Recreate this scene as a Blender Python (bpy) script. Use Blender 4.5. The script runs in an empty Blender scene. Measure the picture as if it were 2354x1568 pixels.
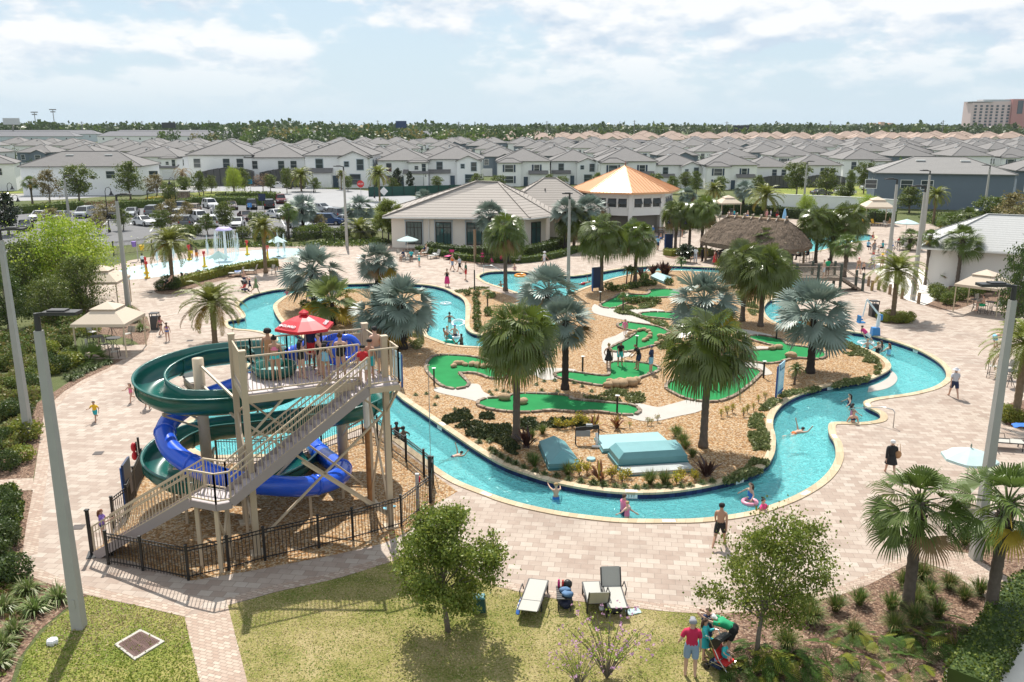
import bpy,bmesh,math,random
from math import sin,cos,tan,pi,radians,sqrt,atan2
from mathutils import Vector,Matrix,noise
from mathutils.geometry import delaunay_2d_cdt
random.seed(7)
R=random.Random(11)
V=Vector
SC=bpy.context.scene
COL=SC.collection
F,CX,CY,HC=1980.0,1177.0,784.0,15.0
PT=math.atan(499.0/F)
SP,CP=sin(PT),cos(PT)
def G(px,py,z=0.0):
 v=(py-CY)/F
 down,fwd=SP+v*CP,CP-v*SP
 k=(HC-z)/down
 return V(((px-CX)/F*k,fwd*k,z))
def HZ(Y,py):
 v=(py-CY)/F
 return HC-Y*(SP+v*CP)/(CP-v*SP)
def hgt(px,py,ptop):
 return HZ(G(px,py).y,ptop)
def XY(px,py,Y):
 v=(py-CY)/F
 k=Y/(CP-v*SP)
 return V(((px-CX)/F*k,Y,HC-k*(SP+v*CP)))
cam=bpy.data.cameras.new('camera'); camo=bpy.data.objects.new('camera',cam); COL.objects.link(camo)
camo.location=(0,0,HC); camo.rotation_euler=(pi/2-PT,0,0)
cam.sensor_width=36; cam.lens=36*F/2354; cam.clip_end=12000; cam.clip_start=0.2
SC.camera=camo
def newmat(name):
 m=bpy.data.materials.new(name); m.use_nodes=True
 nt=m.node_tree
 for n in list(nt.nodes):nt.nodes.remove(n)
 out=nt.nodes.new('ShaderNodeOutputMaterial')
 return m,nt,out
def nd(nt,t,**kw):
 n=nt.nodes.new(t)
 for k,v in kw.items():
  if k.startswith('_'):setattr(n,k[1:],v)
  else:
   k2=int(k[1:])if k[0]=='i' and k[1:].isdigit()else k.replace('__',' ')
   n.inputs[k2].default_value=v
 return n
def lk(nt,a,b):nt.links.new(a,b)
def rgb(r,g,b):return(r,g,b,1)
def ramp(nt,fac,stops):
 r=nt.nodes.new('ShaderNodeValToRGB')
 e=r.color_ramp.elements
 while len(e)>1:e.remove(e[-1])
 e[0].position,e[0].color=stops[0][0],rgb(*stops[0][1])
 for p,c in stops[1:]:
  x=e.new(p); x.color=rgb(*c)
 lk(nt,fac,r.inputs[0]); return r.outputs[0]
def mixc(nt,fac,a,b,mode='MIX'):
 m=nt.nodes.new('ShaderNodeMix'); m.data_type='RGBA'; m.blend_type=mode
 if hasattr(fac,'links'):lk(nt,fac,m.inputs[0])
 else:m.inputs[0].default_value=fac
 for s,x in((6,a),(7,b)):
  if hasattr(x,'links'):lk(nt,x,m.inputs[s])
  else:m.inputs[s].default_value=rgb(*x)
 return m.outputs[2]
def coords(nt,kind='pos',scale=(1,1,1),rot=0):
 if kind=='pos':s=nd(nt,'ShaderNodeNewGeometry').outputs['Position']
 else:s=nd(nt,'ShaderNodeTexCoord').outputs['Object']
 mp=nd(nt,'ShaderNodeMapping'); mp.inputs['Scale'].default_value=scale; mp.inputs['Rotation'].default_value=(0,0,rot)
 lk(nt,s,mp.inputs[0]); return mp.outputs[0]
def noi(nt,vec,scale,detail=3,rough=.55,dist=0):
 n=nd(nt,'ShaderNodeTexNoise',Scale=scale,Detail=detail,Roughness=rough,Distortion=dist)
 lk(nt,vec,n.inputs['Vector']); return n.outputs['Fac']
def vor(nt,vec,scale,feat='F1'):
 n=nd(nt,'ShaderNodeTexVoronoi',Scale=scale); n.feature=feat
 lk(nt,vec,n.inputs['Vector']); return n
def bump(nt,h,strength,dist=.02):
 b=nd(nt,'ShaderNodeBump',Strength=strength,Distance=dist); lk(nt,h,b.inputs['Height']); return b.outputs[0]
def princ(nt,out,col,rough=.6,normal=None,metal=0,spec=.5,trans=0):
 p=nd(nt,'ShaderNodeBsdfPrincipled',Roughness=rough,Metallic=metal)
 p.inputs['Specular IOR Level'].default_value=spec
 if hasattr(col,'links'):lk(nt,col,p.inputs['Base Color'])
 else:p.inputs['Base Color'].default_value=rgb(*col)
 if normal is not None:lk(nt,normal,p.inputs['Normal'])
 if trans:
  t=nd(nt,'ShaderNodeBsdfTranslucent'); mx=nd(nt,'ShaderNodeMixShader',i0=trans)
  if hasattr(col,'links'):lk(nt,col,t.inputs[0])
  else:t.inputs[0].default_value=rgb(*col)
  lk(nt,p.outputs[0],mx.inputs[1]); lk(nt,t.outputs[0],mx.inputs[2]); lk(nt,mx.outputs[0],out.inputs[0])
 else:lk(nt,p.outputs[0],out.inputs[0])
 return p
MATS={}
def mat(name,col,rough=.6,var=.12,scale=3.0,metal=0,spec=.5,bmp=0,trans=0,kind='obj',rnd=0):
 """plain paint / cloth / skin: one colour with fine mottling of its own"""
 if name in MATS:return MATS[name]
 m,nt,out=newmat(name)
 c=coords(nt,kind)
 f=noi(nt,c,scale,4)
 a=tuple(max(0,x*(1-var))for x in col); b=tuple(min(1,x*(1+var))for x in col)
 cc=mixc(nt,f,a,b)
 if rnd:
  oi=nd(nt,'ShaderNodeObjectInfo')
  hs=nd(nt,'ShaderNodeHueSaturation')
  mr=nd(nt,'ShaderNodeMapRange',i3=1-rnd,i4=1+rnd); lk(nt,oi.outputs['Random'],mr.inputs[0]); lk(nt,mr.outputs[0],hs.inputs['Value'])
  mr2=nd(nt,'ShaderNodeMapRange',i3=.5-rnd*.06,i4=.5+rnd*.06); lk(nt,oi.outputs['Random'],mr2.inputs[0]); lk(nt,mr2.outputs[0],hs.inputs['Hue'])
  lk(nt,cc,hs.inputs['Color']); cc=hs.outputs[0]
 nrm=bump(nt,noi(nt,c,scale*6,3),bmp,.01)if bmp else None
 princ(nt,out,cc,rough,nrm,metal,spec,trans)
 MATS[name]=m; return m
class MB:
 def __init__(s):s.v=[]; s.f=[]; s.mi=[]; s.cur=0
 def add(s,vs,fs):
  o=len(s.v); s.v+=[tuple(x)for x in vs]; s.f+=[tuple(i+o for i in f)for f in fs]; s.mi+=[s.cur]*len(fs); return s
 def box(s,c,size,rz=0,top=1.0,mat=None):
  x,y,z=(q/2 for q in size); vs=[]
  for dz in(-1,1):
   k=top if dz>0 else 1
   for dx,dy in((-1,-1),(1,-1),(1,1),(-1,1)):
    px,py=dx*x*k,dy*y*k
    vs.append((c[0]+px*cos(rz)-py*sin(rz),c[1]+px*sin(rz)+py*cos(rz),c[2]+dz*z))
  if mat is not None:vs=[mat@V(q)for q in vs]
  return s.add(vs,[(3,2,1,0),(4,5,6,7),(0,1,5,4),(1,2,6,5),(2,3,7,6),(3,0,4,7)])
 def bar(s,a,b,w,h=None,up=(0,0,1)):
  a,b=V(a),V(b); h=h or w; d=(b-a)
  if d.length<1e-6:return s
  d.normalize(); u=V(up)
  if abs(d.dot(u))>.98:u=V((1,0,0))if abs(d.x)<.9 else V((0,1,0))
  r=d.cross(u).normalized(); u=r.cross(d).normalized(); vs=[]
  for p in(a,b):
   for i,j in((-1,-1),(1,-1),(1,1),(-1,1)):vs.append(p+r*(i*w/2)+u*(j*h/2))
  return s.add(vs,[(0,1,2,3),(7,6,5,4),(1,0,4,5),(2,1,5,6),(3,2,6,7),(0,3,7,4)])
 def tube(s,path,rad,n=8,cap=True,sc=(1,1)):
  path=[V(p)for p in path]; m=len(path)
  rads=rad if isinstance(rad,(list,tuple))else[rad]*m
  vs=[]; ref=None
  for i,p in enumerate(path):
   d=(path[min(i+1,m-1)]-path[max(i-1,0)])
   if d.length<1e-9:d=V((0,0,1))
   d.normalize()
   if ref is None:ref=V((0,0,1))if abs(d.z)<.95 else V((1,0,0))
   r=d.cross(ref)
   if r.length<1e-4:r=d.orthogonal()
   r.normalize(); u=r.cross(d).normalized(); ref=u
   for k in range(n):
    t=2*pi*k/n; vs.append(p+r*(cos(t)*rads[i]*sc[0])+u*(sin(t)*rads[i]*sc[1]))
  fs=[]
  for i in range(m-1):
   for k in range(n):fs.append((i*n+k,i*n+(k+1)%n,(i+1)*n+(k+1)%n,(i+1)*n+k))
  if cap:fs.append(tuple(range(n-1,-1,-1))); fs.append(tuple(range((m-1)*n,m*n)))
  return s.add(vs,fs)
 def cyl(s,a,b,r0,r1=None,n=10):return s.tube([a,b],[r0,r0 if r1 is None else r1],n)
 def lathe(s,prof,n=16,c=(0,0,0),cap=False,ph=0):
  vs=[]; fs=[]
  for r,z in prof:
   for k in range(n):vs.append((c[0]+r*cos(2*pi*k/n+ph),c[1]+r*sin(2*pi*k/n+ph),c[2]+z))
  for i in range(len(prof)-1):
   for k in range(n):fs.append((i*n+k,i*n+(k+1)%n,(i+1)*n+(k+1)%n,(i+1)*n+k))
  if cap:fs.append(tuple(range(n-1,-1,-1))); fs.append(tuple(range((len(prof)-1)*n,len(prof)*n)))
  return s.add(vs,fs)
 def ell(s,c,r,n=10,m=7,jit=0,seed=0):
  vs=[(c[0],c[1],c[2]-r[2])]; fs=[]; q=random.Random(seed)
  for i in range(1,m):
   t=pi*i/m
   for k in range(n):
    a=2*pi*k/n; j=1+q.uniform(-jit,jit)
    vs.append((c[0]+r[0]*sin(t)*cos(a)*j,c[1]+r[1]*sin(t)*sin(a)*j,c[2]-r[2]*cos(t)*j))
  vs.append((c[0],c[1],c[2]+r[2])); L=len(vs)-1
  for k in range(n):
   fs.append((0,1+(k+1)%n,1+k)); fs.append((L,L-n+k,L-n+(k+1)%n))
  for i in range(m-2):
   for k in range(n):fs.append((1+i*n+k,1+i*n+(k+1)%n,1+(i+1)*n+(k+1)%n,1+(i+1)*n+k))
  return s.add(vs,fs)
 def prism(s,poly,z0,z1):
  n=len(poly)
  if sum(poly[i][0]*poly[(i+1)%n][1]-poly[(i+1)%n][0]*poly[i][1]for i in range(n))<0:poly=poly[::-1]
  vs=[(p[0],p[1],z0)for p in poly]+[(p[0],p[1],z1)for p in poly]
  return s.add(vs,[tuple(range(n-1,-1,-1)),tuple(range(n,2*n))]+[(i,(i+1)%n,n+(i+1)%n,n+i)for i in range(n)])
 def mesh(s,name,mats,smooth=False):
  me=bpy.data.meshes.new(name); me.from_pydata(s.v,[],s.f)
  for m in(mats if isinstance(mats,(list,tuple))else[mats]):me.materials.append(m)
  if any(s.mi):me.polygons.foreach_set('material_index',s.mi)
  if smooth:me.polygons.foreach_set('use_smooth',[True]*len(s.f))
  me.update(); return me
 def build(s,name,mats,parent=None,smooth=False,loc=None,rz=0):
  o=bpy.data.objects.new(name,s.mesh(name,mats,smooth)); COL.objects.link(o)
  if parent:o.parent=parent
  if loc is not None:o.location=loc
  if rz:o.rotation_euler=(0,0,rz)
  return o
def tag(o,label,cat,group=None,kind=None):
 if label:o['label']=label
 if cat:o['category']=cat
 if group:o['group']=group
 if kind:o['kind']=kind
 return o
def thing(name,label,cat,loc=(0,0,0),rz=0,group=None,s=1.0):
 o=bpy.data.objects.new(name,None); COL.objects.link(o); o.empty_display_size=.2
 o.location=loc; o.rotation_euler=(0,0,rz); o.scale=(s,s,s)if not isinstance(s,tuple)else s
 return tag(o,label,cat,group)
def struct(name,mb,m,smooth=False,kind='structure'):
 o=mb.build(name,m,None,smooth); o['kind']=kind; return o
KIDS={}
def kids(o):return[c for c in o.children]
def dup(o,parent=None):
 c=o.copy(); COL.objects.link(c); c.parent=parent
 for ch in list(o.children):dup(ch,c)
 return c
USED=set()
def place(proto,label,loc,rz=0,s=1.0,group=None):
 """first call uses the prototype itself, later calls copy it with its parts"""
 o=proto if proto.name not in USED and not proto.get('_u')else dup(proto)
 proto['_u']=1
 if o is not proto:o['_u']=1
 o.location=loc; o.rotation_euler=(0,0,rz); o.scale=s if isinstance(s,tuple)else(s,s,s)
 o['label']=label
 if group:o['group']=group
 return o
def pm(o,m):
 o.material_slots[0].link='OBJECT'; o.material_slots[0].material=m; return o
def spl(pts,n=5,closed=True):
 P=[V(p[:2])for p in pts]; m=len(P); out=[]
 for i in range(m if closed else m-1):
  g=lambda k:P[k%m]if closed else P[min(max(k,0),m-1)]
  p0,p1,p2,p3=g(i-1),g(i),g(i+1),g(i+2)
  for k in range(n):
   t=k/n
   out.append(.5*((2*p1)+(p2-p0)*t+(2*p0-5*p1+4*p2-p3)*t*t+(3*p1-p0-3*p2+p3)*t**3))
 if not closed:out.append(P[-1])
 return out
def GL(pts,n=5,z=0,closed=True):
 return spl([G(x,y,z)for x,y in pts],n,closed)
def GP(pts,z=0):return[V(G(x,y,z)[:2])for x,y in pts]
def zmap(x0,y0,k,pts):return[((x0+x*k)*.61302,(y0+y*k)*.61302)for x,y in pts]
def area(L):return .5*sum(L[i].x*L[(i+1)%len(L)].y-L[(i+1)%len(L)].x*L[i].y for i in range(len(L)))
def inside(p,L):
 c=False; j=len(L)-1; x,y=p[0],p[1]
 for i in range(len(L)):
  a,b=L[i],L[j]
  if(a[1]>y)!=(b[1]>y)and x<(b[0]-a[0])*(y-a[1])/(b[1]-a[1])+a[0]:c=not c
  j=i
 return c
def sheet(name,outer,holes,z,m,kind='structure',parent=None):
 vs=[]; es=[]
 for L in[outer]+list(holes):
  o=len(vs); n=len(L); vs+=[V((p[0],p[1]))for p in L]; es+=[(o+i,o+(i+1)%n)for i in range(n)]
 v,e,f,*_=delaunay_2d_cdt(vs,es,[],0,1e-4)
 mb=MB(); keep=[]
 for t in f:
  c=sum((v[i]for i in t),V((0,0)))/len(t)
  if inside(c,outer)and not any(inside(c,h)for h in holes):keep.append(tuple(t))
 mb.add([(p.x,p.y,z)for p in v],[t if(v[t[1]]-v[t[0]]).cross(v[t[2]]-v[t[0]])>0 else t[::-1]for t in keep])
 o=mb.build(name,m,parent)
 if kind:o['kind']=kind
 return o
def off(L,d):
 n=len(L); out=[]
 for i in range(n):
  a,b=L[(i-1)%n],L[(i+1)%n]; t=(b-a)
  if t.length<1e-6:t=V((1,0))
  t.normalize(); out.append(L[i]+V((-t.y,t.x))*d)
 return out
def ring(mb,A,B,zA,zB,closed=True):
 n=len(A); vs=[(p.x,p.y,zA)for p in A]+[(p.x,p.y,zB)for p in B]
 fs=[(i,(i+1)%n,n+(i+1)%n,n+i)for i in range(n if closed else n-1)]
 return mb.add(vs,fs)
ORD='first second third fourth fifth sixth seventh eighth ninth tenth eleventh twelfth thirteenth fourteenth fifteenth sixteenth seventeenth eighteenth nineteenth twentieth'.split()
ORD+=['twenty-'+o for o in ORD[:9]]+['thirtieth']+['thirty-'+o for o in ORD[:9]]+['fortieth']+['forty-'+o for o in ORD[:9]]
SUN_EL,SUN_AZ=radians(56),radians(-12)
sl=bpy.data.lights.new('sun','SUN'); sl.energy=5.0; sl.angle=radians(.5); sl.color=(1,.95,.87)
so=bpy.data.objects.new('sun',sl); COL.objects.link(so)
sd=V((sin(SUN_AZ)*cos(SUN_EL),cos(SUN_AZ)*cos(SUN_EL),sin(SUN_EL)))
so.rotation_euler=(-sd).to_track_quat('-Z','Y').to_euler(); so.location=sd*200
W=bpy.data.worlds.new('World'); SC.world=W; W.use_nodes=True
wt=W.node_tree
for n in list(wt.nodes):wt.nodes.remove(n)
wo=wt.nodes.new('ShaderNodeOutputWorld'); bg=nd(wt,'ShaderNodeBackground',Strength=.09)
sky=wt.nodes.new('ShaderNodeTexSky'); sky.sky_type='NISHITA'; sky.sun_disc=False
sky.sun_elevation=SUN_EL; sky.sun_rotation=SUN_AZ; sky.altitude=0; sky.air_density=1.0; sky.dust_density=.9; sky.ozone_density=1.2
tc=wt.nodes.new('ShaderNodeTexCoord'); sx=wt.nodes.new('ShaderNodeSeparateXYZ'); lk(wt,tc.outputs['Generated'],sx.inputs[0])
def wm(op,a,b=None):
 n=wt.nodes.new('ShaderNodeMath'); n.operation=op
 for i,x in enumerate((a,b)):
  if x is None:continue
  if hasattr(x,'links'):lk(wt,x,n.inputs[i])
  else:n.inputs[i].default_value=x
 return n.outputs[0]
def cmap(dz):
 n=wt.nodes.new('ShaderNodeMapping'); n.inputs['Scale'].default_value=(6.2,6.2,15.0); n.inputs['Location'].default_value=(1.7,.4,dz); lk(wt,tc.outputs['Generated'],n.inputs[0]); return n.outputs[0]
def dens(dz):return wm('ADD',wm('MULTIPLY',noi(wt,cmap(dz),1.0,9,.56),.72),wm('MULTIPLY',noi(wt,cmap(dz),.30,2,.5),.42))
cl=dens(0.0); up_=dens(.22)
cf=nd(wt,'ShaderNodeMapRange',i1=.505,i2=.59); lk(wt,cl,cf.inputs[0]); cf.interpolation_type='SMOOTHSTEP'
fade=nd(wt,'ShaderNodeMapRange',i1=.01,i2=.08); lk(wt,sx.outputs[2],fade.inputs[0])
cfac=wm('MULTIPLY',cf.outputs[0],wm('MULTIPLY',fade.outputs[0],.93))
core=nd(wt,'ShaderNodeMapRange',i1=-.02,i2=.075); lk(wt,wm('SUBTRACT',up_,cl),core.inputs[0])
ccol=mixc(wt,core.outputs[0],(8.8,8.9,9.0),(5.5,6.5,7.6))
hz=nd(wt,'ShaderNodeMapRange',i1=.0,i2=.25,i3=.9,i4=.5); lk(wt,sx.outputs[2],hz.inputs[0])
skc=mixc(wt,hz.outputs[0],sky.outputs[0],(5.6,7.0,8.1))
lk(wt,mixc(wt,cfac,skc,ccol),bg.inputs[0]); lk(wt,bg.outputs[0],wo.inputs[0])
SC.view_settings.view_transform='Standard'; SC.view_settings.look='None'; SC.view_settings.exposure=0.36; SC.view_settings.gamma=1
SC.cycles.use_denoising=True
SC.cycles.max_bounces=6; SC.cycles.transparent_max_bounces=12; SC.cycles.caustics_reflective=False; SC.cycles.caustics_refractive=False
SC.cycles.sample_clamp_indirect=4; SC.cycles.use_adaptive_sampling=True
def m_paver(name,cols,bw=.52,bh=.36,rot=.12,mortar=.012):
 m,nt,out=newmat(name)
 c=coords(nt,'pos',rot=rot)
 b=nd(nt,'ShaderNodeTexBrick',Scale=1.0); b.offset=.5; b.squash=1
 b.inputs['Brick Width'].default_value=bw; b.inputs['Row Height'].default_value=bh; b.inputs['Mortar Size'].default_value=mortar
 b.inputs['Mortar Smooth'].default_value=.2; b.inputs['Bias'].default_value=-.1
 b.inputs['Color1'].default_value=rgb(0,0,0); b.inputs['Color2'].default_value=rgb(1,1,1); b.inputs['Mortar'].default_value=rgb(.5,.5,.5)
 lk(nt,c,b.inputs['Vector'])
 f=noi(nt,c,.35,5,.6); f2=noi(nt,c,3.0,4,.6)
 t=mixc(nt,.42,b.outputs['Color'],f); t=mixc(nt,.3,t,f2)
 bw2=nd(nt,'ShaderNodeRGBToBW'); lk(nt,t,bw2.inputs[0])
 cc=ramp(nt,bw2.outputs[0],[(.22,cols[0]),(.45,cols[1]),(.62,cols[2]),(.8,cols[3])])
 cc=mixc(nt,b.outputs['Fac'],cc,tuple(x*.62 for x in cols[1]))
 st=nd(nt,'ShaderNodeMapRange',i1=.52,i2=.72,i3=0,i4=.55); lk(nt,noi(nt,c,.22,7,.68),st.inputs[0])
 cc=mixc(nt,st.outputs[0],cc,tuple(x*.66 for x in cols[0]))
 princ(nt,out,cc,.75,bump(nt,b.outputs['Fac'],-.4,.01),spec=.3)
 return m
PAVER=m_paver('pavers',[(.30,.225,.18),(.385,.31,.255),(.43,.36,.30),(.50,.435,.375)],.46,.34,.13,.010)
BRICK=m_paver('small_pavers',[(.33,.23,.175),(.41,.315,.25),(.465,.375,.30),(.53,.455,.38)],.23,.13,.35)
def m_gravel(name,stops,sc=13,bs=.8,big=.25):
 m,nt,out=newmat(name); c=coords(nt)
 v=vor(nt,c,sc); sep=nd(nt,'ShaderNodeSeparateColor'); lk(nt,v.outputs['Color'],sep.inputs[0])
 cc=ramp(nt,sep.outputs[0],stops)
 f=noi(nt,c,.5,5,.65)
 cc=mixc(nt,_mul(nt,f,big*2.0),cc,tuple(x*.6 for x in stops[0][1]))
 dk=nd(nt,'ShaderNodeMapRange',i1=.0,i2=.75,i3=1.1,i4=.5); lk(nt,v.outputs['Distance'],dk.inputs[0])
 cc=mixc(nt,1.0,cc,dk.outputs[0],'MULTIPLY')
 princ(nt,out,cc,.85,bump(nt,v.outputs['Distance'],-bs,.04),spec=.25)
 return m
def _mul(nt,a,k):
 n=nd(nt,'ShaderNodeMath'); n.operation='MULTIPLY'; lk(nt,a,n.inputs[0]); n.inputs[1].default_value=k; return n.outputs[0]
GRAVEL=m_gravel('golden_chips',[(0,(.34,.155,.05)),(.3,(.48,.275,.115)),(.55,(.60,.395,.20)),(.8,(.68,.52,.33)),(1,(.74,.62,.46))],13)
MULCH=m_gravel('bark_mulch',[(0,(.10,.055,.035)),(.4,(.26,.15,.10)),(.7,(.38,.24,.16)),(1,(.52,.38,.27))],17)
def m_grass(name,stops,sc=.6):
 m,nt,out=newmat(name); c=coords(nt)
 f=noi(nt,c,sc,8,.72,.4); g=noi(nt,c,14,4,.7); h=noi(nt,c,.12,3,.5)
 t=mixc(nt,.5,f,g); t=mixc(nt,.22,t,h)
 bw=nd(nt,'ShaderNodeRGBToBW'); lk(nt,t,bw.inputs[0])
 cc=ramp(nt,bw.outputs[0],stops)
 princ(nt,out,cc,.9,bump(nt,g,.9,.06),spec=.15)
 return m
LAWN=m_grass('lawn_grass',[(.36,(.09,.115,.02)),(.44,(.165,.18,.04)),(.49,(.26,.235,.08)),(.56,(.38,.31,.155)),(.66,(.45,.38,.22))])
LAWN2=m_grass('green_grass',[(.36,(.06,.11,.015)),(.46,(.13,.185,.03)),(.53,(.24,.25,.06)),(.62,(.38,.32,.13))])
LAND=m_grass('far_land',[(.36,(.05,.075,.025)),(.5,(.10,.12,.045)),(.6,(.17,.165,.075)),(.72,(.26,.22,.12))],.08)
TURF=mat('golf_turf',(.022,.21,.065),.9,.24,1.1,spec=.1,kind='pos',bmp=.3)
CONC=mat('concrete_path',(.45,.42,.38),.85,.12,1.2,spec=.2,kind='pos',bmp=.15)
COPING=m_paver('coping_stone',[(.42,.32,.20),(.50,.395,.26),(.55,.45,.31),(.60,.51,.38)],.33,.8,.3,.008)
ASPH=mat('asphalt',(.15,.15,.155),.85,.2,.35,spec=.25,kind='pos')
ROADM=mat('road_surface',(.30,.30,.305),.85,.14,.3,spec=.25,kind='pos')
SAND=mat('white_sand',(.72,.68,.62),.95,.10,2.0,spec=.1,kind='pos',bmp=.6)
NAVY=m_paver('navy_tile',[(.008,.016,.06),(.012,.024,.09),(.02,.035,.12),(.03,.05,.15)],.3,.3,0,.012)
def m_water(name,tint,floorvis=.62,wave=1.7,strength=.8):
 m,nt,out=newmat(name); c=coords(nt)
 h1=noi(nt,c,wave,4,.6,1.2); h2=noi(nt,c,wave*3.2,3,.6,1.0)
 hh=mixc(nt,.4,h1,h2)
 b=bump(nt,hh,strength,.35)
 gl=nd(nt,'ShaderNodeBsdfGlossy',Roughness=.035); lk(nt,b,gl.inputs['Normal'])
 tr=nd(nt,'ShaderNodeBsdfTransparent'); lk(nt,ramp(nt,hh,[(.40,tuple(x*.70 for x in tint)),(.52,tint),(.62,tuple(min(1,x*1.1+.06)for x in tint))]),tr.inputs[0])  # ripple lights and darks painted into the tint along the waves, instead of caustics
 df=nd(nt,'ShaderNodeBsdfDiffuse'); df.inputs[0].default_value=rgb(.24,.82,.85); lk(nt,b,df.inputs['Normal'])
 m1=nd(nt,'ShaderNodeMixShader',i0=floorvis); lk(nt,df.outputs[0],m1.inputs[1]); lk(nt,tr.outputs[0],m1.inputs[2])
 fr=nd(nt,'ShaderNodeFresnel',IOR=1.33); lk(nt,b,fr.inputs['Normal'])
 m2=nd(nt,'ShaderNodeMixShader'); lk(nt,fr.outputs[0],m2.inputs[0]); lk(nt,m1.outputs[0],m2.inputs[1]); lk(nt,gl.outputs[0],m2.inputs[2])
 lk(nt,m2.outputs[0],out.inputs[0]); return m
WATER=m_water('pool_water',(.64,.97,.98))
PLASTER=mat('pool_plaster',(.60,.90,.92),.7,.10,.8,spec=.3,kind='pos')
PADM=mat('splash_pad_surface',(.42,.60,.63),.35,.07,.7,spec=.5,kind='pos')
OUT_PX=[(525,746),(545,742),(563,737),(562,727),(550,712),(553,702),(578,686),(625,674),(666,669),(720,664),(780,660),(860,658),(940,659),(985,662),(1018,669),(1040,679),(1062,692),(1070,706),(1071,733),(1070,756),(1078,769),(1097,777),(1130,779),(1180,772),(1218,752),(1234,725),(1228,702),(1198,683),(1160,669),(1130,660),(1112,652),(1101,642),(1112,634),(1135,630),(1190,630),(1260,638),(1324,640),(1416,625),(1460,620),(1510,617),(1549,617),(1600,619),(1656,622),(1690,628),(1740,636),(1790,642),(1830,648),(1875,657),(1905,670),(1902,684),(1872,694),(1835,700),(1815,712),(1822,728),(1860,745),(1910,760),(1959,771),(1984,775),(2017,783),(2056,794),(2096,808),(2125,821),(2154,839),(2170,855),(2175,872),(2169,885),(2143,901),(2094,914),(2046,921),(2011,926),(1986,934),(1990,945),(2010,955),(2022,963),(2023,973),(2010,979),(1975,983),(1943,982),(1912,983),(1904,992),(1907,1011),(1917,1028),(1921,1047),(1920,1067),(1910,1089),(1891,1112),(1862,1134),(1820,1157),(1772,1176),(1723,1191),(1658,1202),(1594,1208),(1535,1209),(1434,1208),(1366,1202),(1298,1193),(1231,1180),(1163,1162),(1112,1143),(1061,1123),(1027,1104),(1000,1085),(965,1058),(926,1029),(880,996),(860,985),(835,987),(800,1001),(740,1025),(690,1045),(640,1056),(540,1059),(490,1059),(452,1047),(434,1018),(442,985),(475,950),(525,908),(565,860),(600,815),(640,790),(616,774),(580,767),(545,764),(527,757)]
ISL_PX=[(629,712),(640,698),(662,685),(695,677),(760,673),(850,671),(930,674),(982,688),(992,712),(988,735),(986,753),(980,767),(984,780),(1004,789),(1032,799),(1060,803),(1087,805),(1130,806),(1180,800),(1230,786),(1265,767),(1280,742),(1275,715),(1300,690),(1330,673),(1359,662),(1395,650),(1428,641),(1460,634),(1490,630),(1540,628),(1600,630),(1676,636),(1720,647),(1770,658),(1820,666),(1848,674),(1838,682),(1799,688),(1770,697),(1757,711),(1757,725),(1768,740),(1790,752),(1830,766),(1870,776),(1910,784),(1943,794),(1981,807),(2014,821),(2036,835),(2046,848),(2043,859),(2023,871),(1998,882),(1965,888),(1933,892),(1900,898),(1868,907),(1836,918),(1807,933),(1788,950),(1777,970),(1775,992),(1780,1012),(1781,1031),(1778,1054),(1765,1077),(1739,1096),(1700,1112),(1659,1123),(1610,1134),(1550,1143),(1485,1147),(1417,1145),(1350,1137),(1282,1124),(1224,1107),(1163,1085),(1112,1057),(1061,1023),(1011,988),(960,952),(926,928),(898,903),(850,872),(800,842),(740,810),(690,780),(655,755),(638,735)]
POOL_PX=[(1633,517),(1640,512),(1665,511),(1700,514),(1760,518),(1818,524),(1863,528),(1930,532),(1992,538),(2012,545),(2000,552),(1960,557),(1920,568),(1869,579),(1831,582),(1790,578),(1740,560),(1690,540),(1650,525)]
def ccw(L):return L if area(L)>0 else L[::-1]
OUT=ccw(GL(OUT_PX,4,-.25)); ISL=ccw(GL(ISL_PX,4,-.25)); POOL=ccw(GL(POOL_PX,4))
def rect(x0,y0,x1,y1):return[V((x0,y0)),V((x1,y0)),V((x1,y1)),V((x0,y1))]
sheet('ground',rect(-3500,-60,3500,7000),[OUT,POOL],0,LAND)
DECK_PX=[(40,1310),(70,1331),(104,1339),(201,1368),(335,1397),(424,1418),(524,1392),(630,1362),(786,1327),(945,1276),(1040,1300),(1124,1344),(1190,1360),(1264,1375),(1436,1394),(1514,1404),(1602,1410),(1672,1409),(1724,1405),(1820,1390),(1923,1370),(1986,1349),(2056,1314),(2100,1290),(2150,1262),(2210,1235),(2500,1240),(2620,760),(2400,640),(2250,560),(2140,515),(1960,508),(1806,503),(1694,496),(1600,492),(1530,498),(1420,520),(1300,560),(1120,556),(900,560),(660,566),(469,572),(300,598),(240,618),(180,652),(210,700),(338,728),(345,750),(342,773),(329,798),(285,825),(246,847),(192,872),(148,899),(120,924),(101,951),(93,1000),(87,1042),(77,1110),(62,1200),(50,1280)]
DECK=ccw(GP(DECK_PX))
sheet('pool_deck',DECK,[OUT,POOL],.004,PAVER)
sheet('side_path',GP([(-60,1104),(77,1099),(77,1126),(-60,1134)]),[],.006,BRICK)
sheet('brick_path',GP([(424,1418),(524,1392),(582,1600),(466,1600)]),[],.004,BRICK)
sheet('garden_path',GP([(2100,1290),(2150,1262),(2223,1272),(2300,1318),(2420,1385),(2420,1480),(2300,1398),(2265,1374),(2223,1342),(2178,1311),(2133,1297)]),[],.008,BRICK)
def band(px,w,z,m,name,n=4):
 L=GL(px,n,closed=False); mb=MB(); M=[]
 for i in range(len(L)):
  t=(L[min(i+1,len(L)-1)]-L[max(i-1,0)]).normalized(); M.append(L[i]+V((-t.y,t.x))*w)
 ring(mb,L,M,z,z,False); return struct(name,mb,m)
band([(40,1310),(104,1339),(201,1368),(335,1397),(424,1418)],.45,.009,BRICK,'deck_edging')
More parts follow.
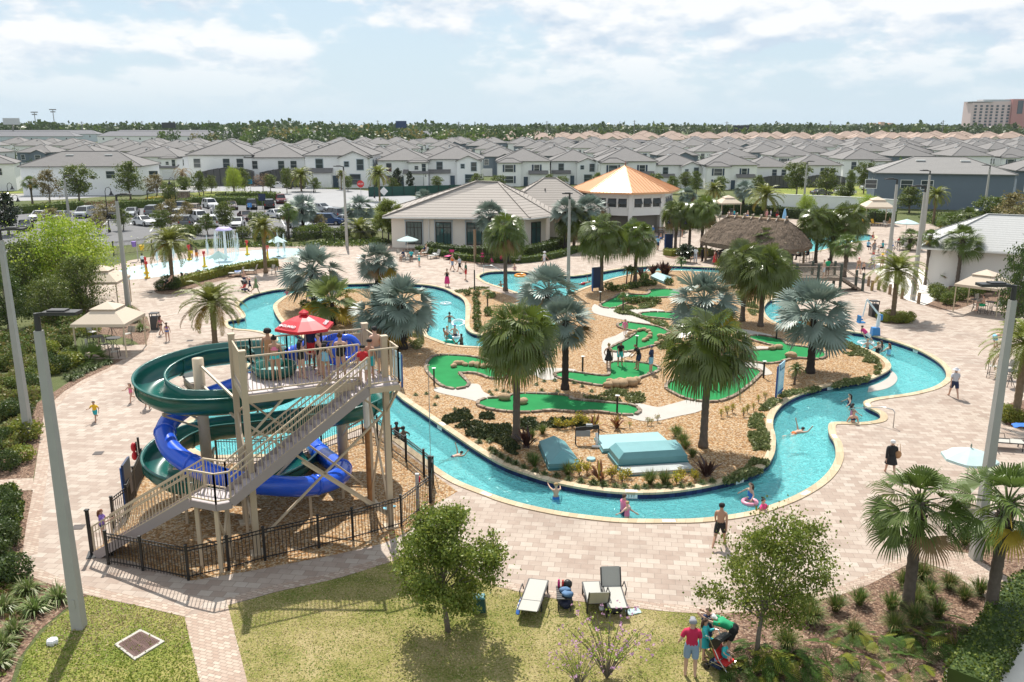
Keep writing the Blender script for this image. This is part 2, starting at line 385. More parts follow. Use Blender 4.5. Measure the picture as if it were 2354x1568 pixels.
band([(524,1392),(630,1362),(786,1327),(945,1276)],.45,.009,BRICK,'deck_edging')
band([(1124,1344),(1190,1360),(1264,1375),(1436,1394),(1514,1404),(1602,1410),(1672,1409),(1724,1405),(1820,1390),(1923,1370),(1986,1349),(2056,1314),(2100,1290)],.45,.009,BRICK,'deck_edging')
band([(338,728),(345,750),(342,773),(329,798),(285,825),(246,847),(192,872),(148,899),(120,924),(101,951),(93,1000),(87,1042),(77,1110),(62,1200),(50,1280)][::-1],-.5,.009,BRICK,'deck_edging')
def basin(prefix,loop,inward,tile_bot=-.42):
 sgn=1 if inward else-1
 mb=MB(); ring(mb,loop,loop,-.04,tile_bot); struct('waterline_wall',mb,NAVY)
 mb=MB(); ring(mb,loop,loop,tile_bot,-1.2); struct('basin_wall',mb,PLASTER)
 a=off(loop,.03*sgn); b=off(loop,-.33*sgn)
 mb=MB(); ring(mb,a,b,.045,.045); ring(mb,a,a,-.05,.045); ring(mb,b,b,.045,-.01); ring(mb,a,loop,-.05,-.05)
 struct('pool_coping',mb,COPING)
basin('river',OUT,True); basin('island',ISL,False); basin('pool',POOL,True)
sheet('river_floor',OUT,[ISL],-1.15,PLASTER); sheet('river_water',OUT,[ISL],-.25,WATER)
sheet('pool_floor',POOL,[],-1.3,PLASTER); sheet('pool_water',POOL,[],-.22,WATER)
sheet('island_bed',ISL,[],0,GRAVEL)
PEN=ccw(GL([(1082,700),(1060,684),(1040,672),(1090,664),(1130,668),(1160,676),(1195,690),(1220,708),(1225,728),(1208,750),(1175,765),(1130,772),(1100,770),(1080,757),(1080,730)],4))
sheet('garden_bed',PEN,[],.008,GRAVEL)
mbs=MB(); E=GL([(1998,882),(2023,873),(2043,861),(2048,848),(2036,833)],6,closed=False); E2=GL([(1995,893),(2040,884),(2062,868),(2060,852),(2036,835)],6,closed=False)
ring(mbs,E,E2,-.18,-.23,False); ring(mbs,E2,E2,-.23,-.4,False); struct('entry_step',mbs,CONC)
YARD=ccw(GP([(205,1272),(300,1290),(440,1335),(560,1316),(760,1278),(880,1250),(940,1222),(985,1170),(1052,1130),(1015,1104),(970,1070),(900,1018),(856,994),(800,1010),(740,1034),(640,1064),(490,1067),(440,1052),(395,1060),(335,1075),(300,1130),(290,1200),(240,1250)]))
sheet('slide_yard',YARD,[OUT],.010,GRAVEL)
sheet('lawn',ccw(GP([(524,1393),(630,1363),(786,1328),(945,1277),(1040,1301),(1124,1345),(1190,1361),(1264,1376),(1436,1395),(1514,1405),(1602,1411),(1640,1440),(1660,1600),(582,1620)])),[],.008,LAWN)
sheet('corner_lawn',ccw(GP([(201,1369),(335,1398),(424,1419),(470,1620),(20,1620),(60,1500),(120,1430),(180,1385)])),[],.008,LAWN2)
BEDR=ccw(GP([(1602,1411),(1672,1410),(1724,1406),(1820,1391),(1923,1371),(1986,1350),(2056,1315),(2100,1292),(2133,1299),(2178,1313),(2223,1344),(2265,1376),(2300,1400),(2440,1500),(2300,1640),(1690,1640),(1640,1460)]))
sheet('shrub_bed',BEDR,[],.012,MULCH)
sheet('mulch_strip',ccw(GP([(60,1060),(87,1042),(77,1098),(0,1103),(-80,1105),(-80,1040),(40,1020),(80,930),(118,905),(190,858),(245,835),(282,813),(290,822),(246,848),(192,873),(148,900),(120,925),(101,952),(93,1000),(87,1040)])),[],.010,MULCH)
sheet('mulch_strip',ccw(GP([(-80,1134),(76,1127),(62,1200),(50,1280),(42,1312),(104,1340),(200,1369),(150,1400),(90,1450),(40,1520),(10,1620),(-80,1620)])),[],.010,MULCH)
sheet('side_bed',ccw(GP([(2213,1238),(2500,1243),(2600,1400),(2420,1384),(2300,1317),(2223,1271),(2160,1262)])),[],.008,MULCH)
sheet('sand_strip',ccw(GP([(2354,1405),(2500,1400),(2500,1680),(2200,1640),(2290,1520)])),[],.016,SAND)
sheet('beach_sand',ccw(GP([(2005,618),(2040,655),(2085,690),(2125,702),(2150,690),(2190,668),(2170,640),(2120,620),(2060,604),(2020,604)])),[],.008,SAND)
sheet('cabana_bed',ccw(GP([(2125,703),(2160,712),(2200,712),(2260,690),(2330,700),(2400,710),(2480,660),(2350,590),(2200,640),(2150,690)])),[],.012,MULCH)
def bed(px,m=MULCH,z=.010,name='garden_bed',n=4):return sheet(name,ccw(GL(px,n)),[],z,m)
bed([(355,665),(385,655),(440,652),(480,640),(560,622),(640,612),(640,620),(560,635),(480,652),(430,668),(400,676),(365,676)])
bed([(205,705),(260,700),(300,700),(335,728),(345,760),(330,795),(300,780),(250,770),(190,760)],MULCH)
bed([(2015,728),(2040,722),(2080,726),(2100,736),(2080,745),(2040,744),(2018,738)])
bed([(2305,935),(2360,920),(2440,930),(2440,985),(2340,985),(2300,965)])
bed([(1528,586),(1545,578),(1600,575),(1640,582),(1640,592),(1590,596),(1540,594)])
bed([(940,583),(1000,590),(1060,604),(1150,606),(1250,598),(1330,578),(1355,572),(1345,562),(1250,575),(1130,585),(1000,575),(935,572)],MULCH)
Z4=lambda p:zmap(1550,1050,.446,p)
Z5=lambda p:zmap(2400,950,.4673,p)
BORD=m_gravel('edging_blocks',[(0,(.26,.19,.14)),(.4,(.36,.27,.20)),(.7,(.44,.35,.27)),(1,(.52,.43,.35))],4,.5,.15)
GREENS=[(Z4([(125,710),(160,660),(220,640),(360,642),(500,655),(600,680),(720,695),(800,705),(815,760),(790,810),(720,830),(640,825),(560,792),(450,780),(372,785),(410,830),(450,872),(430,905),(350,918),(280,905),(240,885),(180,830),(125,765)]),'kidney shaped green with a rock row behind the slide tower'),(Z4([(555,1050),(580,1015),(660,1000),(760,1000),(870,965),(1000,963),(1280,980),(1320,1010),(1500,1030),(1790,1055),(1850,1070),(1890,1100),(1870,1130),(1800,1135),(1700,1125),(1500,1105),(1350,1110),(1160,1095),(1000,1110),(850,1110),(700,1095),(600,1075)]),'long narrow green nearest the river with two boulders'),(Z4([(1205,790),(1260,780),(1360,785),(1500,805),(1630,815),(1665,785),(1650,712),(1700,695),(1830,698),(1960,710),(2050,740),(2040,770),(1960,800),(1880,830),(1850,850),(1720,880),(1600,890),(1450,870),(1350,850),(1220,820)]),'green where four people stand putting'),(Z4([(1730,375),(1800,362),(1900,375),(2050,400),(2140,440),(2120,460),(2070,470),(2085,510),(2040,545),(1900,580),(1790,605),(1680,605),(1650,590),(1700,560),(1830,490),(1880,440),(1800,420),(1740,400)]),'green with the curling ring of rocks'),(Z4([(1580,215),(1620,190),(1700,150),(1740,122),(1860,128),(1960,130),(2000,105),(1990,87),(2080,80),(2200,88),(2260,110),(2180,140),(2050,150),(1900,165),(1830,178),(1720,225),(1680,238),(1610,235)]),'farthest green, winding in front of the teal hatch'),(Z4([(1910,290),(1960,278),(2100,276),(2250,290),(2330,310),(2250,335),(2050,322),(1930,307)]),'small green beside the yellow shrub bed'),(Z5([(220,1080),(260,1035),(350,1010),(600,960),(800,925),(900,930),(960,955),(940,985),(860,1060),(750,1140),(640,1185),(540,1192),(400,1175),(290,1130)]),'wide green with short wooden posts behind a palm'),(Z5([(870,680),(930,665),(1050,680),(1130,700),(1180,740),(1330,760),(1450,790),(1480,820),(1430,850),(1230,840),(1130,870),(1000,885),(880,860),(850,815),(900,787),(1050,780),(1130,758),(1000,725),(930,705)]),'forked green under the silver palm by the river bend')]
GLOOPS=[]
for px,lab in GREENS:
 L=ccw(GL(px,5)); GLOOPS.append(L)
 t=thing('golf_green','bright turf mini golf '+lab,'golf green',(0,0,0),0,'mini golf greens on the island')
 sheet('turf',L,[],.030,TURF,None,t)
 mb=MB(); P=off(L,-.01); d=0; n=len(P); i=0
 acc=[0]
 for k in range(n):acc.append(acc[-1]+(P[(k+1)%n]-P[k]).length)
 tot=acc[-1]; cnt=int(tot/.62)
 def pt(s):
  s%=tot
  for k in range(n):
   if acc[k+1]>=s:return P[k].lerp(P[(k+1)%n],(s-acc[k])/max(1e-6,acc[k+1]-acc[k]))
  return P[0]
 for k in range(cnt):
  a,b=pt(k*tot/cnt+.02),pt((k+1)*tot/cnt-.02); q=R.uniform(-.015,.015)
  tt=(b-a).normalized(); nn=V((tt.y,-tt.x))*.11
  mb.bar((a.x+nn.x,a.y+nn.y,.05+q),(b.x+nn.x,b.y+nn.y,.05+q),.2,.13)
 mb.build('brick_border',BORD,t)
PATHS=[Z4([(180,910),(260,900),(440,878),(550,880),(590,940),(700,1000),(640,1020),(560,1030),(450,1000),(200,945)]),Z4([(890,750),(1000,740),(1300,745),(1370,770),(1210,790),(1220,830),(1100,840),(1000,790)]),[(1440,957),(1467,945),(1443,935),(1470,928),(1510,936),(1540,930),(1590,918),(1632,922),(1610,945),(1555,958),(1510,968),(1475,968)],Z4([(1590,520),(1700,470),(1780,430),(1880,435),(1830,490),(1700,560),(1680,605),(1790,605),(1860,635),(1780,650),(1690,690),(1600,690)]),Z4([(1520,205),(1600,235),(1720,240),(1850,300),(1990,360),(1940,380),(1780,340),(1520,280)]),Z4([(1800,260),(1900,240),(2050,245),(2110,270),(1910,290),(1900,315),(1820,290)]),Z5([(700,580),(780,600),(1050,655),(1000,672),(870,685),(790,650)]),Z5([(820,880),(960,885),(1010,915),(1060,960),(1040,975),(970,975),(890,930)]),Z5([(880,770),(960,745),(1060,760),(1000,785),(900,790)])]
for p in PATHS:sheet('path',ccw(GL(p,4)),[],.018,CONC)
sheet('splash_pad',ccw(GL([(255,637),(264,626),(300,614),(360,605),(450,592),(560,578),(640,572),(690,573),(690,584),(600,605),(520,615),(430,627),(350,638),(290,643),(262,643)],4)),[],.008,PADM)
sheet('car_park',ccw(GP([(-60,480),(210,470),(520,456),(640,452),(760,470),(830,490),(880,530),(700,545),(500,548),(330,560),(120,580),(-60,600)])),[],.004,ASPH)
sheet('street',ccw(GP([(-200,455),(120,447),(420,428),(520,412),(560,405),(580,412),(640,420),(760,430),(860,440),(960,452),(1060,470),(1060,482),(800,478),(720,470),(640,452),(520,448),(420,440),(120,460),(-200,468)])),[],.012,ROADM)
sheet('street',ccw(GP([(560,430),(560,414),(740,414),(900,424),(1100,437),(1100,430),(900,418),(740,408),(420,400),(420,404)])),[],.016,ROADM)
for a in([(-100,443),(330,434),(420,424),(420,427),(330,438),(-100,447)],[(560,440),(640,455),(560,455),(470,450),(430,446),(470,440)],[(560,425),(620,418),(700,424),(780,432),(780,436),(700,430),(620,425)]):
 sheet('verge',ccw(GP(a)),[],.022,LAWN2)
sheet('pavement',ccw(GP([(-100,449),(330,440),(480,424),(480,427),(330,442),(-100,451)])),[],.028,CONC)
sheet('far_lawn',ccw(GP([(1750,430),(1880,425),(2010,430),(2010,455),(1880,455),(1760,450)])),[],.004,LAWN2)
WHITE=mat('white_paint',(.75,.75,.73),.6,.05)
mb=MB()
for a,b in(((345,532),(372,498)),((440,525),(462,497)),((500,510),(520,486)),((655,520),(640,492)),((610,540),(594,505)),((705,515),(690,490)),((560,535),(548,505)),((300,515),(318,490)),((230,525),(255,500))):
 p,q=G(*a),G(*b); mb.bar((p.x,p.y,.010),(q.x,q.y,.010),.16,.004)
struct('parking_lines',mb,WHITE)
def leafm(name,col,rough=.45,trans=.25,var=.35,spec=.4,rnd=.12,sc=1.2):return mat(name,col,rough,var,sc,spec=spec,trans=trans,rnd=rnd)
BISM=leafm('silver_frond',(.20,.255,.215),.45,.12); LIVI=leafm('glossy_frond',(.115,.155,.025),.28,.34,spec=.6)
DATE=leafm('feather_frond',(.20,.225,.04),.45,.35); SABA=leafm('cabbage_frond',(.115,.165,.035),.4,.3)
GOLD=leafm('yellow_frond',(.42,.30,.035),.5,.3); BROWN=leafm('dry_frond',(.26,.17,.08),.7,.15)
TRK=mat('palm_trunk',(.135,.11,.09),.9,.45,5,spec=.15,bmp=1.0); TRKD=mat('dark_palm_trunk',(.05,.042,.038),.9,.4,5,spec=.15,bmp=.8)
TRKG=mat('diamond_palm_trunk',(.20,.15,.10),.9,.45,7,spec=.15,bmp=1.0)
BARK=mat('tree_bark',(.20,.17,.14),.9,.35,6,spec=.15,bmp=.8)
def ortho(d):
 s=d.cross(V((0,0,1)))
 if s.length<.05:s=V((1,0,0))
 s.normalize(); return s,s.cross(d).normalized()
def fan(mb,c,d,s,n,L,nb,span,w,droop,fold,q):
 for k in range(nb):
  f=-span+2*span*k/(nb-1); l=L*(.72+.28*cos(f*.8))*q.uniform(.9,1.05)
  dr=d*cos(f)+s*sin(f)+n*(fold*abs(sin(f))+q.uniform(-.05,.05)); dr.normalize()
  if q.random()<.05:continue
  p=dr.cross(n).normalized()
  a=c+dr*(.06*L); m1=c+dr*(l*.5); m2=c+dr*(l*.78); t=c+dr*l
  m2=m2-V((0,0,droop*l*.10)); t=t-V((0,0,droop*l*.42))-dr*(droop*l*.12)
  ww=w*l; up=n*ww*.35
  mb.add([a-p*ww*.3,a+p*ww*.3,m1+p*ww+up,m1-p*ww+up,m2+p*ww*.7,m2-p*ww*.7,t],[(0,1,2,3),(3,2,4,5),(5,4,6)])
def fan_crown(seed,nf,pet,L,nb,span,w,droop,elo,ehi,fold=.15,old=.12,sag=.25):
 q=random.Random(seed); mb=MB()
 for i in range(nf):
  t=i/(nf-1); az=i*2.39996+q.uniform(-.2,.2); el=ehi+(elo-ehi)*t**.85+q.uniform(-.1,.1)
  d=V((cos(az)*cos(el),sin(az)*cos(el),sin(el))); pl=pet*q.uniform(.85,1.1)*(.65+.35*min(1,t*3))
  mid=d*pl*.5; e=d*pl-V((0,0,sag*pl*cos(el)*.5))
  mb.cur=0 if(t<.75 or q.random()>old*4)else(1 if q.random()<.6 else 2)
  mb.tube([V((0,0,0)),mid,e],[.03*L+.01,.02*L+.008,.012*L],4,False)
  d2=(e-mid).normalized(); d2=(d2-V((0,0,.18+sag*.4))).normalized(); s,n=ortho(d2); ra=q.gauss(0,.45); s,n=s*cos(ra)+n*sin(ra),n*cos(ra)-s*sin(ra)
  if n.z<0:n=-n
  fan(mb,e,d2,s,n,L*q.uniform(.88,1.08),nb,span,w,droop,fold,q)
 return mb
def pinnate_crown(seed,nf,L,nl,ll,elo,ehi,arch,old=.15,w=.022):
 q=random.Random(seed); mb=MB()
 for i in range(nf):
  t=i/(nf-1); az=i*2.39996+q.uniform(-.25,.25); el=ehi+(elo-ehi)*t+q.uniform(-.12,.12); l=L*q.uniform(.85,1.08)*(.75+.25*min(1,t*3))
  mb.cur=0 if(t<.68 or q.random()>old*3.2)else(1 if q.random()<.75 else 2)
  h=V((cos(az),sin(az),0)); pts=[]; x=z=0; a=el; st=l/8
  for k in range(9):
   pts.append(h*x+V((0,0,z))); x+=cos(a)*st; z+=sin(a)*st; a-=arch*(.5+k*.14)/5
  mb.tube(pts,[.03*(1-k/10)for k in range(9)],3,False)
  s=V((-h.y,h.x,0))
  for k in range(nl):
   u=.12+.88*k/nl; j=min(7,int(u*8)); fr=u*8-j; p=pts[j].lerp(pts[j+1],fr); tg=(pts[j+1]-pts[j]).normalized(); n=s.cross(tg).normalized()
   if n.z<0:n=-n
   lf=ll*(sin(pi*min(1,.18+u*.82))**.6)*q.uniform(.85,1.1)
   for sg in(-1,1):
    dr=(s*sg*.78+tg*.62+n*.25+V((q.uniform(-.1,.1),q.uniform(-.1,.1),q.uniform(-.15,.05)))).normalized(); wd=tg*w*1.3
    tip=p+dr*lf-V((0,0,lf*.25)); md=p+dr*lf*.5
    mb.add([p-wd*.5,p+wd*.5,md+wd,md-wd,tip],[(0,1,2,3),(3,2,4)])
 return mb
def trunk_mb(seed,h,r0,r1,lean=0,rings=None,n=9,boots=0):
 q=random.Random(seed); mb=MB(); rings=rings or max(8,int(h/.16)); path=[]; rad=[]
 a=q.uniform(0,6.28)
 for i in range(rings+1):
  t=i/rings; path.append((cos(a)*lean*t*t*h,sin(a)*lean*t*t*h,h*t)); r=r0+(r1-r0)*t
  rad.append(r*(1.35-.35*min(1,t*9))*(1+(.10 if i%2 else-.02)))
 mb.tube(path,rad,n); top=V(path[-1])
 for k in range(boots):
  az=k*2.4; z=h*(1-.42*(k/boots)); c=V(path[int(z/h*rings)]); dd=V((cos(az),sin(az),0)); b=c+dd*r1*.8
  mb.bar(b,b+dd*r1*.9+V((0,0,.34)),.10,.05)
 return mb,top
def palm(name,cat,kind,seed,ht,r0,r1,crown,cm,tm,lean=.01,boots=0):
 t=thing(name,'',cat)
 tb,top=trunk_mb(seed,ht,r0,r1,lean,boots=boots); tb.build('trunk',tm,t,True)
 c=crown.build('crown',cm,t); c.location=top
 return t,ht
PALMS={}
def mk(kind,var):
 k=(kind,var)
 if k in PALMS:return PALMS[k]
 sd=10*var+len(kind)
 if kind=='bis':r=palm('bismarck_palm','palm tree',kind,sd,3.2,.27,.22,fan_crown(sd,34,1.3,1.38,26,1.9,.05,.16,-.95,1.45,.34,.05,.26),[BISM,GOLD,BROWN],TRKD)
 elif kind=='gld':r=palm('fan_palm','palm tree',kind,sd,3.0,.2,.17,fan_crown(sd,22,1.2,1.25,24,1.7,.055,.25,-.6,1.4,.2,.25,.25),[leafm('olive_fan',(.15,.19,.05),.45,.3),GOLD,GOLD],TRKD)
 elif kind=='liv':r=palm('fountain_palm','palm tree',kind,sd,4.6,.21,.15,fan_crown(sd,44,1.15,1.12,26,1.75,.038,1.15,-.95,1.25,.2,.12,.55),[LIVI,leafm('olive_drooping_frond',(.17,.19,.035),.4,.3),BROWN],TRK)
 elif kind=='sab':r=palm('cabbage_palm','palm tree',kind,sd,3.6,.2,.17,fan_crown(sd,30,1.0,1.0,28,1.5,.03,.55,-.75,1.4,.35,.04,.3),[SABA,GOLD,BROWN],TRK,boots=46)
 elif kind=='dat':r=palm('date_palm','palm tree',kind,sd,3.4,.2,.21,pinnate_crown(sd,44,2.5,34,.46,-.5,1.35,1.0,.12),[DATE,leafm('golden_feather',(.32,.22,.03),.5,.3),BROWN],TRKG)
 elif kind=='ded':r=palm('dead_palm','palm tree',kind,sd,3.4,.2,.18,pinnate_crown(sd,26,2.3,20,.3,-.9,1.0,1.6,.2),[BROWN,BROWN,BROWN],TRK)
 elif kind=='pyg':r=palm('pygmy_palm','small palm',kind,sd,1.3,.07,.07,pinnate_crown(sd,24,.85,18,.2,-.3,1.3,1.2,.05,.014),[SABA,DATE,BROWN],TRK,.12)
 else:r=palm('windmill_palm','small palm',kind,sd,1.35,.08,.08,fan_crown(sd,16,.4,.45,16,1.6,.05,.3,-.4,1.4,.1,.05),[SABA,GOLD,BROWN],TRK,.02)
 PALMS[k]=r; return r
CROWNR=dict(bis=2.75,gld=2.3,liv=1.8,sab=1.8,dat=2.35,ded=2.1,pyg=.8,win=.8)
CROWNH=dict(bis=2.3,gld=2.0,liv=1.3,sab=1.6,dat=1.7,ded=1.0,pyg=.7,win=.6)
PN=[0]
def put_palm(kind,bx,by,top,width,label,rz=None):
 var=1+PN[0]%2; PN[0]+=1
 pr,th=mk(kind,var); b=G(bx,by); depth=b.y*CP+HC*SP
 cr=width/F*depth/2; H=max(.8,HZ(b.y,top)); s=cr/CROWNR[kind]
 tz=max(.25,(H-CROWNH[kind]*s))
 o=place(pr,label,b,R.uniform(0,6.28)if rz is None else rz,s)
 for c in o.children:
  if c.name.startswith('trunk'):c.scale=(min(1.25,1/s*.9)if s>.8 else 1,min(1.25,1/s*.9)if s>.8 else 1,tz/s/th)
  else:c.location.z=tz/s
 return o
for a in[('bis',722,710,545,178,'big silver fan palm behind the left half of the red guard umbrella'),('bis',868,655,548,125,'silver fan palm on the deck right behind the island tip palms'),('bis',928,802,612,195,'silver fan palm with thick black trunk left of the narrow channel'),('bis',880,795,642,185,'silver fan palm rising right behind the tower platform'),('gld',766,747,622,165,'yellow and olive fan palm between the silver palms behind the umbrella'),('bis',1299,895,668,165,'silver fan palm in the island middle beside the concrete path'),('bis',1258,745,592,180,'silver fan palm standing by the swimmers of the upper channel'),('bis',1612,800,604,205,'silver fan palm behind the glossy palm, left of the planted bridge bed'),('bis',1862,857,622,222,'widest silver fan palm, beside the river bend on the right'),('bis',1128,600,450,105,'silver fan palm rising against the clubhouse wall'),('bis',1300,575,444,92,'silver fan palm at the clubhouse corner, left of its twin'),('bis',1356,570,438,98,'silver fan palm nearest to the copper roofed pavilion'),('bis',828,528,438,92,'silver fan palm by the tall grey pole at the car park fence'),('bis',698,539,438,95,'silver fan palm in front of the parked blue cars'),('bis',975,478,430,48,'small silver fan palm by the green construction fence'),('bis',1707,490,408,62,'silver fan palm between the pavilion and the bushy date palm'),('bis',1579,482,425,55,'silver fan palm right behind the pavilion roof'),('liv',1187,1012,688,198,'glossy drooping palm with long trunk, in front of the two boulders'),('liv',1616,1028,704,205,'glossy drooping palm in front of the green with wooden posts'),('liv',1162,669,488,104,'glossy drooping palm at the left tip of the upper pool'),('liv',1382,667,488,114,'glossy drooping palm beside the dark blue sign back'),('liv',1460,648,502,100,'glossy drooping palm between blue sign back and teal hatch'),('liv',1319,572,470,88,'drooping palm with orange flower stalks at the clubhouse end'),('liv',1748,750,558,145,'bright drooping palm in front of the thatched hut'),('liv',1706,738,546,130,'dark drooping palm just left of the bright one before the hut'),('liv',1552,576,458,76,'slim tall palm closest to the pavilion, leftmost of three'),('liv',1584,576,464,70,'slim tall palm in the middle of the three by the pavilion'),('liv',1612,580,448,84,'slim tall palm on the hut side of the three by the pavilion'),('liv',1874,604,465,95,'drooping palm over the main pool right of the thatched hut'),('liv',1945,602,462,95,'drooping palm behind the two cabbage palms beside the pool'),('sab',1909,606,502,96,'taller cabbage palm of the pair right of the hut'),('sab',1941,637,532,74,'shorter cabbage palm of the pair, beside the wooden bridge'),('sab',1756,612,514,84,'cabbage palm standing in front of the thatched roof'),('sab',2126,655,522,52,'slim cabbage palm at the left corner of the white hall'),('sab',2199,660,505,105,'tall cabbage palm in front of the white hall roof'),('sab',2286,641,553,58,'cabbage palm at the right end of the white hall'),('sab',2085,1402,1052,250,'big foreground cabbage palm with crossed boots, nearer the deck'),('sab',2272,1432,1046,260,'big foreground cabbage palm beside the clipped hedge'),('dat',495,792,634,175,'golden green date palm above the green slide loop'),('dat',398,660,508,136,'date palm in front of the splash pad, left of the folded parasol'),('dat',611,628,490,88,'date palm at the right end of the splash pad hedge'),('dat',828,548,492,98,'yellow date palm at the foot of the tall pole by the clubhouse'),('dat',873,462,374,70,'date palm in front of the white pickup truck'),('dat',693,440,378,72,'date palm beside the street near the parked white sedan'),('sab',664,549,462,54,'small cabbage palm at the fence right of the fountains'),('dat',2052,731,567,150,'date palm in the round flower bed by the pool lift'),('dat',2333,968,718,200,'date palm cut by the right edge behind the leaning light pole'),('dat',1758,500,414,100,'bushy date palm behind the thatched hut ridge'),('dat',1638,490,412,62,'yellowish date palm left of the far beige canopy'),('dat',2145,515,422,72,'orange tinted date palm before the blue grey long house'),('ded',423,446,380,62,'brown dead palm by the entrance wall'),('sab',75,468,400,42,'cabbage palm in front of the screened porch at far left'),('dat',785,436,388,32,'little date palm left of the white pickup truck'),('pyg',1440,652,602,40,'small double palm left of the dark cordylines'),('pyg',1450,652,606,34,'smaller stem of the twin palms by the dark cordylines'),('pyg',1826,884,828,50,'small dark palm beside the blue rules board on the right'),('pyg',1567,618,584,34,'small palm at the water in front of the flower bed people'),('win',1121,710,664,34,'small windmill palm on the peninsula bed'),('win',1432,716,670,34,'small windmill palm beside the farthest green'),('win',2168,655,622,30,'tiny palm leaning at the white hall wall'),('sab',2090,575,520,60,'cabbage palm behind the light poles left of the white hall'),('sab',2185,530,480,70,'dark cabbage palm behind the white hall ridge'),('sab',2225,520,468,75,'cabbage palm in the thicket right of the hall ridge')]:put_palm(*a)
def leaf(mb,p,sz,q,up=.3):
 d=V((q.gauss(0,1),q.gauss(0,1),q.gauss(0,1)-.2)).normalized(); s,n=ortho(d)
 a=q.uniform(0,6.28); s=s*cos(a)+n*sin(a); w=sz*.45
 mb.add([p,p+d*sz*.5+s*w,p+d*sz,p+d*sz*.5-s*w],[(0,1,2,3)])
def tree_proto(name,cat,seed,H,cr,tr,nl,ls,cm,clumps=16,base=.3,flat=1.0,loose=.5,stems=1,lean=0):
 """unit tree: height H, crown radius cr; tapered trunk with limbs, leaf-sized faces in uneven clumps"""
 q=random.Random(seed); t=thing(name,'',cat); tb=MB(); cb=MB(); cen=[]
 ch=H*(1-base)
 for k in range(clumps):
  a=k*2.4+q.uniform(-.4,.4); u=(k+.5)/clumps; z=H*base+ch*(.08+.86*u)
  prof=sin(pi*(.16+.78*u))**.75; rr=cr*prof*q.uniform(.35,.92)*flat
  cen.append((V((cos(a)*rr+lean*u*H,sin(a)*rr,z)),cr*q.uniform(.20,.36)*(1.15-.4*u)))
 for st in range(stems):
  off_=V((q.uniform(-.1,.1),q.uniform(-.1,.1),0))*(stems-1)*cr
  fork=V((q.uniform(-.05,.05)*H+off_.x+lean*.3*H,q.uniform(-.05,.05)*H+off_.y,H*(base+.12)))
  tb.tube([off_*.4,off_*.4+(fork-off_*.4)*.5+V((q.uniform(-.04,.04),0,0)),fork,V((lean*.8*H,0,H*.85))],[tr*1.25,tr,tr*.75,tr*.15],7)
  for c,r in cen[st::stems]:
   s=fork*q.uniform(.75,1)if c.z>fork.z else fork*.8
   tb.tube([s,(s+c)*.5+V((q.uniform(-.1,.1),q.uniform(-.1,.1),q.uniform(0,.2)))*cr*.5,c],[tr*.42,tr*.25,tr*.06],4,False)
 per=nl//clumps
 for c,r in cen:
  sub=[c+V((q.gauss(0,1),q.gauss(0,1),q.gauss(0,.7)))*r*.62 for _ in range(9)]
  for _ in range(per):
   s=q.choice(sub); rad=r*(.30 if q.random()>.3 else .30+loose*.5)
   p=s+V((q.gauss(0,1),q.gauss(0,1),q.gauss(0,.75)))*rad
   cb.cur=0 if q.random()<.62 else 1
   leaf(cb,p,ls*q.uniform(.6,1.3),q)
 tb.build('trunk',BARK,t,True); cb.build('crown',cm,t)
 return t,H,cr
LV=dict(oak=[leafm('oak_leaf',(.15,.20,.03),.45,.35,rnd=.05),leafm('oak_leaf_new',(.25,.28,.055),.45,.4,rnd=.05)],dark=[leafm('dark_leaf',(.055,.09,.022),.45,.25),leafm('dark_leaf_light',(.10,.145,.03),.45,.3)],lime=[leafm('lime_leaf',(.27,.37,.035),.5,.4),leafm('lime_leaf_light',(.42,.48,.07),.5,.4)],mid=[leafm('mid_leaf',(.105,.15,.03),.5,.32),leafm('mid_leaf_light',(.19,.22,.05),.5,.35)],tan=[leafm('tan_leaf',(.20,.17,.06),.6,.3),leafm('tan_leaf_light',(.27,.22,.10),.6,.3)],mag=[leafm('magnolia_leaf',(.022,.038,.018),.25,.1,spec=.7),leafm('magnolia_leaf_light',(.05,.07,.025),.3,.1,spec=.6)],bare=[leafm('russet_leaf',(.22,.12,.07),.7,.25),leafm('russet_leaf_light',(.30,.20,.13),.7,.25)])
TREES={}
def tk(kind):
 if kind in TREES:return TREES[kind]
 S=dict(oak1=lambda:tree_proto('oak_tree','tree',3,4.6,1.75,.085,26000,.09,LV['oak'],21,.26,1.0,.42),oak2=lambda:tree_proto('oak_tree','tree',8,4.6,1.85,.075,15000,.085,LV['oak'],20,.28,1.15,.75,lean=.15),mid1=lambda:tree_proto('street_tree','tree',21,6,2.2,.12,4200,.2,LV['mid'],18,.25,1,.5),mid2=lambda:tree_proto('street_tree','tree',33,6,2.2,.12,3600,.21,LV['mid'],15,.22,1,.6),dark1=lambda:tree_proto('evergreen_tree','tree',41,6,2.5,.14,6500,.18,LV['dark'],22,.08,1,.45),lime1=lambda:tree_proto('lime_tree','tree',55,5,3.3,.13,12000,.13,LV['lime'],30,.35,1.1,.6,3),olive1=lambda:tree_proto('olive_tree','tree',61,5,2.5,.12,9000,.14,LV['mid'],26,.12,1,.7,2),tan1=lambda:tree_proto('bronze_tree','tree',71,5.5,2.0,.1,2600,.19,LV['tan'],16,.25,1,.8),mag1=lambda:tree_proto('magnolia_tree','tree',81,5,1.3,.1,3200,.2,LV['mag'],18,.12,.8,.4),bare1=lambda:tree_proto('russet_tree','tree',91,4.5,1.9,.08,800,.16,LV['bare'],16,.3,1,1.0))[kind]
 TREES[kind]=S(); return TREES[kind]
def put_tree(kind,bx,by,top,width,label,rz=None,group=None,minh=1.2):
 pr,H,cr=tk(kind); b=G(bx,by); depth=b.y*CP+HC*SP; h=max(minh,HZ(b.y,top)); w=width/F*depth/2
 return place(pr,label,b,R.uniform(0,6.28)if rz is None else rz,(w/cr,w/cr,h/H),group)
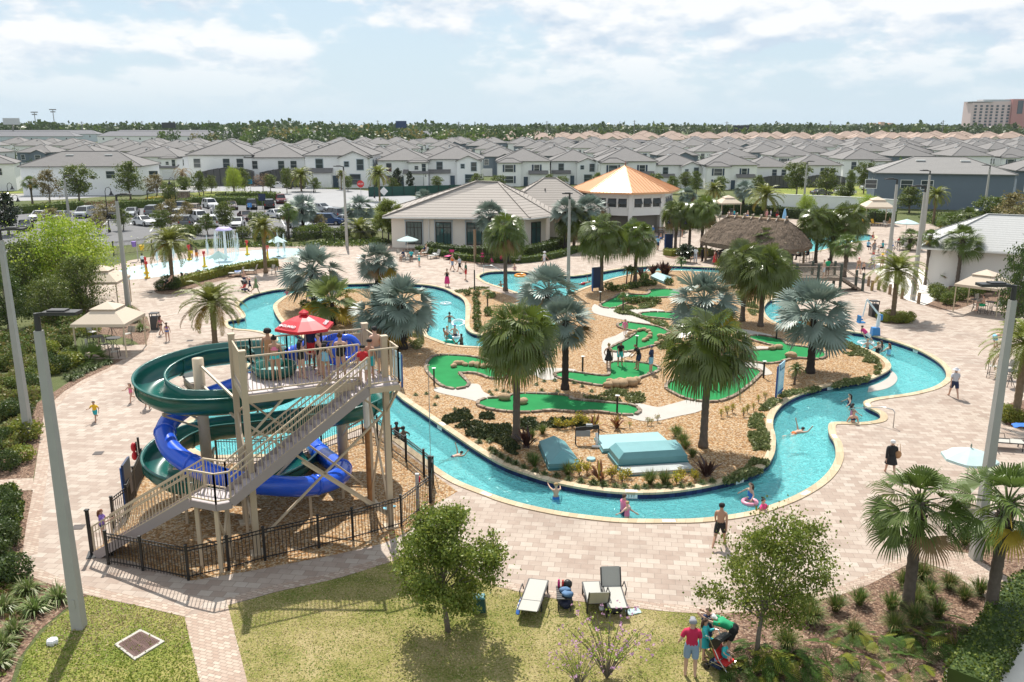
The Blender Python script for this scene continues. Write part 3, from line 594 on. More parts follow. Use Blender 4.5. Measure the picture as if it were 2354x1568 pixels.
for a in[('oak1',1030,1452,1172,232,'young oak on the lawn left of the loungers',.6),('oak2',1738,1516,1190,250,'loose leaning young oak in the mulch bed beside the stroller',0.0),('lime1',168,690,512,225,'lime green spreading tree in the left planting'),('olive1',190,722,588,118,'dark olive tree behind the near beige cabana'),('olive1',60,700,552,140,'large olive tree beside the second light pole at left'),('dark1',20,760,620,110,'dense dark tree at the left frame edge'),('olive1',120,745,640,120,'rounded olive tree between the pole and the cabana lawn'),('dark1',150,640,560,100,'dark tree under the lime green crown'),('tan1',115,470,388,55,'bronze tree in front of the long white house'),('mid1',183,470,378,76,'green street tree at the middle of the long white house'),('mid2',301,458,370,66,'street tree at the right end of the long white house'),('tan1',360,455,400,55,'bronze tree left of the dead palm'),('mid1',392,475,418,48,'round tree in front of the entrance wall'),('mid2',460,455,392,44,'dark tree right of the dead palm'),('lime1',540,455,390,44,'upright bright tree on the street corner'),('mid2',562,448,385,34,'thin tree beside the blue street sign'),('tan1',395,535,455,0.1+60,'tan tree at the grey pole by the car park'),('tan1',240,505,470,60,'tan shrub tree between the parked cars at left'),('mid1',520,535,462,55,'thin green tree in the car park middle'),('bare1',605,440,400,44,'bare russet tree on the traffic island'),('oak1',893,555,460,70,'rounded oak at the left corner of the clubhouse'),('mid1',660,445,385,30,'dark narrow tree left of the street date palm'),('mag1',755,428,395,18,'small dark magnolia by the white house wall'),('mag1',914,440,385,26,'magnolia left of the white van'),('mag1',944,445,392,20,'magnolia in front of the white van'),('mag1',20,540,440,70,'dark magnolia at the far left edge of the car park'),('tan1',120,520,478,55,'low tan tree left of the silver sedan'),('dark1',2330,760,560,85,'dark glossy tree at the right edge behind the cabana'),('mid1',1830,455,372,62,'large round tree before the screened white house'),('mid2',1898,455,385,60,'round tree right of the large one before the white houses'),('mid1',1985,445,372,50,'tree at the gap beside the blue grey long house'),('mid2',1600,450,392,36,'dense tree behind the pavilion, left of the yellow palm'),('mid1',1575,440,394,36,'tree behind the pavilion roof edge'),('lime1',1995,505,452,60,'bright lime tree behind the hall canopy'),('mid2',2090,490,428,68,'round tree in front of the blue grey long house'),('mid2',2230,470,418,52,'feathery tree before the blue grey long house wall'),('tan1',2320,545,440,95,'yellow green tree at the right edge behind the hall'),('mid1',2270,530,450,70,'green tree behind the right slope of the hall'),('lime1',1852,500,452,45,'thin pale tree by the white garden wall'),('mid1',1940,470,425,45,'tree beside the white SUV on the lawn'),('mag1',1575,603,560,48,'glossy shrub tree between two slim palms'),('mid1',1950,470,390,26,'slender tree before the third white house from the right')]:put_tree(*a)
for i,(x,y,tp,w,kd)in enumerate([(425,448,405,40,'mid1'),(486,444,402,34,'mid2'),(622,440,400,36,'mid1'),(725,442,408,30,'mid2'),(800,440,404,30,'mid1'),(905,442,408,34,'mid2'),(1004,440,404,32,'mid1'),(1096,436,398,36,'mid2'),(1146,440,402,34,'mid1'),(1262,436,400,32,'mid2'),(1292,440,404,30,'mid1'),(1372,440,396,34,'mid2'),(1506,440,398,34,'mid1'),(1545,446,404,36,'mid2'),(1655,450,405,36,'mid1'),(1742,448,402,36,'mid2')]):put_tree(kd,x,y,tp,w,'small garden tree standing before the front row houses, %s from the left'%ORD[i],None,'garden trees before the front houses')
for i,(x,y,tp,w,kd)in enumerate([(228,540,490,46,'tan1'),(284,530,478,44,'mid2'),(372,540,482,46,'mid1'),(432,508,462,36,'tan1'),(478,540,490,42,'mid2'),(596,545,486,46,'mid1'),(668,512,462,36,'mid2'),(736,540,492,40,'tan1')]):put_tree(kd,x,y,tp,w,'small tree on a car park island, %s from the left'%ORD[i],None,'small car park trees')
def blades(seed,n,L,w,spread,droop=.5,wob=.3):
 q=random.Random(seed); mb=MB()
 for i in range(n):
  a=q.uniform(0,6.28); e=pi/2-spread*sqrt(q.random()); l=L*q.uniform(.65,1.1); d=V((cos(a)*cos(e),sin(a)*cos(e),sin(e))); s=V((-sin(a),cos(a),0))*w
  b=V((q.gauss(0,.05),q.gauss(0,.05),0))*L; m=b+d*l*.55; t=b+d*l-V((0,0,droop*l*cos(e)*.8))
  mb.cur=0 if q.random()<.7 else 1
  mb.add([b-s*.5,b+s*.5,m+s,m-s,t],[(0,1,2,3),(3,2,4)])
 return mb
def leafball(seed,n,rx,rz,ls):
 q=random.Random(seed); mb=MB()
 for i in range(n):
  d=V((q.gauss(0,1),q.gauss(0,1),q.gauss(0,1))).normalized(); k=q.uniform(.6,1.05)*(1+.18*noise.noise(d*2.2+V((seed,0,0))))
  p=V((d.x*rx*k,d.y*rx*k,max(.02,rz*(1+d.z*k)))); mb.cur=0 if q.random()<.65 else 1; leaf(mb,p,ls*q.uniform(.7,1.3),q)
 return mb
def stalky(seed,n,H,ls,spread):
 q=random.Random(seed); st=MB(); lf=MB()
 for i in range(n):
  a=q.uniform(0,6.28); r=q.uniform(.1,1)*spread; t=V((cos(a)*r,sin(a)*r,H*q.uniform(.6,1.05))); m=t*.5+V((0,0,H*.1))
  st.tube([(0,0,0),m,t],[.012,.009,.005],3,False)
  for k in range(14):lf.cur=0 if q.random()<.6 else 1; leaf(lf,m.lerp(t,q.random())+V((q.gauss(0,1),q.gauss(0,1),q.gauss(0,1)))*ls*.9,ls*q.uniform(.7,1.2),q)
 return st,lf
GR=[leafm('tuft_green',(.10,.16,.03),.5,.3),leafm('tuft_straw',(.30,.26,.10),.6,.3)]
LIR=[leafm('liriope_green',(.075,.12,.03),.45,.25),leafm('liriope_light',(.20,.24,.09),.5,.25)]
CORD=[leafm('cordyline_red',(.05,.022,.02),.4,.2),leafm('cordyline_brown',(.12,.05,.025),.4,.25)]
BROM=[leafm('bromeliad_red',(.22,.09,.04),.4,.3),leafm('bromeliad_yellow',(.33,.25,.05),.4,.3)]
YEL=[leafm('yellow_leaf',(.50,.40,.03),.5,.3),leafm('yellow_green_leaf',(.25,.26,.04),.5,.3)]
BOX=[leafm('boxwood',(.06,.105,.018),.5,.25),leafm('boxwood_new',(.17,.22,.035),.5,.3)]
FLAX=[leafm('flax_green',(.16,.22,.06),.4,.25),leafm('flax_cream',(.38,.38,.20),.5,.25)]
FERN=[leafm('fern_green',(.06,.115,.018),.6,.3,spec=.15),leafm('fern_yellow',(.22,.24,.03),.6,.35,spec=.15)]
def one(name,cat,mbs):
 t=thing(name,'',cat)
 for nm,mb,m in mbs:mb.build(nm,m,t)
 return t
def phil(seed):
 q=random.Random(seed); mb=MB()
 for i in range(13):
  a=i*2.4; e=q.uniform(.35,1.2); l=q.uniform(.6,1.0); d=V((cos(a)*cos(e),sin(a)*cos(e),sin(e))); h=V((cos(a),sin(a),-.25)).normalized(); s,n=ortho(h); n=n if n.z>0 else-n
  b=d*l; mb.cur=0 if q.random()<.65 else 1; mb.tube([(0,0,0),b*.5+V((0,0,.06)),b],[.014,.011,.008],3,False); L=.62*q.uniform(.8,1.1)
  for k in range(9):
   u=k/8; p=b+h*L*u-V((0,0,.18*u*u)); ll=.34*sin(pi*(.12+.8*u))+.06; dr=h*.55
   for sg in(-1,1):tip=p+(s*sg+dr).normalized()*ll-V((0,0,ll*.15)); mb.add([p-h*.026,p+h*.026,tip+h*.022,tip-h*.012],[(0,1,2,3)])
 return mb
st1,lf1=stalky(5,16,.7,.1,.42); st2,lf2=stalky(6,10,.8,.07,.3); st3,lf3=stalky(9,34,1.15,.05,.95)
q_=random.Random(4); fl3=MB()
for i in range(80):
 a=q_.uniform(0,6.28); r=q_.uniform(.2,1.05); z=q_.uniform(.7,1.25); p=V((cos(a)*r,sin(a)*r,z))
 for k in range(5):leaf(fl3,p+V((q_.gauss(0,.012),q_.gauss(0,.012),q_.gauss(0,.012))),.045,q_)
PKL=mat('pink_petal',(.60,.34,.52),.6,.15,trans=.3)
SH=dict(tuft=one('grass_tuft','grass plant',[('blades',blades(3,260,.75,.009,.75,.55),GR)]),fount=one('fountain_grass','grass plant',[('blades',blades(31,520,.95,.008,.8,.7),GR)]),lir=one('liriope_clump','grass plant',[('blades',blades(4,110,.33,.013,1.15,.7),LIR)]),cord=one('cordyline','plant',[('leaves',blades(5,18,1.0,.075,.85,.2),CORD),('stem',MB().cyl((0,0,0),(0,0,.4),.05,.04,6),TRK)]),brom=one('bromeliad','plant',[('leaves',blades(6,16,.8,.06,.9,.5),BROM),('stem',MB().cyl((0,0,0),(0,0,.35),.04,.03,6),TRK)]),yel=one('croton_shrub','shrub',[('stems',st1,BARK),('leaves',lf1,YEL)]),low=one('low_shrub','shrub',[('leaves',leafball(7,420,.34,.28,.09),BOX)]),sparse=one('sparse_shrub','shrub',[('stems',st2,BARK),('leaves',lf2,YEL[::-1])]),flax=one('flax_lily','plant',[('leaves',blades(8,170,.85,.02,1.1,.6),FLAX)]),fern=one('split_leaf_philodendron','plant',[('leaves',phil(3),FERN)]),fern2=one('split_leaf_philodendron','plant',[('leaves',phil(8),FERN)]),pink=one('pink_flower_bush','shrub',[('stems',st3,BARK),('leaves',lf3,[LV['lime'][0],YEL[1]]),('blossoms',fl3,PKL)]),bush=one('round_bush','bush',[('leaves',leafball(12,1500,.8,.65,.12),LV['mid'])]),bushy=one('yellow_bush','bush',[('leaves',leafball(13,900,.8,.5,.13),[YEL[1],BOX[1]])]),bushd=one('dark_bush','bush',[('leaves',leafball(14,1500,.8,.7,.11),LV['dark'])]),palmet=one('saw_palmetto','plant',[('leaves',fan_crown(15,18,.5,.55,18,1.5,.04,.2,-.2,1.3),[SABA,GOLD,BROWN])]))
NB={}
def shrub(kind,x,y,label,s=1.0,group=None,rz=None):
 return place(SH[kind],label,G(x,y),R.uniform(0,6.28)if rz is None else rz,s*R.uniform(.92,1.08),group)
def many(kind,pts,fmt,group,s=1.0,js=.15):
 pts=sorted(pts)
 for i,(x,y)in enumerate(pts):shrub(kind,x,y,fmt.format(ORD[i]),s*R.uniform(1-js,1+js),group)
Z6=lambda p:zmap(1400,1500,.5523,p)
many('lir',Z6([(720,290),(790,285),(800,340),(870,390),(830,365),(920,420),(965,440),(1020,465),(1100,490),(1160,510),(1245,520),(1325,545),(1410,560),(1490,575),(1565,585),(1640,590),(1705,600),(1785,605),(1845,600),(1930,598),(2005,595),(2090,595),(2150,590),(2230,570),(2300,560)]),'liriope clump along the front river edge, {} from the left','liriope clumps edging the island front',1.1)
many('tuft',Z6([(1075,260),(1150,230),(1070,420),(1095,450),(1320,510),(1880,570),(1975,570),(2060,250),(2100,300),(2120,330),(2165,390)]),'bright grass tuft around the teal hatches, {} from the left','grass tufts round the teal hatches',.95)
many('cord',Z6([(1040,325),(2270,520)]),'dark red cordyline flanking the teal hatches, {} from the left','dark red plants beside the hatches',1.1)
many('brom',Z6([(1505,195),(1655,190),(1540,550)]),'orange red bromeliad near the hatches, {} from the left','bromeliads near the hatches',1.1)
many('yel',Z6([(1400,510),(1450,500),(1620,540),(1690,560),(1720,530),(1250,190),(1300,200),(1350,190),(1400,165),(1440,175),(2090,540),(2180,545),(2060,570)]),'yellow leaved croton near the hatches, {} from the left','yellow crotons near the hatches',.75)
many('sparse',Z6([(1740,190),(1890,170),(1930,150)]),'sparse yellow twig plant below the concrete path, {} from the left','twig plants below the path',.6)
many('cord',zmap(2150,850,.4833,[(525,400),(625,365),(700,365),(720,370)]),'dark cordyline at the upper channel, {} from the left','cordylines by the upper channel',1.5)
many('low',zmap(2150,850,.4833,[(275,490),(310,500),(345,500),(395,495),(450,480),(490,475),(540,460),(570,460),(620,455),(555,410),(740,450)]),'small shrub on the bed below the upper channel, {} from the left','small shrubs by the upper channel',1.2)
many('tuft',zmap(2150,850,.4833,[(1240,470)]),'grass tuft beside the hidden teal hatch by the hut',None,1.5)
many('low',Z4([(455,130),(530,140),(520,180),(535,220),(530,260),(535,300),(530,345),(540,390),(545,430),(625,270),(630,300),(660,150)]),'low shrub on the peninsula bed, {} from the left','low shrubs on the peninsula',1.0)
many('low',Z4([(1800,190),(1850,200),(1900,195),(1950,190),(2000,185),(2050,195)]),'yellow green shrub between the two upper greens, {} from the left','shrubs between the upper greens',1.1)
many('sparse',Z5([(650,1320),(700,1300),(740,1280),(860,1280),(910,1265),(950,1200),(1005,1175),(830,1310),(60,1380)]),'scrawny twig shrub left of the blue rules board, {} from the left','scrawny shrubs on the right of the island',.7)
many('lir',Z4([(640,945),(700,930),(760,940),(20,970),(110,960),(200,990),(180,1055),(350,1090),(660,970),(800,950),(1100,855),(1035,885),(1190,850),(1350,870),(1080,935),(1210,940),(1500,940),(1420,900)]),'tiny grass clump among the gravel by the greens, {} from the left','tiny clumps among the greens',.75)
Z2c=lambda p:zmap(2500,1700,.5692,p)
many('fount',Z2c([(930,1040),(950,1120),(1230,1210),(1500,1180),(1640,1130),(790,1290),(1630,960),(1680,830),(1860,890),(1650,1010)]),'fountain grass in the right mulch bed, {} from the left','fountain grasses in the mulch bed',.95)
many('tuft',Z2c([(1110,1040),(1270,1000),(1480,1030),(1560,880),(1730,940),(1780,1080),(1960,970),(2060,930),(1960,600),(2240,560),(2340,540)]),'wispy grass tuft in the right mulch bed, {} from the left','wispy tufts in the mulch bed',1.0)
many('fern',Z2c([(600,1390),(780,1420),(560,1480),(1190,1240),(1560,1260),(720,1500),(1900,1290)]),'split leaf plant low in the right bed, {} from the left','split leaf plants in the bed',.62)
many('fern2',Z2c([(900,1420),(1060,1390),(1280,1440),(1380,1280),(1600,1440),(1690,1290),(1850,1180)]),'glossy split leaf plant among the grasses, {} from the left','glossy split leaf plants',.6)
shrub('pink',1395,1560,'pink flowered bush at the bottom edge of the lawn',1.35); shrub('pink',1330,1580,'smaller pink flowered bush left of the large one at the bottom',.9)
many('flax',zmap(0,1700,.5473,[(400,1010),(240,1090),(100,1240),(30,1080),(20,1340),(190,960),(-10,1460)]),'striped flax clump beside the near light pole, {} from the left','flax clumps in the left bed',1.0)
many('lir',zmap(0,1150,.4464,[(560,600),(600,620),(640,600),(680,585),(720,560),(620,560),(680,540),(740,540),(780,530),(830,510),(880,490),(910,480)]),'dark grass clump edging the deck below the cabana, {} from the left','dark grasses below the cabana',1.5)
shrub('palmet',205,830,'broad fan leaved palmetto in front of the near cabana',1.9)
many('bush',[(150,800),(170,830),(70,880),(95,860),(20,900),(40,840),(5,850)],'mixed green bush in the left planting strip, {} from the left','bushes of the left strip',.75)
many('bushd',[(30,960),(70,900),(110,845),(140,855),(15,1020),(60,960),(-15,1050),(20,1080)],'dark bush along the left deck edge, {} from the left','dark bushes along the deck',.68)
many('bushy',[(120,860),(160,845),(110,815),(60,1010),(50,1060)],'yellow green bush along the left deck edge, {} from the left','yellow green bushes along the deck',.9)
many('bushd',[(10,1160),(20,1200),(5,1240),(-5,1290),(20,1255),(30,1170),(10,1330),(40,1335)],'clipped dark bush below the side path, {} from the left','dark bushes below the side path',.62)
many('flax',[(310,740),(325,760),(300,720),(265,735)],'grassy plant around the near cabana posts, {} from the left','grassy plants round the cabana',1.1)
many('bushy',[(225,745),(250,730),(280,735),(210,770)],'yellow bush behind the near cabana, {} from the left','yellow bushes behind the cabana',.8)
many('bushy',[(2025,733),(2045,728),(2070,730),(2088,737),(2035,740),(2060,742),(2080,742)],'flowering yellow shrub round the pool lift palm, {} from the left','shrubs round the date palm',.62)
many('bushy',[(2310,955),(2330,965),(2350,975),(2320,970)],'yellow green shrub at the right edge palm, {} from the left','shrubs at the right edge palm',.7)
many('bush',[(2160,690),(2180,700),(2150,680),(2205,690),(2240,680),(2270,670),(2340,715)],'green shrub beside the right cabana, {} from the left','shrubs beside the right cabana',.9)
many('bushd',[(370,668),(385,660),(400,665)],'dark low bush at the splash pad palm, {} from the left','bushes at the splash pad palm',.8)
many('low',[(700,706),(752,706),(715,712)],'small round shrub at the foot of the big silver palm, {} from the left',None,1.3)
many('bushy',[(1700,680),(1720,684),(1735,676),(1750,670),(1712,672)],'yellow flower mound by the bridge stairs, {} from the left','yellow mounds by the bridge',.5)
many('bush',[(740,545),(760,552),(790,550),(850,545),(640,552),(600,556),(690,552),(715,548),(450,540),(430,548),(405,545),(520,550),(560,548)],'bush along the car park fence, {} from the left','bushes along the car park fence',1.3)
def hedge(px,w,h,label,mats,dens=120,ls=.16):
 L=GL(px,5,closed=False); q=random.Random(len(label)); o0=L[0]; mb=MB(); ib=MB()
 A=[]; B=[]
 for i in range(len(L)):
  t=(L[min(i+1,len(L)-1)]-L[max(i-1,0)]).normalized(); nn=V((-t.y,t.x))*w*.42; A.append(L[i]+nn-o0); B.append(L[i]-nn-o0)
 for i in range(len(L)-1):
  a,b,c,d=A[i],A[i+1],B[i+1],B[i]; z=h*.9
  ib.add([(p.x,p.y,zz_)for zz_ in(0,z)for p in(a,b,c,d)],[(4,7,6,5),(0,4,5,1),(1,5,6,2),(2,6,7,3),(3,7,4,0)])
  ln=(L[i+1]-L[i]).length
  for k in range(int(ln*dens*(w+2*h)/2)):
   u=q.random(); v=q.uniform(-1,1); side=q.random()<h*2/(w+2*h)
   p=(L[i].lerp(L[i+1],u)-o0); t=(L[i+1]-L[i]).normalized(); nn=V((-t.y,t.x))
   bmp_=1+.12*noise.noise(V((p.x*1.5,p.y*1.5,0)))
   if side:pz=q.uniform(.03,h); pp=p+nn*(w/2*bmp_*(1 if v>0 else-1))
   else:pz=h*bmp_; pp=p+nn*(v*w/2)
   mb.cur=0 if q.random()<.6 else 1; leaf(mb,V((pp.x,pp.y,pz)),ls*q.uniform(.7,1.3),q)
 t=thing('hedge',label,'hedge',(o0.x,o0.y,0)); ib.build('branches',mats[0],t); mb.build('foliage',mats,t); return t
hedge([(2215,1605),(2265,1530),(2300,1470),(2345,1405),(2420,1340)],1.1,.8,'clipped hedge beside the sandy path at bottom right',BOX,420,.085)
hedge([(405,660),(440,650),(480,640),(520,630),(560,622),(600,615),(640,612)],1.0,.8,'clipped yellow hedge between splash pad and loungers',[YEL[1],BOX[1]],90,.16)
hedge([(960,578),(1010,586),(1060,597),(1120,603),(1200,604),(1270,594),(1330,578)],.9,.7,'low clipped hedge along the clubhouse front',BOX,90,.16)
hedge([(985,580),(1060,590),(1130,590),(1210,590),(1290,570)],1.1,1.2,'taller dark hedge under the clubhouse windows',LV['dark'],70,.18)
hedge([(1534,588),(1560,585),(1600,584),(1636,588)],1.6,.7,'curved hedge round the slim palms before the pavilion',[YEL[1],BOX[1]],90,.16)
hedge([(440,470),(520,470),(610,472)],1.6,1.5,'hedge row at the back of the car park',LV['mid'],36,.28)
hedge([(500,462),(560,458),(640,460)],1.5,1.5,'second hedge row behind the dark parked SUVs',LV['mid'],36,.28)
hedge([(270,480),(360,476),(440,474)],1.5,1.4,'hedge row at the left back of the car park',LV['mid'],36,.28)
hedge([(40,492),(120,486),(190,480)],1.5,1.4,'far left hedge row beside the street',LV['mid'],36,.28)
hedge([(1620,494),(1700,490),(1780,497),(1860,505),(1960,508),(2060,512)],1.2,1.6,'long dark hedge behind the main pool deck',LV['dark'],36,.25)
hedge([(340,462),(400,458),(470,460)],1.5,.7,'low yellow hedge by the entrance wall',[YEL[0],YEL[1]],40,.25)
hedge([(1630,560),(1690,568),(1720,578)],1.2,.6,'small hedge under the thatched hut edge',[YEL[1],BOX[1]],60,.16)
def cover(px,n,h,ls,mats,label,z=.0,full=False):
 L=ccw(GP(px)if full else GL(px,4)); q=random.Random(n); x0,x1=min(p.x for p in L),max(p.x for p in L); y0,y1=min(p.y for p in L),max(p.y for p in L); mb=MB(); k=0; tries=0
 while k<n and tries<n*12:
  tries+=1; p=V((q.uniform(x0,x1),q.uniform(y0,y1)))
  if not inside(p,L):continue
  f=noise.noise(V((p.x*.9,p.y*.9,3.3)))
  if f<-.22 and not full:continue
  k+=1; mb.cur=(0 if q.random()<.6 else 1)if not full else(0 if noise.noise(V((p.x*.35,p.y*.35,n*.1)))+q.gauss(0,.3)>full-1 else 1); leaf(mb,V((p.x,p.y,z+q.random()*h*(.5+f*(not full)))),ls*q.uniform(.6,1.3),q)
 o=mb.build('ground_cover',mats); tag(o,label,'ground cover',None,'stuff'); return o
JUN=[leafm('juniper',(.035,.055,.018),.6,.15),leafm('juniper_light',(.085,.095,.03),.6,.2)]; JAS=[leafm('jasmine',(.13,.17,.05),.5,.25),leafm('jasmine_light',(.27,.28,.12),.5,.25)]
cover(Z6([(465,140),(560,90),(640,70),(800,100),(830,140),(920,160),(930,240),(830,250),(700,190),(560,190)]),5500,.22,.13,JUN,'dark juniper mat left of the long palm trunk')
cover(Z6([(630,240),(700,200),(900,230),(960,300),(1020,350),(1000,375),(920,360),(860,300),(760,270)]),4500,.2,.13,JUN,'dark juniper trail running down to the teal hatch')
cover(Z6([(1000,150),(1060,125),(1200,130),(1330,130),(1450,150),(1490,180),(1440,205),(1300,190),(1150,200),(1020,205)]),4500,.22,.13,JUN,'dark juniper mat below the long green')
cover(Z4([(1440,990),(1560,970),(1700,930),(1880,945),(1950,1020),(1850,1040),(1650,1020),(1500,1010)]),2500,.22,.13,JAS,'pale ground cover above the long green')
cover(Z5([(1500,690),(1600,700),(1720,740),(1830,800),(1920,880),(1930,960),(1880,980),(1880,900),(1780,870),(1700,860),(1600,780),(1490,750)]),7000,.25,.13,JAS,'pale ground cover strip along the right river curve')
cover(Z5([(870,1380),(900,1320),(950,1260),(1040,1190),(1150,1130),(1400,1080),(1800,1010),(1830,990),(1820,1030),(1500,1090),(1250,1140),(1110,1210),(1020,1290),(1000,1400),(1000,1498),(900,1498)]),9000,.25,.12,JAS,'ground cover ribbon between gravel and river wall')
cover([(1745,1090),(1700,1105),(1660,1112),(1690,1095),(1720,1070),(1735,1040),(1720,1000),(1745,985),(1765,1000),(1768,1040),(1765,1070)],7000,.25,.12,JAS,'ground cover patch on the inner bank of the bend')
cover(Z5([(780,320),(850,330),(950,440),(960,480),(900,500),(850,440),(800,400)]),3500,.25,.14,JAS,'ground cover between the bridge stairs and the palms')
cover(Z4([(1690,265),(1760,230),(1850,225),(2020,185),(2040,215),(1950,245),(1800,255),(1900,310),(2060,340),(2160,390),(2150,420),(2000,360),(1850,305),(1740,290)]),4500,.25,.14,JAS,'ground cover around the upper greens')
cover(Z4([(2090,480),(2160,470),(2200,540),(2180,620),(2080,590),(2050,550)]),2500,.25,.14,JAS,'ground cover right of the curling rocks')
cover(Z4([(350,95),(420,85),(600,60),(640,70),(500,95),(380,110)]),900,.2,.14,JAS,'ground cover at the peninsula edge')
cover(zmap(1000,750,.4464,[(1190,1090),(1290,1080),(1320,1200),(1260,1260),(1180,1180)]),1800,.12,.12,JAS,'sparse ground cover under the silver palms')
cover([(120,1380),(60,1450),(20,1540),(-30,1540),(-30,1330),(60,1340)],3000,.2,.12,[BOX[1],BROWN],'ground cover under the flax plants')
cover([(60,770),(130,720),(190,700),(190,760),(150,800),(100,830),(40,850),(-60,900),(-60,780)],26000,.9,.16,[LV['mid'][0],LV['tan'][0]],'tangled undergrowth filling the left planting')
cover([(-60,880),(40,850),(100,830),(95,900),(70,960),(60,1020),(-60,1060)],26000,.9,.14,[LV['mid'][1],LV['tan'][0]],'tangled twiggy undergrowth beside the left light pole')
cover([(-60,1140),(50,1135),(40,1240),(30,1310),(-60,1360)],16000,.6,.11,[BOX[0],BOX[1]],'dense low shrubs below the side path')
cover([(2110,500),(2200,500),(2354,520),(2420,560),(2300,560),(2180,530)],9000,1.2,.25,[LV['dark'][0],LV['mid'][1]],'undergrowth behind the white hall')
cover([(100,470),(240,464),(420,458),(430,466),(250,476),(110,482)],7000,.5,.22,[LV['bare'][0],LV['dark'][1]],'reddish low planting along the street verge')
cover([(430,562),(560,560),(700,560),(850,552),(900,556),(860,566),(650,568),(480,570)],6000,.7,.2,[BOX[0],BOX[1]],'low planting between splash pad and fence')
LG=[leafm('lawn_blade',(.22,.28,.055),.6,.3),leafm('lawn_straw',(.46,.38,.20),.7,.3)]
cover([(524,1393),(786,1328),(945,1277),(1040,1301),(1190,1361),(1264,1376),(1514,1405),(1602,1411),(1640,1440),(1660,1600),(582,1620)],30000,.035,.045,LG,'mottled lawn grass between the deck and the bottom edge',.01,1.12)
cover([(201,1369),(335,1398),(424,1419),(470,1620),(20,1620),(60,1500),(120,1430),(180,1385)],14000,.045,.055,[leafm('fresh_blade',(.24,.30,.045),.6,.3),LG[1]],'greener lawn grass round the storm drain',.01,.85)
TAN=mat('tan_steel',(.50,.405,.29),.5,.06,2,spec=.4); TREAD=mat('stair_tread',(.44,.39,.40),.6,.08,3); FASC=mat('stringer_steel',(.31,.265,.26),.5,.06,2)
GRN=mat('green_fibreglass',(.010,.115,.095),.26,.38,1.1,spec=.6); BLU=mat('blue_plastic',(.012,.095,.66),.22,.08,1.2,spec=.6)
BLK=mat('black_metal',(.012,.012,.013),.45,.1,3,spec=.5); RED=mat('red_canvas',(.62,.02,.035),.45,.06,2,trans=.15); WHT=mat('white_print',(.80,.80,.80),.6,.03)
RUST=mat('rusty_pipe',(.30,.14,.05),.8,.6,4); GRYP=mat('grey_post',(.42,.42,.42),.6,.1); STEEL=mat('steel_tube',(.55,.55,.55),.25,.05,metal=.9)
WPIPE=mat('white_pipe',(.70,.70,.68),.5,.06)
B0=V((-9.17,28.22)); U=V((.904,.429)).normalized(); N_=V((U.y,-U.x))
def P2(u,n,z=0):p=B0+U*u+N_*n; return V((p.x,p.y,z))
tw=thing('slide_tower','tan steel water slide tower with long stairs and a railed platform','slide tower',(B0.x,B0.y,0))
def tl(p):return V((p[0]-B0.x,p[1]-B0.y,p[2]))
ZD=6.0
cols=dict(A=V((-10.30,30.66)),B=V((-9.17,28.22)),C=V((-4.66,30.36)),E=V((-5.70,32.38)))
rot_=atan2(U.y,U.x)
for k,c in cols.items():
 mb=MB(); mb.box(tl((c.x,c.y,3.75)),(.21,.21,7.5),rot_); mb.box(tl((c.x,c.y,7.53)),(.25,.25,.06),rot_); mb.box(tl((c.x,c.y,.03)),(.5,.5,.06),rot_); mb.build('column',TAN,tw)
mb=MB(); FP=[cols['A'],cols['B'],P2(4.1,0),P2(4.1,1.0),P2(5.2,1.0),P2(5.2,0),cols['C'],cols['E']]
FP=[V((p[0],p[1]))for p in FP]
mb.prism([tl((p.x,p.y,0))for p in FP],ZD-.06,ZD); mb.build('platform_floor',TREAD,tw)
mb=MB(); c0=sum(FP,V((0,0)))/len(FP)
for i in range(9):
 a=cols['B'].lerp(cols['C'],(i+.5)/9.5); b=cols['A'].lerp(cols['E'],(i+.5)/9.5); mb.bar(tl((a.x,a.y,ZD+.003)),tl((b.x,b.y,ZD+.003)),.02,.004)
mb.build('plank_joint',mat('joint_dark',(.12,.11,.11),.8),tw)
mb=MB()
for a,b in((FP[0],FP[1]),(FP[1],FP[2]),(FP[6],FP[7]),(FP[7],FP[0])):mb.bar(tl((a.x,a.y,ZD-.2)),tl((b.x,b.y,ZD-.2)),.12,.28)
mb.bar(tl((*FP[3],ZD-.15)),tl((*FP[4],ZD-.15)),.1,.2); mb.bar(tl((*FP[4],ZD-.15)),tl((*FP[5],ZD-.15)),.1,.2); mb.build('platform_beam',TAN,tw)
def rail(a,b,za,zb,h=1.32,par=tw,low=.10,sp=.135,w=.055,name='railing',mid=False,end=True):
 mb=MB(); a,b=V(a),V(b); L=(V((b[0],b[1]))-V((a[0],a[1]))).length
 A,Bp=V((a[0],a[1],za)),V((b[0],b[1],zb)); up=V((0,0,h)); lo=V((0,0,low))
 mb.bar(tl(A+up),tl(Bp+up),w,w); mb.bar(tl(A+lo),tl(Bp+lo),w*.8,w*.8)
 n=max(2,int(L/sp))
 for i in range(n+1):
  p=A.lerp(Bp,i/n); big=end and i in(0,n); mb.bar(tl(p+lo*(0 if big else 1)),tl(p+up),w if big else .02)
 if mid:mb.bar(tl(A+up*.82+V((N_.x,N_.y,0))*.07),tl(Bp+up*.82+V((N_.x,N_.y,0))*.07),.04)
 return mb.build(name,TAN,par)
rail(cols['A'],cols['B'],ZD,ZD); rail(cols['B'],P2(4.05,0),ZD,ZD); rail(P2(4.15,1.0),P2(5.2,1.0),ZD,ZD); rail(P2(5.2,1.0),P2(5.2,.05),ZD,ZD); rail(cols['C'],cols['E'],ZD,ZD)
ae=lambda t:cols['A'].lerp(cols['E'],t)
rail(ae(0),ae(.13),ZD,ZD); rail(ae(.40),ae(.66),ZD,ZD); rail(ae(.84),ae(1),ZD,ZD)
mb=MB()
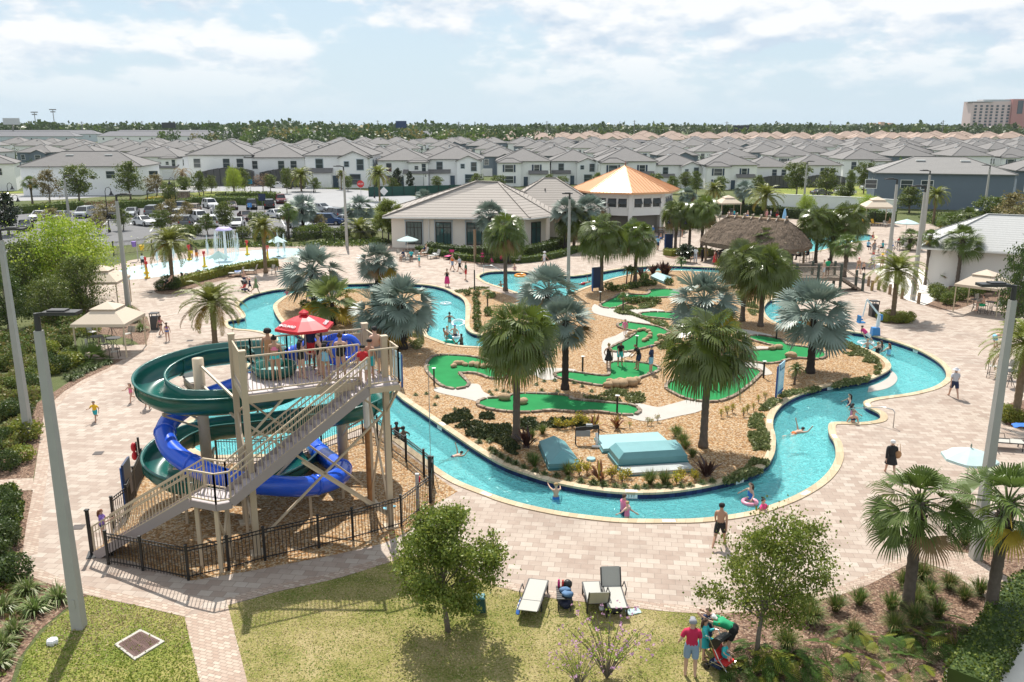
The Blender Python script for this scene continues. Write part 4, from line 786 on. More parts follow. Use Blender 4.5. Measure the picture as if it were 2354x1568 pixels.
for t0,t1 in((.13,.40),(.66,.84)):
 a,b=ae(t0),ae(t1); mb.bar(tl((a.x,a.y,ZD+1.32)),tl((b.x,b.y,ZD+1.32)),.055); mb.bar(tl((a.x,a.y,ZD+.95)),tl((b.x,b.y,ZD+.95)),.04)
 for i in range(9):q=a.lerp(b,(i+.5)/9); mb.bar(tl((q.x,q.y,ZD+.95)),tl((q.x,q.y,ZD+1.32)),.02)
 for q in(a,b):mb.bar(tl((q.x,q.y,ZD)),tl((q.x,q.y,ZD+1.32)),.055)
mb.build('entrance_gate',TAN,tw)
mb=MB(); a,b=ae(.72),ae(.97); mb.bar(tl((a.x,a.y+.04,ZD+.62)),tl((b.x,b.y+.04,ZD+.62)),.02,1.1); mb.build('gate_panel',TAN,tw)
def flight(p_top,p_bot,zt,zb,w,name):
 a,b=V(p_top),V(p_bot); d=(b-a); L=d.length; d.normalize(); s=V((-d.y,d.x)); n=int(round((zt-zb)/.178)); mb=MB(); st=MB()
 for i in range(n):
  t0=a+d*(L*i/n); z=zt-(zt-zb)*(i+1)/n; c=t0+d*(L/n/2)
  mb.box(tl((c.x,c.y,z-.02)),(L/n+.03,w-.06,.05),atan2(d.y,d.x)); c2=t0+d*.012; mb.box(tl((c2.x,c2.y,z+(zt-zb)/n/2-.01)),(.02,w-.06,(zt-zb)/n),atan2(d.y,d.x))
 for sg in(-1,1):
  A=a+s*sg*w/2; Bq=b+s*sg*w/2; st.bar(tl((A.x,A.y,zt-.12)),tl((Bq.x,Bq.y,zb-.05)),.07,.32)
 mb.build('stair_treads',TREAD,tw); st.build('stair_stringers',FASC,tw)
 for sg in(-1,1):
  A=a+s*sg*w/2; Bq=b+s*sg*w/2; rail(A,Bq,zt,zb,1.08,mid=True,name='stair_railing')
flight(P2(4.1,.5)[:2],P2(-.85,.5)[:2],ZD,2.6,1.0,'upper')
LP=[P2(-.85,1.0),P2(-1.34,1.0),P2(-2.07,.23),P2(-1.51,-.63),P2(-.85,0)]
mb=MB(); mb.prism([tl(p)for p in LP],2.53,2.6); mb.build('stair_landing',TREAD,tw)
mb=MB()
for a,b in zip(LP,LP[1:]+LP[:1]):mb.bar(tl((a.x,a.y,2.47)),tl((b.x,b.y,2.47)),.07,.24)
mb.build('landing_beam',FASC,tw)
rail(LP[0],LP[1],2.6,2.6,1.08); rail(LP[1],LP[2],2.6,2.6,1.08); rail(LP[3],LP[4],2.6,2.6,1.08)
lt=(LP[2]+LP[3])/2; flight(lt[:2],(-14.75,28.4),2.6,.12,1.0,'lower')
for p in(P2(-1.34,.85),P2(-.9,-.1),P2(-1.9,.1)):
 mb=MB(); mb.bar(tl((p.x,p.y,0)),tl((p.x,p.y,2.4)),.13); mb.build('landing_post',TAN,tw)
mb=MB()
def br(a,za,b,zb,w=.07):mb.bar(tl((a[0],a[1],za)),tl((b[0],b[1],zb)),w)
A,B,C,E=cols['A'],cols['B'],cols['C'],cols['E']
br(B,4.9,C,.5,.075); br(C,4.7,B,.4,.075); br(A,5.3,E,.6); br(E,5.2,A,.6); br(A,4.6,B,2.4); br(B,4.6,A,2.4); br(A,2.0,B,.3); br(C,5.0,E,.5); br(E,5.0,C,.5)
br(B,4.4,P2(1.35,0),5.75); br(C,4.6,P2(5.15,.9),5.7); br(C,4.5,P2(3.6,0),5.75); br(A,4.5,ae(.28),5.75); br(E,4.5,ae(.78),5.75)
br(P2(1.6,1.0),3.6,P2(4.99,0),.4,.08); br(P2(-1.3,.85),1.9,P2(-.9,-.1),.4); br(P2(-.9,-.1),1.9,P2(-1.3,.85),.4)
mb.build('brace',TAN,tw)
mb=MB(); mb.cyl(tl((E.x-.02,E.y-.30,3.3)),tl((E.x-.02,E.y-.30,5.9)),.12,.12,10); mb.build('drain_pipe',WPIPE,tw)
mb=MB(); mb.cyl(tl((E.x-.02,E.y-.30,.0)),tl((E.x-.02,E.y-.30,3.3)),.10,.10,10); mb.cyl(tl((E.x-.02,E.y-.3,3.22)),tl((E.x-.02,E.y-.3,3.4)),.16,.16,10); mb.build('rusty_pipe',RUST,tw)
def arc(c,r,a0,a1,z0,z1,n=7):return[(c[0]+r*cos(radians(a0+(a1-a0)*i/n)),c[1]+r*sin(radians(a0+(a1-a0)*i/n)),z0+(z1-z0)*i/n)for i in range(n+1)]
def spl3(pts,n=5):
 P=[V(p)for p in pts]; m=len(P); out=[]
 for i in range(m-1):
  p0,p1,p2,p3=P[max(i-1,0)],P[i],P[i+1],P[min(i+2,m-1)]
  for k in range(n):
   t=k/n; out.append(.5*((2*p1)+(p2-p0)*t+(2*p0-5*p1+4*p2-p3)*t*t+(3*p1-p0-3*p2+p3)*t**3))
 out.append(P[-1]); return out
c1,c2=(-12.45,32.9),(-7.5,35.9)
path=[(-9.0,30.9,6.05),(-9.45,31.9,6.0),(-9.95,33.3,5.7)]+[(-10.9,34.35,5.45)]+arc(c1,1.85,90,270,5.2,4.3,7)+[(-10.9,31.45,4.2),(-9.75,32.6,4.05),(-9.2,34.3,3.85),(-9.05,35.8,3.7),(-8.75,36.9,3.6)]+arc(c2,1.75,90,-90,3.45,2.75,7)+[(-8.9,34.15,2.55),(-10.6,34.55,2.2)]+arc(c1,1.85,90,270,1.95,1.0,7)+[(-10.9,31.3,.8),(-9.7,32.3,.65),(-9.2,33.7,.5),(-9.1,35.6,.25),(-9.1,37.2,-.02)]
gp=spl3(path,4)
gs=thing('green_water_slide','dark green open flume slide looping out from the tower platform','water slide',(c1[0],c1[1],0))
O1=V((c1[0],c1[1],0))
def flume(path,mb):
 prof=[]; r=.54
 for k in range(11):a=pi+pi*k/10; prof.append((r*cos(a),r+r*sin(a)))
 inner=[(-r,.80)]+prof+[(r,.80)]; outer=[(r+.09,.80),(r+.09,.74),(r+.03,.74)]+[((r+.03)*cos(pi+pi*k/10),r+(r+.03)*sin(pi+pi*k/10))for k in range(10,-1,-1)]+[(-r-.03,.74),(-r-.09,.74),(-r-.09,.80)]
 sec=inner+outer; n=len(sec); vs=[]; m=len(path)
 for i,p in enumerate(path):
  t=path[min(i+1,m-1)]-path[max(i-1,0)]; s=V((t.y,-t.x,0)).normalized()
  for l,h in sec:vs.append(p-O1+s*l+V((0,0,h)))
 mb.add(vs,[(i*n+k,(i+1)*n+k,(i+1)*n+(k+1)%n,i*n+(k+1)%n)for i in range(m-1)for k in range(n)])
mb=MB(); flume(gp,mb); mb.build('flume',GRN,gs,True)
for i in range(10,len(gp)-4,13):
 p=gp[i]-O1; t=(gp[i+1]-gp[i-1]); s=V((t.y,-t.x,0)).normalized(); mb=MB()
 pts=[p+s*(.60*cos(pi+pi*k/10))+V((0,0,.54+.60*sin(pi+pi*k/10)))for k in range(11)]; pts=[p+s*-.60+V((0,0,.76))]+pts+[p+s*.60+V((0,0,.76))]
 mb.tube(pts,.035,4); mb.build('joint_rib',GRN,gs)
mb=MB(); tub=V((-8.75,30.55,ZD))-O1
mb.lathe([(.45,.02),(.72,.06),(.80,.28),(.82,.42),(.74,.42),(.66,.16),(.40,.1),(.01,.1)],20,tub); mb.build('start_tub',GRN,gs,True)
mb=MB(); mb.lathe([(.01,.17),(.67,.17)],20,tub); mb.build('tub_water',mat('tub_water',(.35,.62,.60),.15,.3,6),gs)
for c,top in((c1,6.0),(c2,4.4)):
 mb=MB(); mb.tube([(c[0]-O1.x,c[1]-O1.y,0),(c[0]-O1.x,c[1]-O1.y,top)],.22,14); mb.build('support_column',TAN,gs,True)
mb=MB()
for c,ang,z in((c1,180,4.5),(c1,235,4.2),(c1,130,4.7),(c1,200,1.15),(c1,250,.95),(c1,100,1.6),(c2,0,3.0),(c2,-70,2.75),(c2,60,3.2)):
 a=radians(ang); o_=V((c[0],c[1],z-.25))-O1; e_=o_+V((cos(a)*1.75,sin(a)*1.75,.2)); mb.bar(o_,e_,.1); mb.bar(o_-V((0,0,.9)),e_-V((0,0,.05)),.07)
for x,y,z in((A.x,A.y,5.0),(A.x,A.y,4.2)):mb.bar(V((c1[0],c1[1],z+.8))-O1,V((x,y,z))-O1,.08)
mb.build('support_arm',TAN,gs)
bp=spl3([(-6.75,32.0,6.62),(-7.1,32.75,6.58),(-8.0,32.85,6.4),(-9.0,33.0,5.85),(-10.2,33.45,5.05),(-11.6,33.85,4.45),(-12.9,33.85,3.95),(-13.7,33.2,3.5),(-13.75,32.2,3.15),(-13.0,31.0,2.8),(-11.8,30.15,2.5),(-10.5,29.75,2.2),(-9.2,29.95,1.9),(-8.0,30.6,1.55),(-7.15,31.7,1.3),(-7.0,33.2,1.1),(-7.7,34.6,.9),(-8.6,36.3,.65),(-9.5,38.3,.42)],5)
bs=thing('blue_water_slide','bright blue tube slide winding under the tower stairs','water slide',(-10,32,0)); O2=V((-10,32,0))
mb=MB(); mb.tube([p-O2 for p in bp],.39,18,False); mb.tube([p-O2 for p in bp],.36,18,False); mb.build('tube',BLU,bs,True)
for i in range(4,len(bp)-1,9):
 mb=MB(); t=(bp[i+1]-bp[i-1]).normalized(); mb.tube([bp[i]-O2-t*.05,bp[i]-O2+t*.05],.43,18); mb.build('flange',BLU,bs,True)
mb=MB(); mb.lathe([(.36,0),(.62,0),(.62,.06),(.36,.06)],22); o=mb.build('entrance_ring',BLU,bs); t=(bp[1]-bp[0]).normalized(); o.location=bp[0]-O2-t*.04; o.rotation_euler=t.to_track_quat('Z','Y').to_euler()
for i in(38,47,57,66,74,82):
 p=bp[i]-O2; mb=MB(); mb.bar((p.x,p.y,0),(p.x,p.y,p.z-.36),.09); mb.bar((p.x-.35,p.y,p.z-.40),(p.x+.35,p.y,p.z-.40),.07); mb.build('tube_support',TAN,bs)
def text_mesh(s,size,name,m,parent,mtx,depth=.004):
 cu=bpy.data.curves.new(name,'FONT'); cu.body=s; cu.size=size; cu.align_x='CENTER'; cu.align_y='CENTER'; cu.extrude=depth; cu.resolution_u=2
 o=bpy.data.objects.new(name,cu); COL.objects.link(o); dg=bpy.context.evaluated_depsgraph_get(); me=bpy.data.meshes.new_from_object(o.evaluated_get(dg)); bpy.data.objects.remove(o); bpy.data.curves.remove(cu)
 me.materials.clear(); me.materials.append(m); o=bpy.data.objects.new(name,me); COL.objects.link(o); o.parent=parent; o.matrix_local=mtx; return o
def canopy(mb,r,z0,z1,n=8,ph=0,sag=.04,thick=True):
 vs=[(0,0,z1)]; fs=[]
 for j,t in enumerate((.5,1.0)):
  for k in range(n*2):
   a=ph+pi*k/n; rr=r*t*(1 if k%2==0 else cos(pi/n)*(1-.015*j)); vs.append((rr*cos(a),rr*sin(a),z1+(z0-z1)*t+(.05*(1-t))-(sag*t if k%2 else 0)*.4))
 m=n*2
 for k in range(m):fs.append((0,1+k,1+(k+1)%m)); fs.append((1+k,1+m+k,1+m+(k+1)%m,1+(k+1)%m))
 o=len(vs)
 for k in range(m):x,y,z=vs[1+m+k]; vs.append((x*1.005,y*1.005,z-.10))
 for k in range(m):fs.append((1+m+k,o+k,o+(k+1)%m,1+m+(k+1)%m))
 mb.add(vs,fs)
gu=thing('guard_umbrella','red lifeguard umbrella with white GUARD lettering on the tower platform','umbrella',(-7.75,31.35,ZD))
mb=MB(); canopy(mb,1.12,1.70,2.15,6,radians(30)); mb.build('canopy',RED,gu)
mb=MB(); mb.lathe([(.0,.28),(.18,.16),(.2,.1),(.16,.08)],8,(0,0,2.05)); mb.build('vent_cap',RED,gu)
mb=MB(); mb.cyl((0,0,0),(0,0,2.2),.03,.03,8); mb.box((0,0,.05),(.4,.4,.1)); mb.build('pole',GRYP,gu)
def on_panel(ang,up,size,s):
 a=radians(ang); out_=V((cos(a),sin(a),0)); ap=1.12*cos(pi/6); sl=V((-out_.x*ap,-out_.y*ap,.45)).normalized(); tx=V((-sin(a),cos(a),0)); nz=tx.cross(sl).normalized()
 p=V((out_.x*ap*up,out_.y*ap*up,2.15-.45*up+.05*(1-up)))+nz*.03; M=Matrix((tx,sl,nz)).transposed().to_4x4(); M.translation=p; text_mesh(s,size,'lettering',WHT,gu,M,.012)
on_panel(-120,.82,.185,'GUARD'); on_panel(0,.82,.185,'GUARD');
def plus(ang,up,off_):
 a=radians(ang); out_=V((cos(a),sin(a),0)); ap=1.12*cos(pi/6); sl=V((-out_.x*ap,-out_.y*ap,.45)).normalized(); tx=V((-sin(a),cos(a),0)); nz=tx.cross(sl).normalized()
 p=V((out_.x*ap*up,out_.y*ap*up,2.15-.45*up+.05*(1-up)))+nz*.03+tx*off_; mb=MB(); mb.bar(p-tx*.07,p+tx*.07,.045,.02,nz); mb.bar(p-sl*.07,p+sl*.07,.045,.024,nz); mb.build('cross_mark',WHT,gu)
plus(-120,.82,-.40)
def fence(px,name,label,h=1.2,sp=.125,post=.08,skip=(),m=BLK,gl=None):
 Pp=gl or[V(G(x,y)[:2])for x,y in px]; o0=Pp[0]; t=thing(name,label,'fence',(o0.x,o0.y,0))
 for p in Pp:
  mb=MB(); q=p-o0; mb.box((q.x,q.y,h/2+.04),(post,post,h+.08)); mb.box((q.x,q.y,h+.1),(post*1.3,post*1.3,.04)); mb.build('post',m,t)
 for i in range(len(Pp)-1):
  if i in skip:continue
  a,b=Pp[i]-o0,Pp[i+1]-o0; L=(b-a).length; n=max(2,int(L/sp)); mb=MB()
  for z in(.14,h-.12,h):mb.bar((a.x,a.y,z),(b.x,b.y,z),.03,.035)
  for k in range(1,n):q=a.lerp(b,k/n); mb.bar((q.x,q.y,.05),(q.x,q.y,h),.02)
  mb.build('fence_panel',m,t)
 return t
fence([(250,1298),(329,1312),(434,1334),(527,1312),(610,1289),(734,1260),(812,1242),(923,1210),(990,1157),(996,1115),(975,1097),(934,1063),(900,1038),(868,1013),(834,1006),(740,1036),(650,1064),(570,1068),(500,1066)],'yard_fence','black picket fence round the gravel yard under the slide tower')
fence([(330,1096),(312,1140),(297,1185),(263,1214)],'gate_fence','short black fence with open gate left of the stair foot')
def tag_mesh(mb,name,m,label,cat,loc,rz=0,group=None,smooth=False):return tag(mb.build(name,m,None,smooth,loc,rz),label,cat,group)
tag_mesh(MB().box((0,0,.85),(.1,.1,1.7)).box((0,0,1.72),(.14,.14,.05)),'gate_post',BLK,'lone black gate post at the foot of the stairs','post',G(212,1274))
tag_mesh(MB().box((0,0,1.0),(.13,.13,2.0)).box((.08,0,1.6),(.05,.04,.25)),'gate_post',BLK,'tall black post at the river corner of the yard fence','post',G(990,1153))
t=thing('grey_post','grey post with a red call box by the yard fence corner','post',G(961,1171))
MB().box((0,0,.75),(.14,.14,1.5)).box((0,0,1.52),(.16,.16,.04)).build('shaft',GRYP,t); MB().box((.09,0,1.3),(.06,.1,.22)).build('call_box',RED,t)
t=thing('rescue_pole','tall black pole holding a red rescue float beside the green slide','rescue pole',G(327,1100)); MB().cyl((0,0,0),(0,0,1.9),.05,.05,8).bar((-.1,0,.05),(-.1,0,1.7),.05).build('shaft',BLK,t); MB().ell((-.22,0,1.45),(.12,.14,.22)).ell((-.22,0,1.05),(.12,.14,.2)).build('rescue_float',RED,t)
tag_mesh(MB().box((0,0,0),(.9,.6,.02)),'rubber_mat',BLK,'black rubber mat at the foot of the stairs','mat',G(232,1272,.02),.3)
def m_roof(name,col,row=.16,var=.25,rough=.8,band=.35):
 m,nt,out=newmat(name); c=coords(nt,'obj'); sp=nd(nt,'ShaderNodeSeparateXYZ'); lk(nt,c,sp.inputs[0])
 a=nd(nt,'ShaderNodeMath'); a.operation='MULTIPLY'; lk(nt,sp.outputs[2],a.inputs[0]); a.inputs[1].default_value=1/row
 f=nd(nt,'ShaderNodeMath'); f.operation='FRACT'; lk(nt,a.outputs[0],f.inputs[0])
 mr=nd(nt,'ShaderNodeMapRange',i1=0,i2=.28,i3=band,i4=0); lk(nt,f.outputs[0],mr.inputs[0])
 n=noi(nt,c,1.1,5,.7); n2=noi(nt,c,6,2)
 cc=mixc(nt,n,tuple(x*(1-var)for x in col),tuple(x*(1+var)for x in col)); cc=mixc(nt,mixc(nt,.8,n2,n2),cc,tuple(x*.8 for x in col))
 cc=mixc(nt,mr.outputs[0],cc,tuple(x*.25 for x in col))
 princ(nt,out,cc,rough,bump(nt,f.outputs[0],.5,.05),spec=.25); return m
ROOFG=m_roof('grey_roof_tile',(.21,.20,.195),.15,.32); ROOFL=m_roof('pale_roof_tile',(.40,.36,.325),.27,.12,.8,1.0); ROOFM=m_roof('mid_roof_tile',(.29,.28,.27),.2,.15,.8,.7); ROOFP=m_roof('pink_roof_tile',(.40,.30,.245),.2); ROOFD=m_roof('dark_roof_shingle',(.10,.10,.11),.2); ROOFS=m_roof('slate_roof_shingle',(.20,.20,.215),.2); ROOFW=m_roof('white_roof_tile',(.52,.52,.51),.17,.1,.8,.6)
def wallm(n,c):return mat(n,c,.85,.06,.6,spec=.2)
WW=wallm('white_stucco',(.84,.84,.83)); WG=wallm('blue_grey_stucco',(.15,.185,.225)); WC=wallm('cream_stucco',(.66,.60,.52)); WP=wallm('pale_blue_siding',(.52,.58,.62)); WK=wallm('clubhouse_stucco',(.72,.67,.60)); WPK=wallm('pink_stucco',(.52,.25,.23))
TRIM=mat('white_trim',(.72,.72,.70),.6,.04); TRIMB=mat('blue_grey_trim',(.36,.43,.47),.6,.05); SHUT=mat('navy_shutter',(.03,.05,.09),.6,.1); GAR=mat('garage_white',(.70,.70,.70),.55,.05); DOOR=mat('dark_door',(.04,.07,.10),.5,.1)
def glassm(n,c,r=.08):
 if n in MATS:return MATS[n]
 m,nt,out=newmat(n); princ(nt,out,c,r,None,0,.7); MATS[n]=m; return m
GLS=glassm('window_glass',(.045,.06,.07)); GLB=glassm('green_glass',(.05,.10,.10),.05)
SCRN=None
def screenm():
 m,nt,out=newmat('porch_screen'); t=nd(nt,'ShaderNodeBsdfTransparent'); t.inputs[0].default_value=rgb(.8,.8,.8); d=nd(nt,'ShaderNodeBsdfDiffuse'); d.inputs[0].default_value=rgb(.02,.02,.022)
 mx=nd(nt,'ShaderNodeMixShader',i0=.55); lk(nt,d.outputs[0],mx.inputs[2]); lk(nt,t.outputs[0],mx.inputs[1]); lk(nt,mx.outputs[0],out.inputs[0]); return m
SCRN=screenm()
def hip(mb,x0,y0,x1,y1,z,slope,ov=.45,ridge_axis=None,th=.14):
 x0-=ov; y0-=ov; x1+=ov; y1+=ov; w,d=x1-x0,y1-y0
 if w>=d:h=slope*d/2; r0,r1=(x0+d/2,(y0+y1)/2),(x1-d/2,(y0+y1)/2)
 else:h=slope*w/2; r0,r1=((x0+x1)/2,y0+w/2),((x0+x1)/2,y1-w/2)
 vs=[(x0,y0,z),(x1,y0,z),(x1,y1,z),(x0,y1,z),(r0[0],r0[1],z+h),(r1[0],r1[1],z+h)]
 fs=[(0,1,5,4),(1,2,5),(2,3,4,5),(3,0,4)]if w>=d else[(0,1,4),(1,2,5,4),(2,3,5),(3,0,4,5)]
 mb.add(vs,fs); mb.add([(x0,y0,z-th),(x1,y0,z-th),(x1,y1,z-th),(x0,y1,z-th)]+vs[:4],[(3,2,1,0),(0,1,5,4),(1,2,6,5),(2,3,7,6),(3,0,4,7)])
 rr=.09
 for a,b in((0,4),(3,4),(1,5),(2,5),(4,5))if w>=d else((0,4),(1,4),(2,5),(3,5),(4,5)):mb.bar(V(vs[a])+V((0,0,.04)),V(vs[b])+V((0,0,.04)),rr*2,rr)
 return h
def gable(mb,wm,x0,x1,yf,yb,z,slope,ov=.35):
 xc=(x0+x1)/2; h=slope*(x1-x0)/2; k=ov*slope
 wm.add([(x0,yf,z),(x1,yf,z),(xc,yf,z+h)],[(0,1,2)])
 for s in(-1,1):
  xe=xc+s*((x1-x0)/2+ov); f=yf-ov; a=[(xe,f,z-k),(xc,f,z+h),(xc,yb,z+h),(xe,yb,z-k)]; a2=[(p[0],p[1],p[2]+.14)for p in a]
  mb.add(a+a2,[(0,1,2,3),(7,6,5,4),(4,5,1,0),(3,7,4,0)if s>0 else(0,4,7,3)])
def window(par,x,y,z,w,h,face='f',sh=False,fr=TRIM,gl=GLS,bars=1,simple=False):
 rz=dict(f=0,l=-pi/2,r=pi/2,b=pi)[face]
 mb=MB(); t=.10
 for a,b in(((-w/2-t/2,0,-t),(-w/2-t/2,0,h+t)),((w/2+t/2,0,-t),(w/2+t/2,0,h+t))):mb.bar(a,b,.08,t,(1,0,0))
 for zz_ in(-t/2,h+t/2):mb.bar((-w/2,0,zz_),(w/2,0,zz_),.08,t)
 if bars:mb.bar((-w/2,0,h*.5),(w/2,0,h*.5),.07,.05)
 if sh:
  for s in(-1,1):pass
 o=mb.build('window',fr,par,False,(x,y,z),rz); MB().box((0,.01,h/2),(w,.03,h)).build('pane',gl,o)
 if sh:
  for s in(-1,1):MB().box((s*(w/2+.36),-.02,h/2),(.38,.06,h+.1)).build('shutter',SHUT,o)
 return o
def house(kind,w,d,wall,roof,h=5.9,slope=.42,bay=None,wins=(),side=(),gar=None,door=None,lanai=None,cat='house',vent=True,sh=False,fr=TRIM,low=None):
 t=thing(kind,'',cat); W_=MB(); Rf=MB(); f=-d/2
 W_.prism([(-w/2,f),(w/2,f),(w/2,d/2),(-w/2,d/2)],0,h); rh=hip(Rf,-w/2,f,w/2,d/2,h,slope)
 if bay:
  bx0,bx1,bd,bh,gb=bay; W_.prism([(bx0,f-bd),(bx1,f-bd),(bx1,f+.1),(bx0,f+.1)],0,bh)
  if gb:gable(Rf,W_,bx0,bx1,f-bd,f+(bx1-bx0)*.55,bh,slope)
  else:hip(Rf,bx0,f-bd,bx1,f+(bx1-bx0)*.5,bh+.003,slope,.4)
 if low:
  lx0,lx1,ld,lh=low; W_.prism([(lx0,f-ld),(lx1,f-ld),(lx1,f+.1),(lx0,f+.1)],0,lh); k=.5
  Rf.add([(lx0-.3,f-ld-.4,lh),(lx1+.3,f-ld-.4,lh),(lx1+.3,f,lh+.8),(lx0-.3,f,lh+.8),(lx0-.3,f-ld-.4,lh+.1),(lx1+.3,f-ld-.4,lh+.1),(lx1+.3,f,lh+.9),(lx0-.3,f,lh+.9)],[(3,2,1,0),(4,5,6,7),(0,1,5,4),(1,2,6,5),(3,0,4,7)])
 wo_=W_.build('wall',wall,t); r=Rf.build('roof',roof,t)
 if vent:
  v=MB()
  for x in(-w*.12,w*.1):v.box((x,-.9,h+rh-.32),(.8,.5,.22))
  v.build('roof_vent',TRIM,r)
 for q in wins:x,z,ww,hh=q[:4]; yy=f-(bay[2]if bay and bay[0]<x<bay[1]else(low[2]if low and low[0]<x<low[1]and z<low[3]else 0))-.03; window(t,x,yy,z,ww,hh,'f',sh and ww>1,fr)
 for fc,y,z,ww,hh in side:window(t,(-w/2-.03)if fc=='l' else w/2+.03,y,z,ww,hh,fc,False,fr)
 if gar:
  x,yy,ww=gar; g=MB(); g.box((x,yy-.05,1.15),(ww,.08,2.3))
  for i in range(4):g.box((x,yy-.1,.3+i*.56),(ww-.2,.04,.42))
  g.build('garage_door',GAR,t)
 if door:x,yy=door; dd=MB().box((x,yy-.04,1.1),(1.0,.07,2.2)).build('door',DOOR,t); MB().box((x+.35,yy-.1,1.05),(.06,.06,.2)).build('handle',STEEL,dd)
 if lanai:
  x0,x1,ld=lanai; s=MB(); fr_=MB(); n=8; zz_=[2.5+.9*sin(pi*(.08+.84*i/n))for i in range(n+1)]
  for i in range(n):
   a,b=x0+(x1-x0)*i/n,x0+(x1-x0)*(i+1)/n; s.add([(a,f-ld,zz_[i]),(b,f-ld,zz_[i+1]),(b,f,zz_[i+1]),(a,f,zz_[i])],[(0,1,2,3)]); s.add([(a,f-ld,0),(b,f-ld,0),(b,f-ld,zz_[i+1]),(a,f-ld,zz_[i])],[(0,1,2,3)])
   fr_.bar((a,f-ld-.03,0),(a,f-ld-.03,zz_[i]),.07); fr_.bar((a,f-ld-.03,zz_[i]),(b,f-ld-.03,zz_[i+1]),.07); fr_.bar((a,f-ld,zz_[i]+.03),(a,f,zz_[i]+.03),.06)
  for x in(x0,x1):s.add([(x,f-ld,0),(x,f,0),(x,f,2.7),(x,f-ld,2.7)],[(0,1,2,3)])
  s.build('porch_screen',SCRN,t); fr_.build('porch_frame',BLK,t)
 return t
W1=[(-4.2,3.5,1.2,1.5),(-.4,3.6,.9,1.2),(3.6,3.5,1.2,1.5)]
SD=[('l',-3,3.4,.6,1.6),('l',-1.4,3.4,.6,1.6),('r',-3,3.4,.6,1.6),('r',1,3.4,.6,1.6)]
HP=dict(lan=house('screened_house',12.5,13,WW,ROOFG,wins=[(-4.6,3.4,1.3,1.7),(1.2,3.4,1.3,1.7),(3.9,3.4,1.3,1.7)],side=SD+[('l',2,.9,.7,1.8)],lanai=(-2.8,6.6,3.2)),gab=house('gabled_house',12,13.5,WW,ROOFG,bay=(.6,5.8,1.3,5.5,True),wins=[(-3.4,3.4,1.3,1.8),(1.9,3.9,.8,.9),(4.4,3.3,1.2,1.9),(3.4,.7,1.9,1.8)],side=SD,gar=(-3.6,-6.75,2.8),door=(-.5,-6.75),fr=TRIMB,low=(-5.6,-1.2,.5,2.7)),fla=house('shuttered_house',12.5,13,WW,ROOFG,bay=(-6.0,-.6,1.0,5.58,False),wins=[(-3.4,3.4,1.9,1.6),(3.2,3.4,1.2,1.6),(-3.4,.8,2.0,1.6)],side=SD,gar=(3.4,-6.5,2.8),door=(.6,-6.5),sh=True,low=(1.5,5.6,.6,2.8)),por=house('porch_house',11.5,13,WW,ROOFG,bay=(1.4,5.75,.8,5.5,False),wins=[(-3.2,3.3,1.2,1.9),(3.2,3.8,.8,.8),(4.9,3.4,.9,1.7),(-3.2,.7,1.3,1.7)],side=SD,gar=(3.5,-8.2,3.0),door=(-.4,-6.5),low=(.4,5.8,1.6,2.9)),blu=house('blue_grey_house',12,13,WG,ROOFG,bay=(-1,4.6,1.0,5.5,True),wins=[(-4,3.4,1.3,1.6),(1.8,3.3,1.9,1.6),(1.8,.8,1.9,1.6)],side=SD,gar=(-3.6,-6.5,2.8)),mod=house('modern_house',11,13,WW,ROOFD,h=5.8,slope=.22,bay=(-5.2,-.4,1.0,5.4,True),wins=[(-3.0,3.4,1.0,1.3),(2.8,3.4,1.0,1.3)],side=[],vent=False),mob=house('modern_blue_house',11,13,WG,ROOFD,h=5.8,slope=.22,bay=(.4,5.2,1.0,5.4,True),wins=[(2.6,3.4,1.0,1.3),(-2.8,3.4,1.0,1.3)],side=[],vent=False),pnk=house('tile_roofed_villa',15,13,WC,ROOFP,h=6.2,slope=.5,bay=(-2,4,1.2,6.1,True),wins=[(-5,3.6,1.2,1.5),(1,3.6,1.5,1.6),(5.8,3.6,1.2,1.5)],side=[],vent=False))
DESC=dict(lan='white house with screened rear porch',gab='white gabled house with blue grey trim',fla='white house with navy shutters',por='white house with low porch roof',blu='blue grey house',mod='white house with flat dark roof',mob='blue house with flat dark roof',pnk='cream villa with pink tiles')
def put_house(k,px,py,wpx,label,rz=0,group=None):
 b=G(px,py); return place(HP[k],label,b+V((0,7.0,0)),rz,wpx/F*(b.y*CP+3.6)/12.3,group)
for a in[('por',364,412,106,'white two storey house just right of the long white block, with dark entry door',-.02),('lan',512,424,140,'white house with big arched porch screen behind the parked black SUV',.03),('lan',636,424,128,'white house with arched porch screen behind the white sedan',.03),('gab',782,430,150,'white gabled house behind the white pickup truck',0),('por',926,428,122,'white house with dark porch roof behind the white van',.02),('gab',1046,426,124,'white gabled house with garage right above the clubhouse roof',0),('fla',1203,428,118,'white house with navy shutters left of the gabled one behind the clubhouse',0),('gab',1320,424,110,'white gabled house touching the pavilion roof on its left',0),('fla',1442,432,126,'white shuttered house right behind the copper pavilion roof',0),('gab',1556,432,108,'white gabled house right of the copper pavilion roof',.05),('fla',1680,436,116,'white house with navy shutters behind the bushy date palm',0),('lan',1774,432,98,'white house with porch screen left of the large round tree',-.03),('lan',1884,430,102,'white house with porch screen between the two round trees',-.03),('por',1992,420,110,'white house left above the long blue grey block',-.05)]:put_house(*a,group='white front row houses')
def row(Y,x0,x1,step,kinds,name):
 n=0; x=x0; q=random.Random(int(Y))
 while x<x1:
  k=q.choice(kinds); n+=1
  o=place(HP[k],'%s in the %s, %s from the left'%(DESC[k],name,ORD[n-1]if n<=len(ORD)else str(n)),(x+q.uniform(-1,1),Y+q.uniform(-3,3),0),q.choice((0,0,0,0,pi,pi/2,-pi/2))+q.uniform(-.05,.05),q.uniform(.94,1.06),'houses of the '+name); x+=step*q.uniform(.93,1.08)
GK=['gab','fla','por','blu','gab','fla','por','por']
